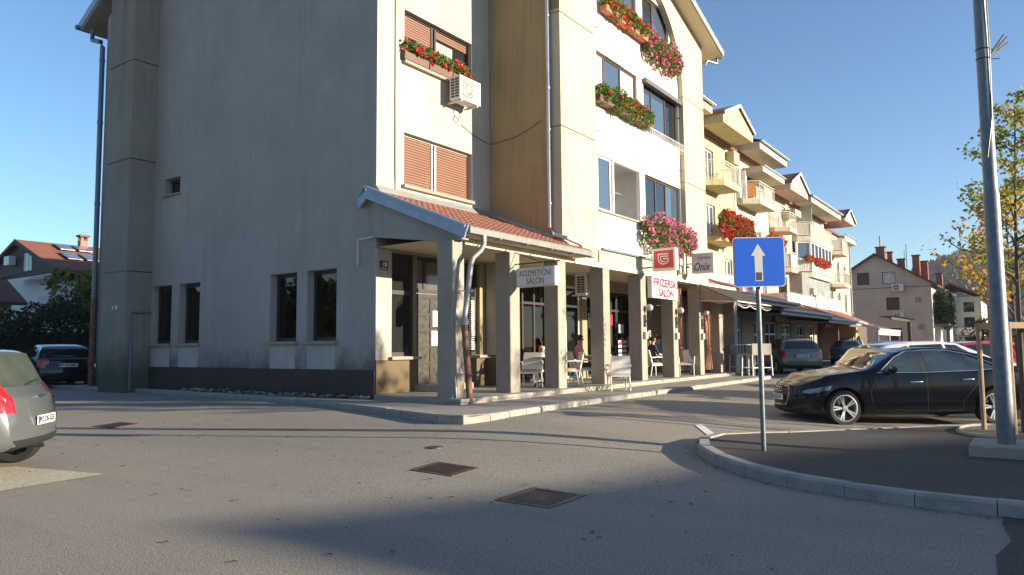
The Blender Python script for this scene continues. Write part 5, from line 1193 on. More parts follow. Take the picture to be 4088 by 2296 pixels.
# emblem: white shield-like G of nested strokes
mb = MB(); ex = 19.290
def stroke(pts, w_):
    for (a, b) in zip(pts, pts[1:]): mb.bar((ex, a[0], a[1]), (ex, b[0], b[1]), .004, w_, up=(0, 0, 1)) if abs(a[0] - b[0]) > 1e-3 else mb.box(ex - .002, ex + .002, a[0] - w_ / 2, a[0] + w_ / 2, min(a[1], b[1]), max(a[1], b[1]))
yc, zc_ = 8.46, 3.93
def arcp(r, a0, a1, n=10): return [(yc - r * math.cos(R(a0 + (a1 - a0) * i / n)), zc_ - .02 + r * math.sin(R(a0 + (a1 - a0) * i / n))) for i in range(n + 1)]
def ribbon(pts, w_):
    P = [Vector((p[0], p[1])) for p in pts]
    for i in range(len(P) - 1):
        d = (P[i + 1] - P[i]).normalized(); nn = Vector((-d.y, d.x)) * w_ / 2; a, b = P[i] - d * .004, P[i + 1] + d * .004
        mb.prism([(ex - .003 - i * .00002, a.x + nn.x, a.y + nn.y), (ex - .003 - i * .00002, b.x + nn.x, b.y + nn.y), (ex - .003 - i * .00002, b.x - nn.x, b.y - nn.y), (ex - .003 - i * .00002, a.x - nn.x, a.y - nn.y)], (.003, 0, 0))
ribbon([(yc - .15, zc_ + .115), (yc + .15, zc_ + .115), (yc + .15, zc_ - .02)] + [(2 * yc - p[0], p[1]) for p in arcp(.15, 0, -180)] + [(yc - .15, zc_ - .02), (yc + .0, zc_ - .02)], .036)
ribbon([(yc - .15, zc_ + .05), (yc + .08, zc_ + .05), (yc + .08, zc_ - .02)] + [(2 * yc - p[0], p[1]) for p in arcp(.08, 0, -120)], .03)
mb.build('emblem', pm, s2)
mb = MB(); mb.tube([(19.4, 9.16, 3.7), (19.4, 8.8, 3.7)], .025, 6); mb.build('bracket', zdark, s2); mb = MB(); mb.tube([(19.4, 9.16, 4.1), (19.4, 8.8, 4.1)], .02, 6); mb.build('bracket', zdark, s2)
s3 = lightbox('hairdresser_sign', 'white FRIZERSKI SALON box sign with red letters between arcade columns', 'shop sign', 19.54, 21.4, 8.93, 9.1, 2.85, 3.49, 'y', mat('sign_bright', (.80, .79, .76), .4, var=.01))
place_text('lettering', 'FRIZERSKI', .27, (20.5, 8.922, 3.31), (1, 0, 0), UZ, redm, s3, fit=(1.70, .225), heavy=.016); place_text('lettering', 'SALON', .27, (20.5, 8.922, 3.02), (1, 0, 0), UZ, redm, s3, fit=(1.06, .225), heavy=.016)
s4 = lightbox('boutique_sign', 'pale trgovina Onix box sign with blue script', 'shop sign', 22.6, 22.86, 8.2, 8.95, 3.78, 4.42, 'x', mat('sign_pale', (.55, .53, .53), .4, var=.02))
place_text('lettering', 'trgovina', .135, (22.59, 8.53, 4.25), UX, UZ, mat('sign_grey_ink', (.12, .10, .12), .5, var=0), s4, shear=.3, fit=(.42, .15)); place_text('lettering', 'Onix', .30, (22.59, 8.58, 3.98), UX, UZ, dkbl, s4, shear=.35, fit=(.56, .26), bold=.006)
mb = MB()
for y in (8.95, 9.12): mb.bar((22.0, y, 3.72), (22.0, y, 4.5), .06, .08)
mb.bar((22.0, 8.95, 3.74), (22.0, 9.15, 3.74), .06, .06); mb.build('bracket_frame', offwhite, s4); mb = MB(); mb.tube([(22.7, 8.95, 4.1), (22.7, 9.2, 4.1)], .025, 6); mb.build('bracket', offwhite, s4)
nb = thing('house_number', 'small red enamel house number 18 on the corner pier', 'number plate', (11.25, YW, 3.14))
mb = MB(); mb.box(11.13, 11.37, YW - .026, YW - .014, 3.14, 3.34); mb.build('plate', mat('enamel_red', (.16, .012, .02), .3, var=.05), nb); place_text('lettering', '18', .13, (11.27, YW - .028, 3.26), (1, 0, 0), UZ, pm, nb, bold=.003); place_text('lettering', 'PREŠERNOVA', .032, (11.25, YW - .028, 3.17), (1, 0, 0), UZ, pm, nb)
s5 = lightbox('bakery_sign', 'yellow PEKARNA lettering on dark red board above bakery windows', 'shop sign', 42.6, 46.9, 12.02, 12.16, 2.72, 3.2, 'y', mat('sign_maroon', (.22, .02, .02), .5), mat('sign_maroon_edge', (.3, .05, .02), .5))
place_text('lettering', 'PEKARNA', .52, (44.1, 12.012, 2.96), (1, 0, 0), UZ, mat('sign_yellow', (.75, .5, .02), .5), s5, bold=.02, fit=(2.6, .36))
mb = MB(); mb.box(45.95, 46.7, 12.008, 12.015, 2.98, 3.12); mb.build('side_print', pm, s5)
mb = MB(); mb.box(45.95, 46.7, 12.008, 12.015, 2.78, 2.92); mb.build('side_print', mat('sign_orange', (.7, .3, .02), .5), s5)
s6 = lightbox('coffee_sign', 'small red illy sign hanging beside the bar entrance', 'shop sign', 51.9, 52.05, 10.92, 11.48, 2.4, 2.92, 'x', redm, redm, .01); place_text('lettering', 'illy', .36, (51.89, 11.2, 2.68), UX, UZ, pm, s6, bold=.012, shear=.15)
s7 = lightbox('awning_sign', 'white sign with red script half hidden behind the one-way sign', 'shop sign', 27.9, 29.2, 9.0, 9.15, 3.5, 4.05, 'y', pm); place_text('lettering', 'A Aperitivo', .2, (28.5, 8.99, 3.68), (1, 0, 0), UZ, redm, s7, shear=.3) if False else None
mb = MB(); [mb.box(28.0 + i * .16, 28.1 + i * .16, 8.985, 8.992, 3.6, 3.68 + .05 * (i % 3)) for i in range(6)]; mb.build('red_print', redm, s7)
# ------------------------------------------------------------------ one-way sign
ow = thing('one_way_sign', 'blue one-way sign with white arrow on a steel pole on the traffic island', 'road sign', (9.25, 2.8, g(9.25, 2.8) + .13))
bx, by = 9.25, 2.8; mb = MB(); mb.tube([(bx, by, g(bx, by) + .05), (bx, by, 2.82)], .03, 14); mb.build('pole', steel_galv, ow)
ux = Vector((.60, -.80, .012)).normalized(); uz = Vector((-.012, .0, 1)).normalized(); un = ux.cross(uz).normalized(); oc = Vector((bx - .045, by - .035, 2.485))
def SP(a, b, o=0): return oc + ux * a + uz * b + un * o
def rrect(w_, h_, r, o):
    P = []
    for cxx, cyy, a0 in ((w_ - r, h_ - r, 0), (-w_ + r, h_ - r, 90), (-w_ + r, -h_ + r, 180), (w_ - r, -h_ + r, 270)):
        for i in range(6): a = R(a0 + 18 * i); P.append(SP(cxx + r * math.cos(a), cyy + r * math.sin(a), o))
    return P
mb = MB(); mb.prism(rrect(.325, .312, .05, 0), un * .012); mb.build('plate_rim', mat('sign_rim', (.45, .45, .46), .4, .3), ow)
mb = MB(); mb.prism(rrect(.313, .300, .042, .0125), un * .003); mb.build('blue_face', mat('sign_blue', (.006, .085, .50), .35, var=.03), ow)
A_ = lambda px, py: ((px - 415) * .000984, (460 - py) * .000984)
mb = MB()
for pl in ([(402, 228), (497, 382), (312, 382)], [(355, 382), (457, 382), (457, 703), (355, 703)]): mb.prism([SP(*A_(*p), .0156) for p in pl], un * .002)
mb.build('arrow', mat('sign_white', (.48, .475, .45), .4, var=.06, vs=6), ow)
mb = MB(); mb.prism([SP(*A_(*p), .0177) for p in ((367, 592), (443, 592), (443, 692), (367, 692))], un * .002); mb.build('sticker', mat('dark_sticker', (.035, .04, .05), .5, var=.3, vs=30), ow)
mb = MB(); mb.tube([SP(.0, .1, -.005), SP(0, .1, -.07)], .02, 6); mb.tube([SP(.0, -.2, -.005), SP(0, -.2, -.07)], .02, 6); mb.build('clamp', steel_galv, ow)
# ------------------------------------------------------------------ lamp post
lp = thing('lamp_post', 'tall galvanised lamp post on a concrete block at the right edge', 'lamp post', (10.61, .35, g(10.61, .35) + .13))
b0 = Vector((10.61, .35, .2)); tp = Vector((10.61, .35, 7.5)); mb = MB(); mb.tube([b0, b0.lerp(tp, .42), b0.lerp(tp, .425)], [.097, .088, .078], 20, cap=False); mb.tube([b0.lerp(tp, .42), tp], [.078, .06], 20); mb.build('pole', steel_galv, lp)
mb = bevel_box(10.3, 11.1, -.15, .72, .115, .26, .02); mb.build('base_block', concrete, lp)
q = b0.lerp(tp, .665); mb = MB()
for dz in (-.09, .03):
    mb.lathe([(.076, -.006), (.08, 0), (.076, .006)], q + Vector((0, 0, dz)), n=16); mb.tube([q + Vector((.04, -.07, dz)), q + Vector((.1, -.17, dz))], .006, 5)
mb.build('strap', black_m, lp)
mb = MB()
for k, (dx, dy, dz) in enumerate(((.10, -.20, .27), (.13, -.23, .24), (.16, -.24, .18))): mb.tube([q + Vector((.03 + .012 * k, -.07, -.06)), q + Vector((.03 + dx, -.03 + dy, dz - .06))], .014, 8)
mb.build('stub_tube', steel_galv, lp)
mb = MB(); sidev = Vector((.3, -.5, 0)).normalized(); mb.tube([tp + Vector((-.03, -.08, 0)), b0.lerp(tp, .8) + Vector((-.04, -.075, 0)), q + Vector((-.035, -.08, 0)), b0.lerp(tp, .55) + Vector((-.05, -.06, 0)), b0.lerp(tp, .48) + Vector((-.09, .01, 0))], .008, 5); mb.build('cable', black_m, lp)
# ------------------------------------------------------------------ air conditioners
def aircon(label, x0, yf, z0, ww=.8, hh=.58, dd=.32, ax='y'):
    t = thing('air_conditioner', label, 'air conditioner', (x0 + ww / 2, yf + dd / 2, z0)) if ax == 'y' else thing('air_conditioner', label, 'air conditioner', (yf + dd / 2, x0 + ww / 2, z0))
    def B(mb, a, b, c, d, e, f): return mb.box(x0 + a, x0 + b, yf + c, yf + d, z0 + e, z0 + f) if ax == 'y' else mb.box(yf + c, yf + d, x0 + ww - b, x0 + ww - a, z0 + e, z0 + f)
    def Pt(u, d, v): return (x0 + u, yf + d, z0 + v) if ax == 'y' else (yf + d, x0 + ww - u, z0 + v)
    mb = MB(); B(mb, 0, ww, 0, dd, 0, hh); mb.build('case', white_p, t)
    mb = MB(); c = Pt(ww * .38, -.012, hh * .5); r = hh * .4
    pts = []
    for i in range(24): a = 2 * math.pi * i / 24; pts.append(Pt(ww * .38 + max(-r * .92, min(r * .92, 1.15 * r * math.cos(a))), -.004, hh * .5 + max(-r * .95, min(r * .95, 1.15 * r * math.sin(a)))))
    mb.prism(pts, (0, .003, 0) if ax == 'y' else (.003, 0, 0)); mb.build('fan_recess', mat('grille_grey', (.16, .16, .15), .6), t)
    mb = MB()
    for i in range(28): a = 2 * math.pi * i / 28; mb.bar(Pt(ww * .38 + .06 * math.cos(a), -.012, hh * .5 + .06 * math.sin(a)), Pt(ww * .38 + r * math.cos(a), -.012, hh * .5 + r * math.sin(a)), .006, .006)
    for rr in (.07, r * .75, r): mb.tube([Pt(ww * .38 + rr * math.cos(2 * math.pi * i / 20), -.014, hh * .5 + rr * math.sin(2 * math.pi * i / 20)) for i in range(21)], .006, 4)
    mb.build('fan_grille', offwhite, t)
    mb = MB(); mb.prism([Pt(ww * .38 + .062 * math.cos(a), -.018, hh * .5 + .062 * math.sin(a)) for a in [2 * math.pi * i / 14 for i in range(14)]], (0, .006, 0) if ax == 'y' else (.006, 0, 0)); mb.build('hub', white_p, t)
    if ax == 'y':
        mb = MB()
        for i in range(7):
            for j in range(2): mb.box(x0 - .004, x0 - .001, yf + .04 + j * .13, yf + .15 + j * .13, z0 + .05 + i * .07, z0 + .10 + i * .07)
        mb.build('side_louvre', mat('louvre_dark', (.05, .05, .05), .6), t)
        for u in (x0 + .1, x0 + ww - .1): mb = MB(); mb.bar((u, yf + .02, z0 - .025), (u, yf + dd + .15, z0 - .025), .04, .04); mb.build('bracket', white_p, t)
    return t
ac1 = aircon('white air conditioner under the geranium window on the cream wall', 13.28, 10.93, 7.42)
rm_ = mat('logo_red', (.6, .02, .02), .5)
for k, (dx, dz) in enumerate(((0, .03), (-.022, -.008), (.022, -.008))):
    mb = MB(); cxk, czk = 13.28 + .68 + dx, 7.42 + .34 + dz; mb.prism([(cxk, 10.926, czk + .02), (cxk + .012, 10.926, czk), (cxk, 10.926, czk - .02), (cxk - .012, 10.926, czk)], (0, .003, 0)); mb.build('logo', rm_, ac1)
place_text('lettering', 'MITSUBISHI', .03, (13.96, 10.926, 7.71), (1, 0, 0), UZ, rm_, ac1); place_text('lettering', 'ELECTRIC', .03, (13.96, 10.926, 7.68), (1, 0, 0), UZ, black_m, ac1)
mb = MB(); mb.tube([(13.7, 11.1, 7.4), (13.72, 11.2, 7.25), (13.66, 11.25, 7.1), (13.7, 11.38, 7.0), (13.76, 11.35, 7.15), (13.7, 11.3, 7.2)], .016, 5); mb.tube([(13.95, 11.2, 7.4), (14.0, 11.3, 7.2), (13.95, 11.35, 7.1)], .008, 5); mb.build('hose', white_p, ac1)
aircon('grey air conditioner hung inside the arcade between columns', 18.6, 10.6, 2.98, .95, .66, .36)
aircon('small air conditioner below the curtained window of the beige house', 11.3, 88.3, 7.15, 1.1, .75, .5, 'x')
aircon('caged air conditioner low on the beige house gable', 11.45, 88.65, 4.15, 1.0, .7, .3, 'x')
# ------------------------------------------------------------------ wall lamps on columns
cgl = clearglass('globe_glass', (.95, .95, .9), fac=.9)
for i, (x, lab) in enumerate(((19.16, 'globe wall lamp on the column beside the hairdresser sign'), (21.43, 'globe wall lamp on the column right of the hairdresser sign'), (23.6, 'globe wall lamp on the column beside the first curtain'))):
    t = thing('wall_lamp', lab, 'lamp', (x + .2, 9.12, 2.1), group='globe lamps on the arcade columns')
    mb = MB(); mb.ball((x + .28, 8.98, 2.55), .1, 12); mb.build('globe', mat('globe_painted_shine', (.42, .42, .40), .06, var=0, coat=1), t)  # pale colour paints in the bright highlights of a clear glass globe
    mb = MB(); mb.ball((x + .28, 8.98, 2.53), .035, 6); mb.build('bulb', offwhite, t)
    mb = MB(); mb.tube([(x + .2, 9.11, 2.1), (x + .2, 9.03, 2.2), (x + .28, 8.98, 2.35), (x + .28, 8.98, 2.45)], .015, 6); mb.lathe([(.03, -.02), (.05, .03)], (x + .28, 8.98, 2.43), n=10); mb.box(x + .14, x + .26, 9.09, 9.119, 2.0, 2.35); mb.build('arm', black_m, t)
    mb = MB(); mb.box(x + .1, x + .28, 9.04, 9.119, 1.66, 1.86); mb.build('ashtray', zinc, t)
# ------------------------------------------------------------------ flower boxes
geran = leafmat('geranium_leaf', [(.05, .09, .015), (.11, .17, .03), (.20, .22, .05)], 9)
def flowers(label, x0, x1, y, z0, z1, bulge, nl, nf, fm, box=None, fs=.035, droop=0., seed=1, boxm=None, ls=.045, pot=.16, n2=0, fm2=None):
    rnd = random.Random(seed); t = thing('flower_box', label, 'flower box', ((x0 + x1) / 2, y, z0), group='flower boxes on windows and balconies')
    zc = (z0 + z1) / 2; hh = (z1 - z0) / 2
    if box:
        mb = MB(); bz = box; n = max(1, round((x1 - x0) / .9)); L = (x1 - x0) / n
        for i in range(n): a = x0 + i * L + .02; b = a + L - .04; mb.prism([(a, y - .1, bz), (a, y + .09, bz), (a, y + .11, bz + pot), (a, y - .12, bz + pot)], (b - a, 0, 0))
        mb.build('planter', boxm or mat('brown_planter', (.12, .06, .04), .6), t)
    def pt(surf=False):
        while True:
            u = rnd.random(); x = x0 + (x1 - x0) * u; e = min(1, 5 * min(u, 1 - u) + .45) * (.8 + .4 * noise.noise((x * 2.2, seed, 0)) + .1)
            a = rnd.random() * 2 * math.pi; r = math.sqrt(rnd.random()) if not surf else rnd.uniform(.8, 1.12)
            dy, dz = -abs(math.cos(a)) * r * bulge * e, math.sin(a) * r * hh * e
            return (x + rnd.uniform(-.05, .05), y + dy + .06, zc + dz - droop * (x - x0) / (x1 - x0))
    leaves([pt() for _ in range(nl)], ls, geran, 'foliage', t)
    for m_, n_ in ((fm, nf), (fm2, n2)):
        if not n_: continue
        mb = MB()
        for _ in range(n_):
            p = Vector(pt(True)); s_ = fs * (.7 + .6 * rnd.random())
            for k in range(10):
                q = p + Vector((rnd.uniform(-1, 1), rnd.uniform(-1, .6), rnd.uniform(-1, 1))) * s_ * .62; d = Vector((rnd.uniform(-1, 1), rnd.uniform(-1, .3), rnd.uniform(-.6, 1))).normalized(); e = d.orthogonal().normalized() * s_ * .55; f = d.cross(e)
                mb.quad(q - e - f * .3, q + f, q + e - f * .3, q - f)
        mb.build('blossoms', m_, t, 'stuff')
    return t
redf = leafmat('red_petal', [(.62, .012, .02), (.78, .05, .03)], 15, .2); pinkf = leafmat('pink_petal', [(.62, .12, .26), (.75, .28, .40)], 15, .2); orf = leafmat('scarlet_petal', [(.75, .06, .015), (.85, .12, .02)], 15, .2); drf = leafmat('deep_red_petal', [(.50, .012, .012), (.68, .03, .02)], 15, .2); magf = leafmat('magenta_petal', [(.6, .02, .14), (.7, .04, .1)], 15, .2)
flowers('red geraniums in brown boxes on the shuttered window sill above the air conditioner', 11.75, 14.3, YW - .02, 8.04, 8.6, .28, 1700, 22, redf, 8.005, .06, seed=2, n2=12, fm2=magf, pot=.17)
flowers('orange-red geraniums in a terracotta box high under the arch', 17.35, 20.05, YI - .16, 10.6, 11.22, .42, 2000, 55, orf, 10.66, .05, seed=3, boxm=mat('terracotta', (.38, .13, .06), .7), n2=8, fm2=magf)
flowers('trailing pink geraniums hanging at the right foot of the arch', 20.05, 22.6, YI - .12, 10.1, 11.25, .46, 2400, 120, pinkf, 10.55, .055, seed=4, n2=20, fm2=magf)
flowers('long green geranium box with few red flowers below the blind window', 16.9, 20.3, YI - .16, 7.9, 8.62, .42, 3400, 18, redf, 8.0, .05, seed=5, n2=8, fm2=magf)
flowers('large mass of pink geraniums above the bank sign', 19.55, 22.95, YI - .2, 4.18, 5.42, .6, 3400, 250, pinkf, 4.95, .06, seed=6)
flowers('huge bank of red geraniums on the lower yellow balcony', 36.7, 41.6, 12.95, 7.05, 8.6, .5, 6000, 520, drf, 7.3, .068, seed=7, ls=.085)
flowers('small red geranium box on the cream balcony corner', 45.2, 48.2, 12.9, 7.55, 8.3, .45, 900, 90, orf, 7.6, .085, seed=8, ls=.085, boxm=MATS['terracotta'])
flowers('left red flower box below the white bay window', 54.6, 56.6, 13.1, 7.45, 7.95, .4, 500, 30, redf, 7.5, .09, seed=9, ls=.09)
flowers('right red flower box below the white bay window', 57.0, 61.0, 12.95, 7.3, 7.9, .4, 800, 110, redf, 7.4, .09, seed=10, ls=.09)
# ------------------------------------------------------------------ cafe furniture
wick = mat('white_wicker', (.70, .67, .60), .6, var=.10, vs=60, bump=.8, bs=70, dist=.006); cush = mat('beige_cushion', (.42, .28, .16), .8, var=.1)
def chair_proto():
    t = thing('cafe_chair', '', 'chair', (0, 0, 0), 0, 'white wicker cafe chairs', local=True)
    bevel = bevel_box(-.26, .26, -.26, .26, .36, .42, .015); bevel.build('seat', wick, t)
    mb = bevel_box(-.22, .24, -.22, .22, .421, .465, .015); mb.build('cushion', cush, t)
    mb = MB(); n = 8
    P = lambda y, f: (-.24 - .12 * f, y, .42 + .48 * f)
    for a, b in ((-.27, .27),):
        vs = []
        for f in [i / n for i in range(n + 1)]:
            wv = .27 - .03 * f; x, _, z = P(0, f); vs += [(x - .02, -wv, z), (x - .02, wv, z), (x + .02, wv, z), (x + .02, -wv, z)]
        fs = [(0, 1, 2, 3), (4 * n, 4 * n + 3, 4 * n + 2, 4 * n + 1)]
        for i in range(n):
            for k in range(4): k2 = (k + 1) % 4; fs.append((4 * i + k, 4 * i + k2, 4 * i + 4 + k2, 4 * i + 4 + k))
        mb.add(vs, fs)
    # herringbone weave ribs on the back
    for i in range(9):
        z = .05 + i * .1
        for s in (-1, 1): mb.bar(tuple(Vector(P(s * .24, z)) + Vector((-.022, 0, 0))), tuple(Vector(P(0, max(0, z - .09))) + Vector((-.022, 0, 0))), .007, .007)
    mb.build('backrest', wick, t)
    for x, y in ((.23, .24), (.23, -.24), (-.25, .24), (-.25, -.24)):
        mb = MB(); mb.tube([(x, y, .37), (x + (.02 if x > 0 else -.07), y * 1.02, 0)], [.022, .018], 8); mb.build('leg', wick, t)
    for s in (-1, 1):
        mb = MB(); mb.tube([(-.31, s * .27, .64), (-.05, s * .285, .66), (.2, s * .28, .645), (.25, s * .27, .62), (.25, s * .255, .38)], .022, 8); mb.build('armrest', wick, t)
    return t
cp = chair_proto(); _first = [True]
def chair(x, y, z, rz, label, s=.93):
    o = cp if _first[0] else copy_tree(cp); _first[0] = False
    o.location = (x, y, z); o.rotation_euler = (0, 0, rz); o.scale = (s,) * 3; o['label'] = label; return o
F = PLZ - .003
chair(14.75, 9.98, F, R(200), 'white wicker chair left of the small black-footed table')
chair(15.75, 10.5, F, R(160), 'white wicker chair behind the small black-footed table')
chair(16.15, 9.72, F, R(135), 'empty white wicker chair with its back to the man in pink')
chair(17.15, 9.95, F, R(-42), 'white wicker chair under the man in the pink shirt')
chair(16.05, 8.28, PZ, R(38), 'white wicker chair standing alone on the pavement, back to us')
chair(19.95, 9.9, F, R(105), 'white wicker chair holding the red-haired woman')
chair(22.3, 10.2, F, R(-30), 'white wicker chair under the person in dark jacket')
chair(23.35, 10.5, F, R(185), 'white wicker chair under the person in blue shirt')
chair(23.3, 9.5, F, R(205), 'empty white wicker chair right of the fourth lit column')
chair(26.6, 9.9, F, R(200), 'white wicker chair half hidden behind the last curtains')
def table(x, y, z, label):
    t = thing('cafe_table', label, 'table', (x, y, z), group='small cafe tables')
    mb = MB(); mb.lathe([(.001, .73), (.34, .73), (.35, .718), (.34, .70), (.001, .70)], (x, y, z), n=20); mb.build('table_top', offwhite, t)
    mb = MB(); mb.lathe([(.05, .06), (.025, .12), (.03, .3), (.02, .4), (.03, .5), (.02, .6), (.06, .7)], (x, y, z), n=10); mb.build('pedestal', black_m, t)
    mb = MB(); [mb.tube([(x, y, z + .1), (x + .12 * math.cos(a), y + .12 * math.sin(a), z + .1), (x + .26 * math.cos(a), y + .26 * math.sin(a), z + .02)], .022, 6) for a in (.6, 2.2, 3.7, 5.3)]; mb.build('foot', black_m, t); return t
table(15.35, 9.95, F, 'small white table with ornate black foot behind the hanging sign'); table(18.55, 10.15, F, 'cafe table between the man in pink and the woman'); table(22.9, 10.9, F, 'cafe table between the two people in the shade')
t = thing('menu_stand', 'menu cards and orange napkin holder on the small table', 'menu holder', (15.3, 9.95, F + .73))
mb = MB(); mb.prism([(15.2, 9.9, F + .735), (15.42, 9.85, F + .735), (15.42, 9.87, F + .735), (15.2, 9.92, F + .735)], (0, 0, .24)); mb.build('card', mat('menu_card', (.55, .58, .48), .5, var=.4, vs=18), t)
mb = MB(); mb.box(15.25, 15.38, 9.98, 10.05, F + .735, F + 1.0); mb.build('napkin_holder', mat('orange_plastic', (.75, .25, .03), .5), t)
for x, y, lb in ((18.45, 10.0, 'stemmed glass on the cafe table, nearer the man in pink'), (18.7, 10.25, 'stemmed glass on the cafe table, farther from the man in pink')):
    mb = MB(); mb.lathe([(.03, 0), (.004, .004), (.004, .06), (.034, .1), (.03, .16)], (x, y, F + .731), n=10); tag(mb.build('glass', cgl), lb, 'glass', 'glasses on the cafe table')
grs = mat('grey_wicker', (.17, .155, .135), .6, var=.1, vs=60, bump=.6, bs=80)
def stool(x, y, z, rz, label):
    t = thing('bar_stool', label, 'bar stool', (x, y, z), rz, 'tall bar stools', local=True)
    bevel_box(-.2, .2, -.2, .2, .72, .78, .015).build('seat', cush, t)
    bevel_box(-.22, -.18, -.21, .21, .74, 1.12, .012).build('backrest', grs, t)
    for a, b in ((.19, .19), (.19, -.19), (-.2, .19), (-.2, -.19)): mb = MB(); mb.bar((a, b, .72), (a * 1.12, b * 1.12, 0), .035); mb.build('leg', offwhite, t)
    mb = MB(); [mb.bar((.2 * c, .2 * d, .28), (.2 * e, .2 * f, .28), .025) for c, d, e, f in ((1, 1, 1, -1), (1, -1, -1, -1), (-1, -1, -1, 1), (-1, 1, 1, 1))]; mb.build('footrest', offwhite, t)
stool(25.75, 8.15, PZ, R(75), 'tall grey wicker bar stool left of the one-way sign pole'); stool(26.2, 7.85, PZ, R(60), 'tall grey wicker bar stool just right of the sign pole'); stool(26.7, 8.9, PZ, R(250), 'bar stool on the far side of the high table')
t = thing('bar_table', 'high bar table between the tall stools', 'table', (26.3, 8.5, PZ)); mb = MB(); mb.lathe([(.001, 1.1), (.34, 1.1), (.34, 1.07), (.001, 1.07)], (26.3, 8.5, PZ), n=18); mb.build('table_top', offwhite, t); mb = MB(); mb.lathe([(.24, 0), (.24, .02), (.03, .05), (.03, 1.07)], (26.3, 8.5, PZ), n=14); mb.build('pedestal', black_m, t)
# ------------------------------------------------------------------ curtains and awning of the last arcade bays
cur = mat('brown_curtain', (.36, .20, .11), .8, var=.3, vs=6)
def curtain(x, y, wd, label, tie=1.45, seed=0):
    rnd = random.Random(seed); mb = MB(); n = 26; zs = [3.4, 3.0, 2.5, 2.0, 1.65, tie, 1.2, .9, .62]
    for iz, z in enumerate(zs):
        f = 1 if z > tie else 1; k = .28 + .72 * min(1, abs(z - tie) / 1.3) ** .7 if z > tie else .28 + .5 * min(1, (tie - z) / .6)
        for i in range(n + 1):
            u = i / n - .5; mb.v.append((x + u * wd * k + .03 * math.sin(z * 3 + seed), y + .045 * math.sin(i * 1.9 + seed) * (1.2 - .4 * k) + .02 * math.sin(i * .7 + z), z))
    for j in range(len(zs) - 1):
        for i in range(n): a = j * (n + 1) + i; mb.f.append((a, a + 1, a + n + 2, a + n + 1))
    mb.sm = True; t = thing('curtain', label, 'curtain', (x, y, .6), group='tied brown curtains in the arcade'); mb.build('cloth', cur, t)
    mb = MB(); mb.tube([(x + .1 * math.cos(a), y + .08 * math.sin(a), tie + .02 * math.sin(a)) for a in [2 * math.pi * i / 12 for i in range(13)]], .02, 5); mb.build('tie', mat('curtain_tie', (.2, .1, .06), .8), t)
curtain(23.3, 9.7, .55, 'brown striped curtain tied back left of the awning column', 1.4, 1); curtain(24.85, 9.3, .75, 'brown curtain tied back below the dark awning, next to its column', 1.35, 2); curtain(26.2, 9.3, .6, 'brown curtain tied back in the middle of the awning bay', 1.4, 3); curtain(27.75, 9.3, .45, 'brown curtain at the last arcade column', 1.5, 4)
t = thing('dark_awning', 'dark brown fabric awning with pale scalloped fringe beside the one-way sign', 'awning', (25, 8.5, 2.8))
cvd = mat('brown_canvas', (.03, .022, .017), .8, var=.15, vs=3); xa, xb = 23.65, 27.35
mb = MB(); vs = [(xa, 9.1, 3.5), (xb, 9.1, 3.5), (xb, 7.85, 2.9), (xa, 7.85, 2.9)]; slab(mb, *vs, .015); mb.build('canvas', cvd, t)
mb = MB(); mb.poly([(xa + .01, 9.1, 3.48), (xa + .01, 7.86, 2.88), (xa + .01, 8.4, 2.8), (xa + .01, 9.1, 3.02)]); mb.build('side_flap', mat('tan_canvas', (.32, .22, .13), .8), t)
mb = MB(); mb.tube([(xa - .02, 7.83, 2.88), (xb + .02, 7.83, 2.88)], .025, 6); mb.tube([(xa, 9.1, 2.95), (xa, 7.85, 2.87)], .018, 6); mb.tube([(xb, 9.1, 2.95), (xb, 7.85, 2.87)], .018, 6); mb.build('front_bar', offwhite, t)
mb = MB(); n = 60
for i in range(n):
    u = i / n; x = xa + (xb - xa) * u; dz = -.10 - .09 * abs(math.sin(u * math.pi * 3)); mb.ball((x, 7.82, 2.88 + dz), .022, 5); mb.ball((x + .02, 7.84, 2.88 + dz * .55), .012, 4)
mb.build('fringe', white_p, t, 'stuff')
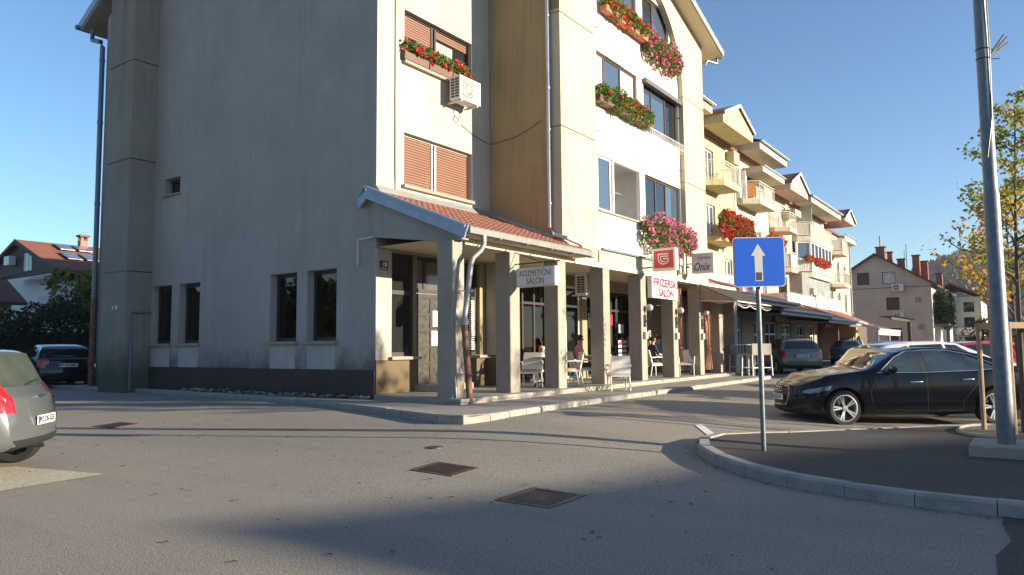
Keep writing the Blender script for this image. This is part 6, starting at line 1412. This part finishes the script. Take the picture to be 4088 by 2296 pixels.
# ------------------------------------------------------------------ people
skin_m = mat('skin', (.52, .30, .20), .5, var=.06, vs=12)
def person(label, loc, rz, shirt, pants, hair, pose='sit', hairstyle='short', glasses=False, s=1.0, lean=0):
    J = {}
    if pose == 'sit':
        J = dict(pel=(0, 0, .50), sp=(-.05, 0, .68), ch=(-.07, 0, .90), nk=(-.05, 0, 1.06), hd0=(-.03, 0, 1.12), hd1=(-.01, 0, 1.20), hd2=(-.015, 0, 1.27),
                 shL=(-.07, .17, .99), elL=(.02, .24, .74), wrL=(.25, .18, .70), hnL=(.33, .15, .70), shR=(-.07, -.17, .99), elR=(.02, -.24, .74), wrR=(.25, -.17, .70), hnR=(.33, -.14, .70),
                 hpL=(.02, .10, .49), knL=(.43, .13, .52), anL=(.42, .13, .10), toL=(.57, .14, .05), hpR=(.02, -.10, .49), knR=(.43, -.13, .52), anR=(.36, -.13, .10), toR=(.51, -.14, .05))
    else:
        J = dict(pel=(0, 0, .95), sp=(0, 0, 1.1), ch=(0, 0, 1.3), nk=(.01, 0, 1.47), hd0=(.02, 0, 1.53), hd1=(.035, 0, 1.61), hd2=(.03, 0, 1.69),
                 shL=(0, .18, 1.40), elL=(-.02, .24, 1.12), wrL=(.08, .22, .90), hnL=(.1, .21, .82), shR=(0, -.18, 1.40), elR=(-.02, -.24, 1.12), wrR=(.1, -.2, .92), hnR=(.13, -.18, .85),
                 hpL=(0, .1, .92), knL=(.04, .11, .5), anL=(-.02, .11, .09), toL=(.14, .13, .04), hpR=(0, -.1, .92), knR=(.02, -.11, .5), anR=(-.05, -.11, .09), toR=(.1, -.13, .04))
    rad = dict(pel=.135, sp=.125, ch=.14, nk=.055, hd0=.06, hd1=.088, hd2=.07, hp=.09, kn=.062, an=.042, to=.035, sh=.062, el=.045, wr=.03, hn=.035)
    names = list(J); E_ = [('pel', 'sp'), ('sp', 'ch'), ('ch', 'nk'), ('nk', 'hd0'), ('hd0', 'hd1'), ('hd1', 'hd2')]
    for S_ in 'LR': E_ += [('ch', 'sh' + S_), ('sh' + S_, 'el' + S_), ('el' + S_, 'wr' + S_), ('wr' + S_, 'hn' + S_), ('pel', 'hp' + S_), ('hp' + S_, 'kn' + S_), ('kn' + S_, 'an' + S_), ('an' + S_, 'to' + S_)]
    me = bpy.data.meshes.new('p'); me.from_pydata([J[n] for n in names], [(names.index(a), names.index(b)) for a, b in E_], [])
    o = bpy.data.objects.new('p', me); col.objects.link(o); sk = o.modifiers.new('s', 'SKIN')
    sv = me.skin_vertices[0].data
    for i, n_ in enumerate(names):
        r = rad.get(n_, rad.get(n_[:2], .05)); sv[i].radius = (r, r * (.8 if n_ in ('pel', 'sp', 'ch') else 1)); sv[i].use_root = n_ == 'pel'
    sb = o.modifiers.new('u', 'SUBSURF'); sb.levels = 2
    dg = bpy.context.evaluated_depsgraph_get(); m2 = bpy.data.meshes.new_from_object(o.evaluated_get(dg)); bpy.data.objects.remove(o)
    root = thing('person', label, 'person', loc, rz, None, local=True); root.scale = (s,) * 3
    m2.name = 'body'; m2.materials.clear(); [m2.materials.append(x) for x in (skin_m, shirt, pants, trim_m)]
    seg = [(Vector(J[a]), Vector(J[b]), a[:2] + b[:2]) for a, b in E_]
    cls = {'pesp': 1, 'spch': 1, 'chnk': 1, 'nkhd': 0, 'hdhd': 0, 'chsh': 1, 'shel': 1, 'elwr': 0, 'wrhn': 0, 'pehp': 2, 'hpkn': 2, 'knan': 2, 'anto': 3}
    for p in m2.polygons:
        best = min(seg, key=lambda e: (lambda t: (e[0].lerp(e[1], t) - p.center).length)(max(0, min(1, (p.center - e[0]).dot(e[1] - e[0]) / max(1e-6, (e[1] - e[0]).length_squared)))))
        p.material_index = cls[best[2]]
    m2.shade_smooth()
    # fingers and nose into the same mesh
    bmx = bmesh.new(); bmx.from_mesh(m2)
    ext = MB()
    for S_, sg in (('L', 1), ('R', -1)):
        hnd = Vector(J['hn' + S_]); d = (hnd - Vector(J['wr' + S_])).normalized(); sd_ = d.cross(Vector((0, 0, 1))).normalized(); dn = sd_.cross(d)
        for k, ln in enumerate((.06, .075, .08, .07)):
            b_ = hnd + sd_ * (-.03 + .02 * k) + d * .02; ext.tube([b_, b_ + d * ln * .55, b_ + d * ln * .9 - dn * .02 * (1 if dn.z > 0 else -1), b_ + d * ln - dn * .045 * (1 if dn.z > 0 else -1)], [.009, .009, .008, .006], 6)
        b_ = hnd - d * .02 + sd_ * .035 * -sg; ext.tube([b_, b_ + sd_ * .03 * -sg + d * .02, b_ + sd_ * .035 * -sg + d * .05], [.011, .01, .007], 6)
    hc = Vector(J['hd1']); ext.add([hc + Vector((.085, -.014, -.03)), hc + Vector((.085, .014, -.03)), hc + Vector((.118, 0, -.03)), hc + Vector((.088, 0, .025))], [(0, 1, 2), (0, 2, 3), (1, 3, 2)])
    for sg in (1, -1): ext.ball(hc + Vector((0, sg * .088, -.01)), .022, 6)
    vs = [bmx.verts.new(v) for v in ext.v]; bmx.verts.ensure_lookup_table()
    for f in ext.f:
        try: bmx.faces.new([vs[i] for i in f]).material_index = 0
        except ValueError: pass
    bmx.to_mesh(m2); bmx.free(); m2.shade_smooth()
    link('body', m2, None, root)
    mb = MB(); hr = random.Random(len(label))
    n = 12; prof = []
    for i in range(n + 1):
        a = math.pi * .5 - (math.pi * (.62 if hairstyle == 'short' else .85)) * i / n
        for k in range(16):
            t_ = 2 * math.pi * k / 16; fr = max(0, math.cos(t_)); cut_ = 1
            rr = .106 * math.cos(a); z = .112 * math.sin(a); x = rr * math.cos(t_)
            if fr > .5 and z < .045: rr *= .70
            mb.v.append((hc.x - .012 + rr * math.cos(t_) * 1.02, hc.y + rr * math.sin(t_), hc.z + .028 + z + .004 * hr.uniform(-1, 1)))
    for i in range(n):
        for k in range(16): k2 = (k + 1) % 16; mb.f.append((i * 16 + k, i * 16 + k2, i * 16 + 16 + k2, i * 16 + 16 + k))
    if hairstyle == 'long':
        for k in range(26):
            a = math.pi * (.35 + 1.3 * k / 25); p0 = hc + Vector((-.01 + .1 * math.cos(a), .1 * math.sin(a), .03)); mb.tube([p0, p0 + Vector((.02 * math.cos(a), .02 * math.sin(a), -.1)), p0 + Vector((.025 * math.cos(a), .015 * math.sin(a), -.24 - .05 * hr.random()))], [.02, .022, .008], 5)
    mb.sm = True; mb.build('hair', hair, root)
    if glasses:
        mb = MB()
        for sg in (1, -1): mb.prism([hc + Vector((.088, sg * .012, .03)), hc + Vector((.075, sg * .062, .03)), hc + Vector((.075, sg * .06, -.008)), hc + Vector((.088, sg * .016, -.008))], (.008, 0, 0)); mb.bar(hc + Vector((.075, sg * .065, .025)), hc + Vector((-.01, sg * .092, .02)), .008, .008)
        mb.bar(hc + Vector((.092, -.015, .025)), hc + Vector((.092, .015, .025)), .008, .008); mb.build('sunglasses', black_m, root)
    # eyes and mouth
    mb = MB(); [mb.ball(hc + Vector((.082, sg * .034, .012)), .011, 6) for sg in (1, -1)]; mb.build('eyes', trim_m, root)
    mb = MB(); mb.bar(hc + Vector((.088, -.022, -.058)), hc + Vector((.088, .022, -.058)), .008, .008); mb.build('mouth', mat('lips', (.35, .10, .09), .5), root)
    return root
pk = mat('pink_shirt', (.68, .20, .22), .8, var=.1, vs=10, bump=.3, bs=25); dk = mat('dark_jacket', (.015, .017, .025), .8, var=.2); bl = mat('blue_shirt', (.06, .19, .42), .8, var=.1); jeans = mat('dark_jeans', (.025, .03, .045), .85, var=.2); grn = mat('dark_green_top', (.03, .05, .04), .8); gry = mat('grey_clothes', (.25, .25, .26), .85, var=.15); hblk = mat('black_hair', (.015, .011, .009), .5, var=.2); hred = mat('auburn_hair', (.24, .07, .025), .45, var=.3, vs=30); hbr = mat('brown_hair', (.08, .04, .02), .5, var=.2)
person('seated man in pink shirt and sunglasses facing right at the cafe table', (17.15, 9.95, F - .01), R(-42), pk, jeans, hblk, 'sit', 'short', True, .97)
person('seated woman with long auburn hair seen from behind at the cafe table', (19.95, 9.9, F - .01), R(105), grn, jeans, hred, 'sit', 'long', False, .95)
person('seated person in dark jacket in the shade behind the hairdresser sign', (22.3, 10.2, F - .01), R(-30), dk, jeans, hblk, 'sit', 'short', False, .97)
person('seated person in blue shirt in the shade beside a column', (23.35, 10.5, F - .01), R(185), bl, jeans, hbr, 'sit', 'short', False, 1.0)
person('standing person in grey half hidden by the curtain', (25.1, 9.85, F), R(200), gry, gry, hbr, 'stand', 'short', False, .98)
person('standing person in white top by the shop window beyond the stools', (33.2, 11.3, PZ), R(90), offwhite, jeans, hblk, 'stand', 'short')
for k, (x, y, rz, lab, sh_) in enumerate(((55.6, 10.4, 200, 'man in black standing at the bar entrance', dk), (57.2, 10.3, 170, 'woman in light striped top at the bar entrance', mat('striped_top', (.55, .5, .45), .8, var=.4, vs=12)))):
    person(lab, (x, y, .3), R(rz), sh_, jeans, hbr, 'stand', 'short' if k == 0 else 'long')
for k, (x, y) in enumerate(((58.8, 9.9), (60.2, 10.6), (61.5, 9.9))):
    person(('guest in dark clothes seated at the left of the bar terrace', 'guest in grey seated in the middle of the bar terrace', 'guest in dark clothes seated at the right of the bar terrace')[k], (x, y, .32), R(180 + 40 * k), gry if k == 1 else dk, jeans, hblk, 'sit')
# ------------------------------------------------------------------ young street trees with stakes
bark = mat('bark', (.10, .07, .055), .9, var=.3, vs=12, bump=.6, bs=30)
autumn = leafmat('autumn_leaf', [(.44, .18, .04), (.42, .32, .05), (.26, .28, .05), (.15, .20, .04), (.12, .17, .03)], 2.4, .45)
yellowl = leafmat('yellow_leaf', [(.45, .24, .03), (.50, .30, .04), (.25, .22, .04)], 1.5, .45)
def tree(label, x, y, z0, h0, top, rad, nleaf, lm, seed, ls=.05, lean=(0, 0), tr=.045, group='young trees with stakes', nb=26):
    rnd = random.Random(seed); t = thing('young_tree' if ls < .1 else 'tree', label, 'tree', (x, y, z0), group=group); mb = MB(); pts = []
    trunk = [Vector((x + lean[0] * f + .03 * math.sin(f * 5 + seed), y + lean[1] * f + .03 * math.cos(f * 4 + seed), z0 + (top - z0) * f)) for f in [i / 9 for i in range(10)]]
    mb.tube(trunk, [tr * (1.1 - f / 9 * .95) for f in range(10)], 8)
    for k in range(nb):
        f = (h0 - z0) / (top - z0) + (1 - (h0 - z0) / (top - z0)) * (k + rnd.random()) / nb; i = min(8, int(f * 9)); p = trunk[i].lerp(trunk[i + 1], f * 9 - i)
        a = k * 2.4 + rnd.random(); rel = (f - (h0 - z0) / (top - z0)) / (1 - (h0 - z0) / (top - z0)); L = rad * (.5 + .6 * math.sin(math.pi * min(1, .25 + rel * .8))) * rnd.uniform(.7, 1.15) * (1 - .55 * rel)
        d = Vector((math.cos(a), math.sin(a), rnd.uniform(.35, .9))).normalized(); P = [p]
        for s_ in range(1, 5): P.append(p + d * L * s_ / 4 + Vector((rnd.uniform(-1, 1), rnd.uniform(-1, 1), rnd.uniform(-.2, 1))) * L * .06 * s_ / 2)
        r0 = tr * .52 * (1 - .5 * rel); mb.tube(P, [r0, r0 * .75, r0 * .5, r0 * .35, r0 * .2], 5)
        for j in range(3):
            q = P[2 + j % 3]; e = (d + Vector((rnd.uniform(-1, 1), rnd.uniform(-1, 1), rnd.uniform(-.4, .8)))).normalized() * L * .35; mb.tube([q, q + e * .6, q + e], [r0 * .45, r0 * .3, r0 * .15], 4); P += [q + e * .6, q + e]
        for _ in range(nleaf // nb):
            q = P[rnd.randint(2, len(P) - 1)]; pts.append(q + Vector((rnd.gauss(0, 1), rnd.gauss(0, 1), rnd.gauss(0, .8))) * (.045 * rad + ls))
    mb.build('trunk', bark, t); leaves(pts, ls, lm, 'crown', t, aspect=.85); return t
tree('slim young maple with sparse autumn leaves behind the lamp post', 13.3, .22, .13, 2.2, 5.15, .92, 3000, autumn, 4, .034, (.2, -.15))
tree('second young yellow-leaved tree further back at the right edge', 18.6, .35, .05, 1.9, 4.6, 1.3, 1700, yellowl, 9, .05, (0, 0))
tree('third young tree out beyond the parking bays', 16.8, -7.4, .1, 2.4, 6.0, 1.3, 1300, autumn, 14, .06)
tree('fourth young tree of the row by the road', 20.5, -13.5, .1, 2.4, 6.4, 1.4, 1100, autumn, 15, .06)
def stakes(label, pts, ztop, rails):
    wdm = mat('stake_wood', (.32, .22, .13), .85, var=.2, vs=8, bump=.3, bs=25); t = thing('tree_stakes', label, 'tree stakes', (*pts[0], g(*pts[0])), group='wooden stakes round the young trees')
    for (x, y) in pts: mb = MB(); mb.tube([(x, y, g(x, y) + .05), (x, y, ztop)], .036, 9); mb.build('post', wdm, t)
    for (a, b) in rails: mb = MB(); mb.bar((*pts[a], ztop - .05), (*pts[b], ztop - .05), .03, .09); mb.build('rail', wdm, t)
stakes('timber stakes and rails round the young maple', [(13.46, .72), (12.93, .32), (13.55, -.25)], 1.76, [(0, 1), (1, 2), (2, 0)])
stakes('timber stakes round the second tree at the right edge', [(18.2, .75), (18.2, -.2), (19.0, .3)], 1.7, [(0, 1), (1, 2), (2, 0)])
# tree pit
mb = MB(); n = 28
pc = (13.35, .25)
ring = [(pc[0] + 1.05 * math.cos(2 * math.pi * i / n), pc[1] + .8 * math.sin(2 * math.pi * i / n)) for i in range(n)]
mb.poly([(x, y, g(x, y) + .134) for x, y in ring]); struct(mb.build('tree_pit', mat('pit_gravel', (.16, .13, .10), .95, var=.4, vs=40, bump=1, bs=60, dist=.02)))
mb = MB(); mb.tube([(x, y, g(x, y) + .13) for x, y in ring + ring[:1]], .035, 6, False); struct(mb.build('pit_edging', kerb_m))
# ------------------------------------------------------------------ greenery at the left, below the red-roofed house
def shrubbery(name, label, n, box, size, lm, seed, cat='hedge', shape=None):
    rnd = random.Random(seed); pts = []; x0, x1, y0, y1, z0, z1 = box
    while len(pts) < n:
        x, y, z = rnd.uniform(x0, x1), rnd.uniform(y0, y1), rnd.uniform(z0, z1)
        hgt = z0 + (z1 - z0) * (.72 + .45 * noise.noise((x * .45 + seed, y * .45, .3)) + .12 * noise.noise((x * 1.7, y * 1.7, 1.3)))
        if z > hgt: continue
        if rnd.random() < .75 and z < hgt - .7 and y > y0 + .8: continue
        pts.append((x, y, z))
    o = leaves(pts, size, lm, name, None); o['label'] = label; o['category'] = cat; return o
dkl = leafmat('dark_leaf', [(.012, .022, .008), (.03, .045, .014), (.05, .06, .02)], 1.2, .25)
yl2 = leafmat('yellowing_leaf', [(.10, .11, .02), (.20, .18, .03), (.30, .22, .03)], .9, .4)  # the leaves' own yellow-green tones, mixed by noise
mb = MB(); mb.prism([(2, 41, .1), (25, 41, .1), (25, 43, .1), (2, 43, .1)], (0, 0, 2.3)); 
tag(mb.build('garden_wall', mat('dark_garden_wall', (.05, .045, .04), .95, var=.3)), 'dark overgrown garden wall behind the parked cars at left', 'wall')
shrubbery('hedge', 'dense dark hedge behind the black hatchback', 30000, (2, 25, 38.5, 43, .2, 4.9), .105, dkl, 2)
def bush_tree(label, x, y, z0, zc, rx, rz, n, lm, seed, ls=.14):
    rnd = random.Random(seed); t = thing('tree', label, 'tree', (x, y, z0), group='garden trees'); mb = MB(); mb.tube([(x, y, z0), (x + .1, y, zc - rz * .4), (x, y, zc + rz * .5)], [.16, .11, .03], 8); pts = []
    for k in range(14):
        a = rnd.random() * 6.28; f = rnd.random(); mb.tube([(x, y, zc - rz * .5 + f * rz * .8), (x + math.cos(a) * rx * .5, y + math.sin(a) * rx * .5, zc - rz * .2 + f * rz), (x + math.cos(a) * rx * .9, y + math.sin(a) * rx * .9, zc + f * rz * .7)], [.06, .04, .015], 5)
    cl = [(Vector((rnd.gauss(0, .45) * rx, rnd.gauss(0, .45) * rx, rnd.gauss(0, .45) * rz)), rnd.uniform(.2, .42)) for _ in range(26)]
    for _ in range(n):
        c, r = cl[rnd.randrange(26)]; d = Vector((rnd.gauss(0, 1), rnd.gauss(0, 1), rnd.gauss(0, 1))).normalized() * rnd.random() ** .5 * r * rx; pts.append(Vector((x, y, zc)) + c + d)
    mb.build('trunk', bark, t); leaves(pts, ls, lm, 'crown', t)
bush_tree('yellowing fruit tree in front of the red-roofed house', 21.6, 47.0, .2, 4.9, 2.2, 1.3, 2600, yl2, 5)
bush_tree('small dark tree left of the yellowing one', 12.2, 44.5, .2, 3.3, 1.2, .9, 1000, dkl, 6)
bush_tree('tree behind the red roof at the left edge', 24, 76, .2, 8.2, 3.2, 2.2, 1800, dkl, 8)
for i, (x, y) in enumerate(((72, 3.2), (76, 2.0), (70, .6), (84, -1.5), (78, -4))):
    bush_tree(('dark shrub left of the grey house garden', 'dark shrub beside the round blue sign', 'low shrub behind the parked dark car', 'shrub far off at the right edge', 'bush beyond the second young tree')[i], x, y, .1, 2.2, 2.3, 1.3, 1300, dkl if i != 3 else yl2, 30 + i)
mb = MB(); mb.box(66, 66.4, -8, 3.2, .1, 1.9); tag(mb.build('garden_wall', mat('stone_wall', (.30, .24, .17), .95, var=.35, vs=2, bump=.6, bs=10)), 'low stone garden wall at the far right', 'wall')
rs = thing('round_sign', 'small round blue direction sign at the far right', 'road sign', (47, 1.1, .1)); mb = MB(); mb.tube([(47, 1.1, .1), (47, 1.1, 2.7)], .03, 8); mb.build('pole', steel_galv, rs)
mb = MB(); mb.lathe([(.001, -.02), (.34, -.02), (.34, .02), (.001, .02)], (46.93, 1.1, 2.4), 'x', 22); mb.build('disc', MATS['sign_blue'], rs); mb = MB(); mb.bar((46.9, 1.28, 2.5), (46.9, .95, 2.3), .012, .07); mb.build('arrow', pm, rs)
# ------------------------------------------------------------------ forested hill
def hz(x, y): return 60 * math.exp(-((y + 70) / 175) ** 4) * (1 / (1 + math.exp(-(x - 480) / 45))) * (1 + .10 * noise.noise((x * .01, y * .012, 0))) + 14 * math.exp(-((y - 60) / 60) ** 2) / (1 + math.exp(-(x - 520) / 40))
mb = MB(); gx = [300 + 16 * i for i in range(36)]; gy_ = [-400 + 14.5 * i for i in range(48)]
mb.v = [(x, y, hz(x, y) - 1.5) for y in gy_ for x in gx]; mb.f = [(j * 36 + i, j * 36 + i + 1, (j + 1) * 36 + i + 1, (j + 1) * 36 + i) for j in range(47) for i in range(35)]; mb.sm = True
struct(mb.build('hill', mat('hill_floor', (.035, .04, .022), .95, var=.3, vs=.02)))
rnd = random.Random(77); mb = MB()
for _ in range(15000):
    x, y = rnd.uniform(380, 760), rnd.uniform(-330, 170); z = hz(x, y) - 1.5
    if z < 6: continue
    hh = rnd.uniform(3.5, 7.5); r = rnd.uniform(1.2, 2.3); con = rnd.random() < .55; a0 = rnd.random()
    if con: vs = [(x + r * math.cos(a0 + i * 1.256), y + r * math.sin(a0 + i * 1.256), z + .8) for i in range(5)] + [(x, y, z + hh)]; mb.add(vs, [(i, (i + 1) % 5, 5) for i in range(5)])
    else:
        vs = [(x + r * math.cos(a0 + i * 1.256), y + r * math.sin(a0 + i * 1.256), z + hh * rnd.uniform(.3, .6)) for i in range(5)] + [(x, y, z + hh * .9), (x, y, z)]; mb.add(vs, [(i, (i + 1) % 5, 5) for i in range(5)] + [((i + 1) % 5, i, 6) for i in range(5)])
o = mb.build('hill_forest', leafmat('forest_tree', [(.012, .026, .018), (.025, .042, .026), (.05, .05, .03)], .06, .1), None, 'stuff'); o['label'] = 'mixed forest covering the distant hill'; o['category'] = 'forest'
# ------------------------------------------------------------------ behind the camera: unseen house and flats added to cast shade, trees opposite
nh = thing('added_shade_house', 'unseen house added behind the viewer to shade the foreground', 'house', (24, -37, 0))  # unseen caster, outline set so its shadow covers the foreground
mb = MB(); mb.prism([(16.1, -34, 0), (33, -34, 0), (33, -34, 6.6), (24, -34, 8.1), (20.7, -34, 8.7), (16.1, -34, 9.05)], (0, -9, 0)); mb.build('wall', stucco_cream, nh)
mb = MB(); slab(mb, (15.9, -33.7, 9.17), (15.9, -43.3, 9.17), (33.3, -43.3, 6.75), (33.3, -33.7, 6.75), .1); mb.build('roof', roof_dark, nh)
for i in range(6):
    for j in range(2): window('y', -34 - .2, 17.2 + 2.6 * i, 18.4 + 2.6 * i, 1.2 + 2.9 * j, 2.7 + 2.9 * j, .18, nh, fr_wh, glass_dark, mull=(.5,))
ab = thing('added_shade_block', 'unseen block of flats added behind the viewer to shade the shop row', 'building', (56, -44, 0))  # unseen caster added to keep the shop row in shade
ah = [(45.6 + 2.9 * i, 47.2 + 2.9 * i, 1.2 + 3.0 * j, 2.7 + 3.0 * j) for i in range(8) for j in range(5)]
wall('wall', 'y', -40, 44.5, 68.2, 0, 15.3, ah, .2, stucco_cream, ab); mb = MB(); mb.box(44.5, 68.2, -50, -39.75, 0, 15.29); mb.build('core', interior_m, ab)
mb = MB(); mb.box(44.2, 68.5, -50.3, -39.7, 15.31, 15.45); mb.build('roof', concrete, ab)
rnd = random.Random(50); pts = []
for (x, y, zc, rx) in ((-14, 9, 5, 3), (-17, 16, 6, 3.5), (-13, 23, 5, 3), (-15, 31, 5.5, 3.3), (-12, 2, 4.5, 2.6), (-5, 34, 4.5, 3.5), (-6, 41, 5, 3.8), (-7, 49, 5, 4), (-9, 58, 6, 4.5), (-3, 30, 4, 3)):
    for _ in range(1500): d = Vector((rnd.gauss(0, 1), rnd.gauss(0, 1), rnd.gauss(0, 1))).normalized() * rnd.random() ** .4; pts.append((x + d.x * rx, y + d.y * rx, max(.1, zc * .62 + d.z * zc * .62)))
for k in range(16):  # unseen trees added to darken what the shop glass reflects
    x, y, zc, rx = 34 + k * 4.2 + rnd.uniform(-1, 1), -36 - k * .9 + rnd.uniform(-3, 3), rnd.uniform(5.2, 6.4), rnd.uniform(2.6, 3.4)
    for _ in range(1100): d = Vector((rnd.gauss(0, 1), rnd.gauss(0, 1), rnd.gauss(0, 1))).normalized() * rnd.random() ** .4; pts.append((x + d.x * rx, y + d.y * rx, max(.1, zc * .62 + d.z * zc * .62)))
o = leaves(pts, .3, dkl, 'reflected_tree_belt', None); o['label'] = 'unseen dark trees behind the viewer, partly added to darken reflections'; o['category'] = 'trees'
for (x, y, lb) in ((97, -4, 'unseen tall tree added to shade the beige house front'), (106, -5.5, 'second unseen tall tree added to shade the beige house front')): bush_tree(lb, x, y, .1, 6.5, 3.6, 4.0, 2600, dkl, int(x), .3)  # both stand out of view, added to shade the beige house front
# thin autumn haze over the whole place
m, t_, p_ = _nt('haze_air'); t_.nodes.remove(p_); pv = t_.nodes.new('ShaderNodeVolumePrincipled'); pv.inputs['Density'].default_value = HAZE; pv.inputs['Color'].default_value = (.92, .95, 1, 1); pv.inputs['Anisotropy'].default_value = .2
t_.links.new(pv.outputs[0], t_.nodes['Material Output'].inputs['Volume'])
if HAZE > 0:
    mb = MB(); mb.box(-70, 900, -420, 330, -3, 80); mb.build('haze', m, None, 'stuff')
# fallen leaves and grit on the road
rnd = random.Random(5); mb = MB()
for _ in range(130):
    x, y = rnd.uniform(2.5, 9), rnd.uniform(1, 14); a = rnd.random() * 3.14; s_ = rnd.uniform(.015, .04); z = g(x, y) + .009
    if x > 7.4 and y < 4: continue
    c, d = math.cos(a) * s_, math.sin(a) * s_; mb.add([(x - c, y - d, z), (x + d * .5, y - c * .5, z + .006), (x + c, y + d, z + .002), (x - d * .5, y + c * .5, z + .008)], [(0, 1, 2, 3)])
o = mb.build('fallen_leaves', mat('dead_leaf', (.07, .045, .025), .9, var=.4, vs=3), None, 'stuff'); o['label'] = 'scattered dry leaves on the road'; o['category'] = 'leaves'

# leaf litter and grit collected in the gutters
rnd = random.Random(9); mb = MB()
for path, side, n_ in ((kp, -1, 420), (ip, 1, 260)):
    P = resample(path, .05)
    for _ in range(n_):
        i = rnd.randrange(len(P) - 1); d = (P[i + 1] - P[i]).normalized(); nn = Vector((-d.y, d.x, 0)) * side; q = P[i] + nn * (.015 + abs(rnd.gauss(0, .07))); a = rnd.random() * 3.14; s_ = rnd.uniform(.008, .028); z = g(q.x, q.y) + .006
        if q.x > 28: continue
        c, e = math.cos(a) * s_, math.sin(a) * s_; mb.add([(q.x - c, q.y - e, z), (q.x + e * .6, q.y - c * .6, z + .006), (q.x + c, q.y + e, z + .002), (q.x - e * .6, q.y + c * .6, z + .01)], [(0, 1, 2, 3)])
o = mb.build('gutter_litter', mat('litter', (.13, .095, .055), .9, var=.5, vs=5), None, 'stuff'); o['label'] = 'dry leaf litter and grit along the kerbs'; o['category'] = 'litter'
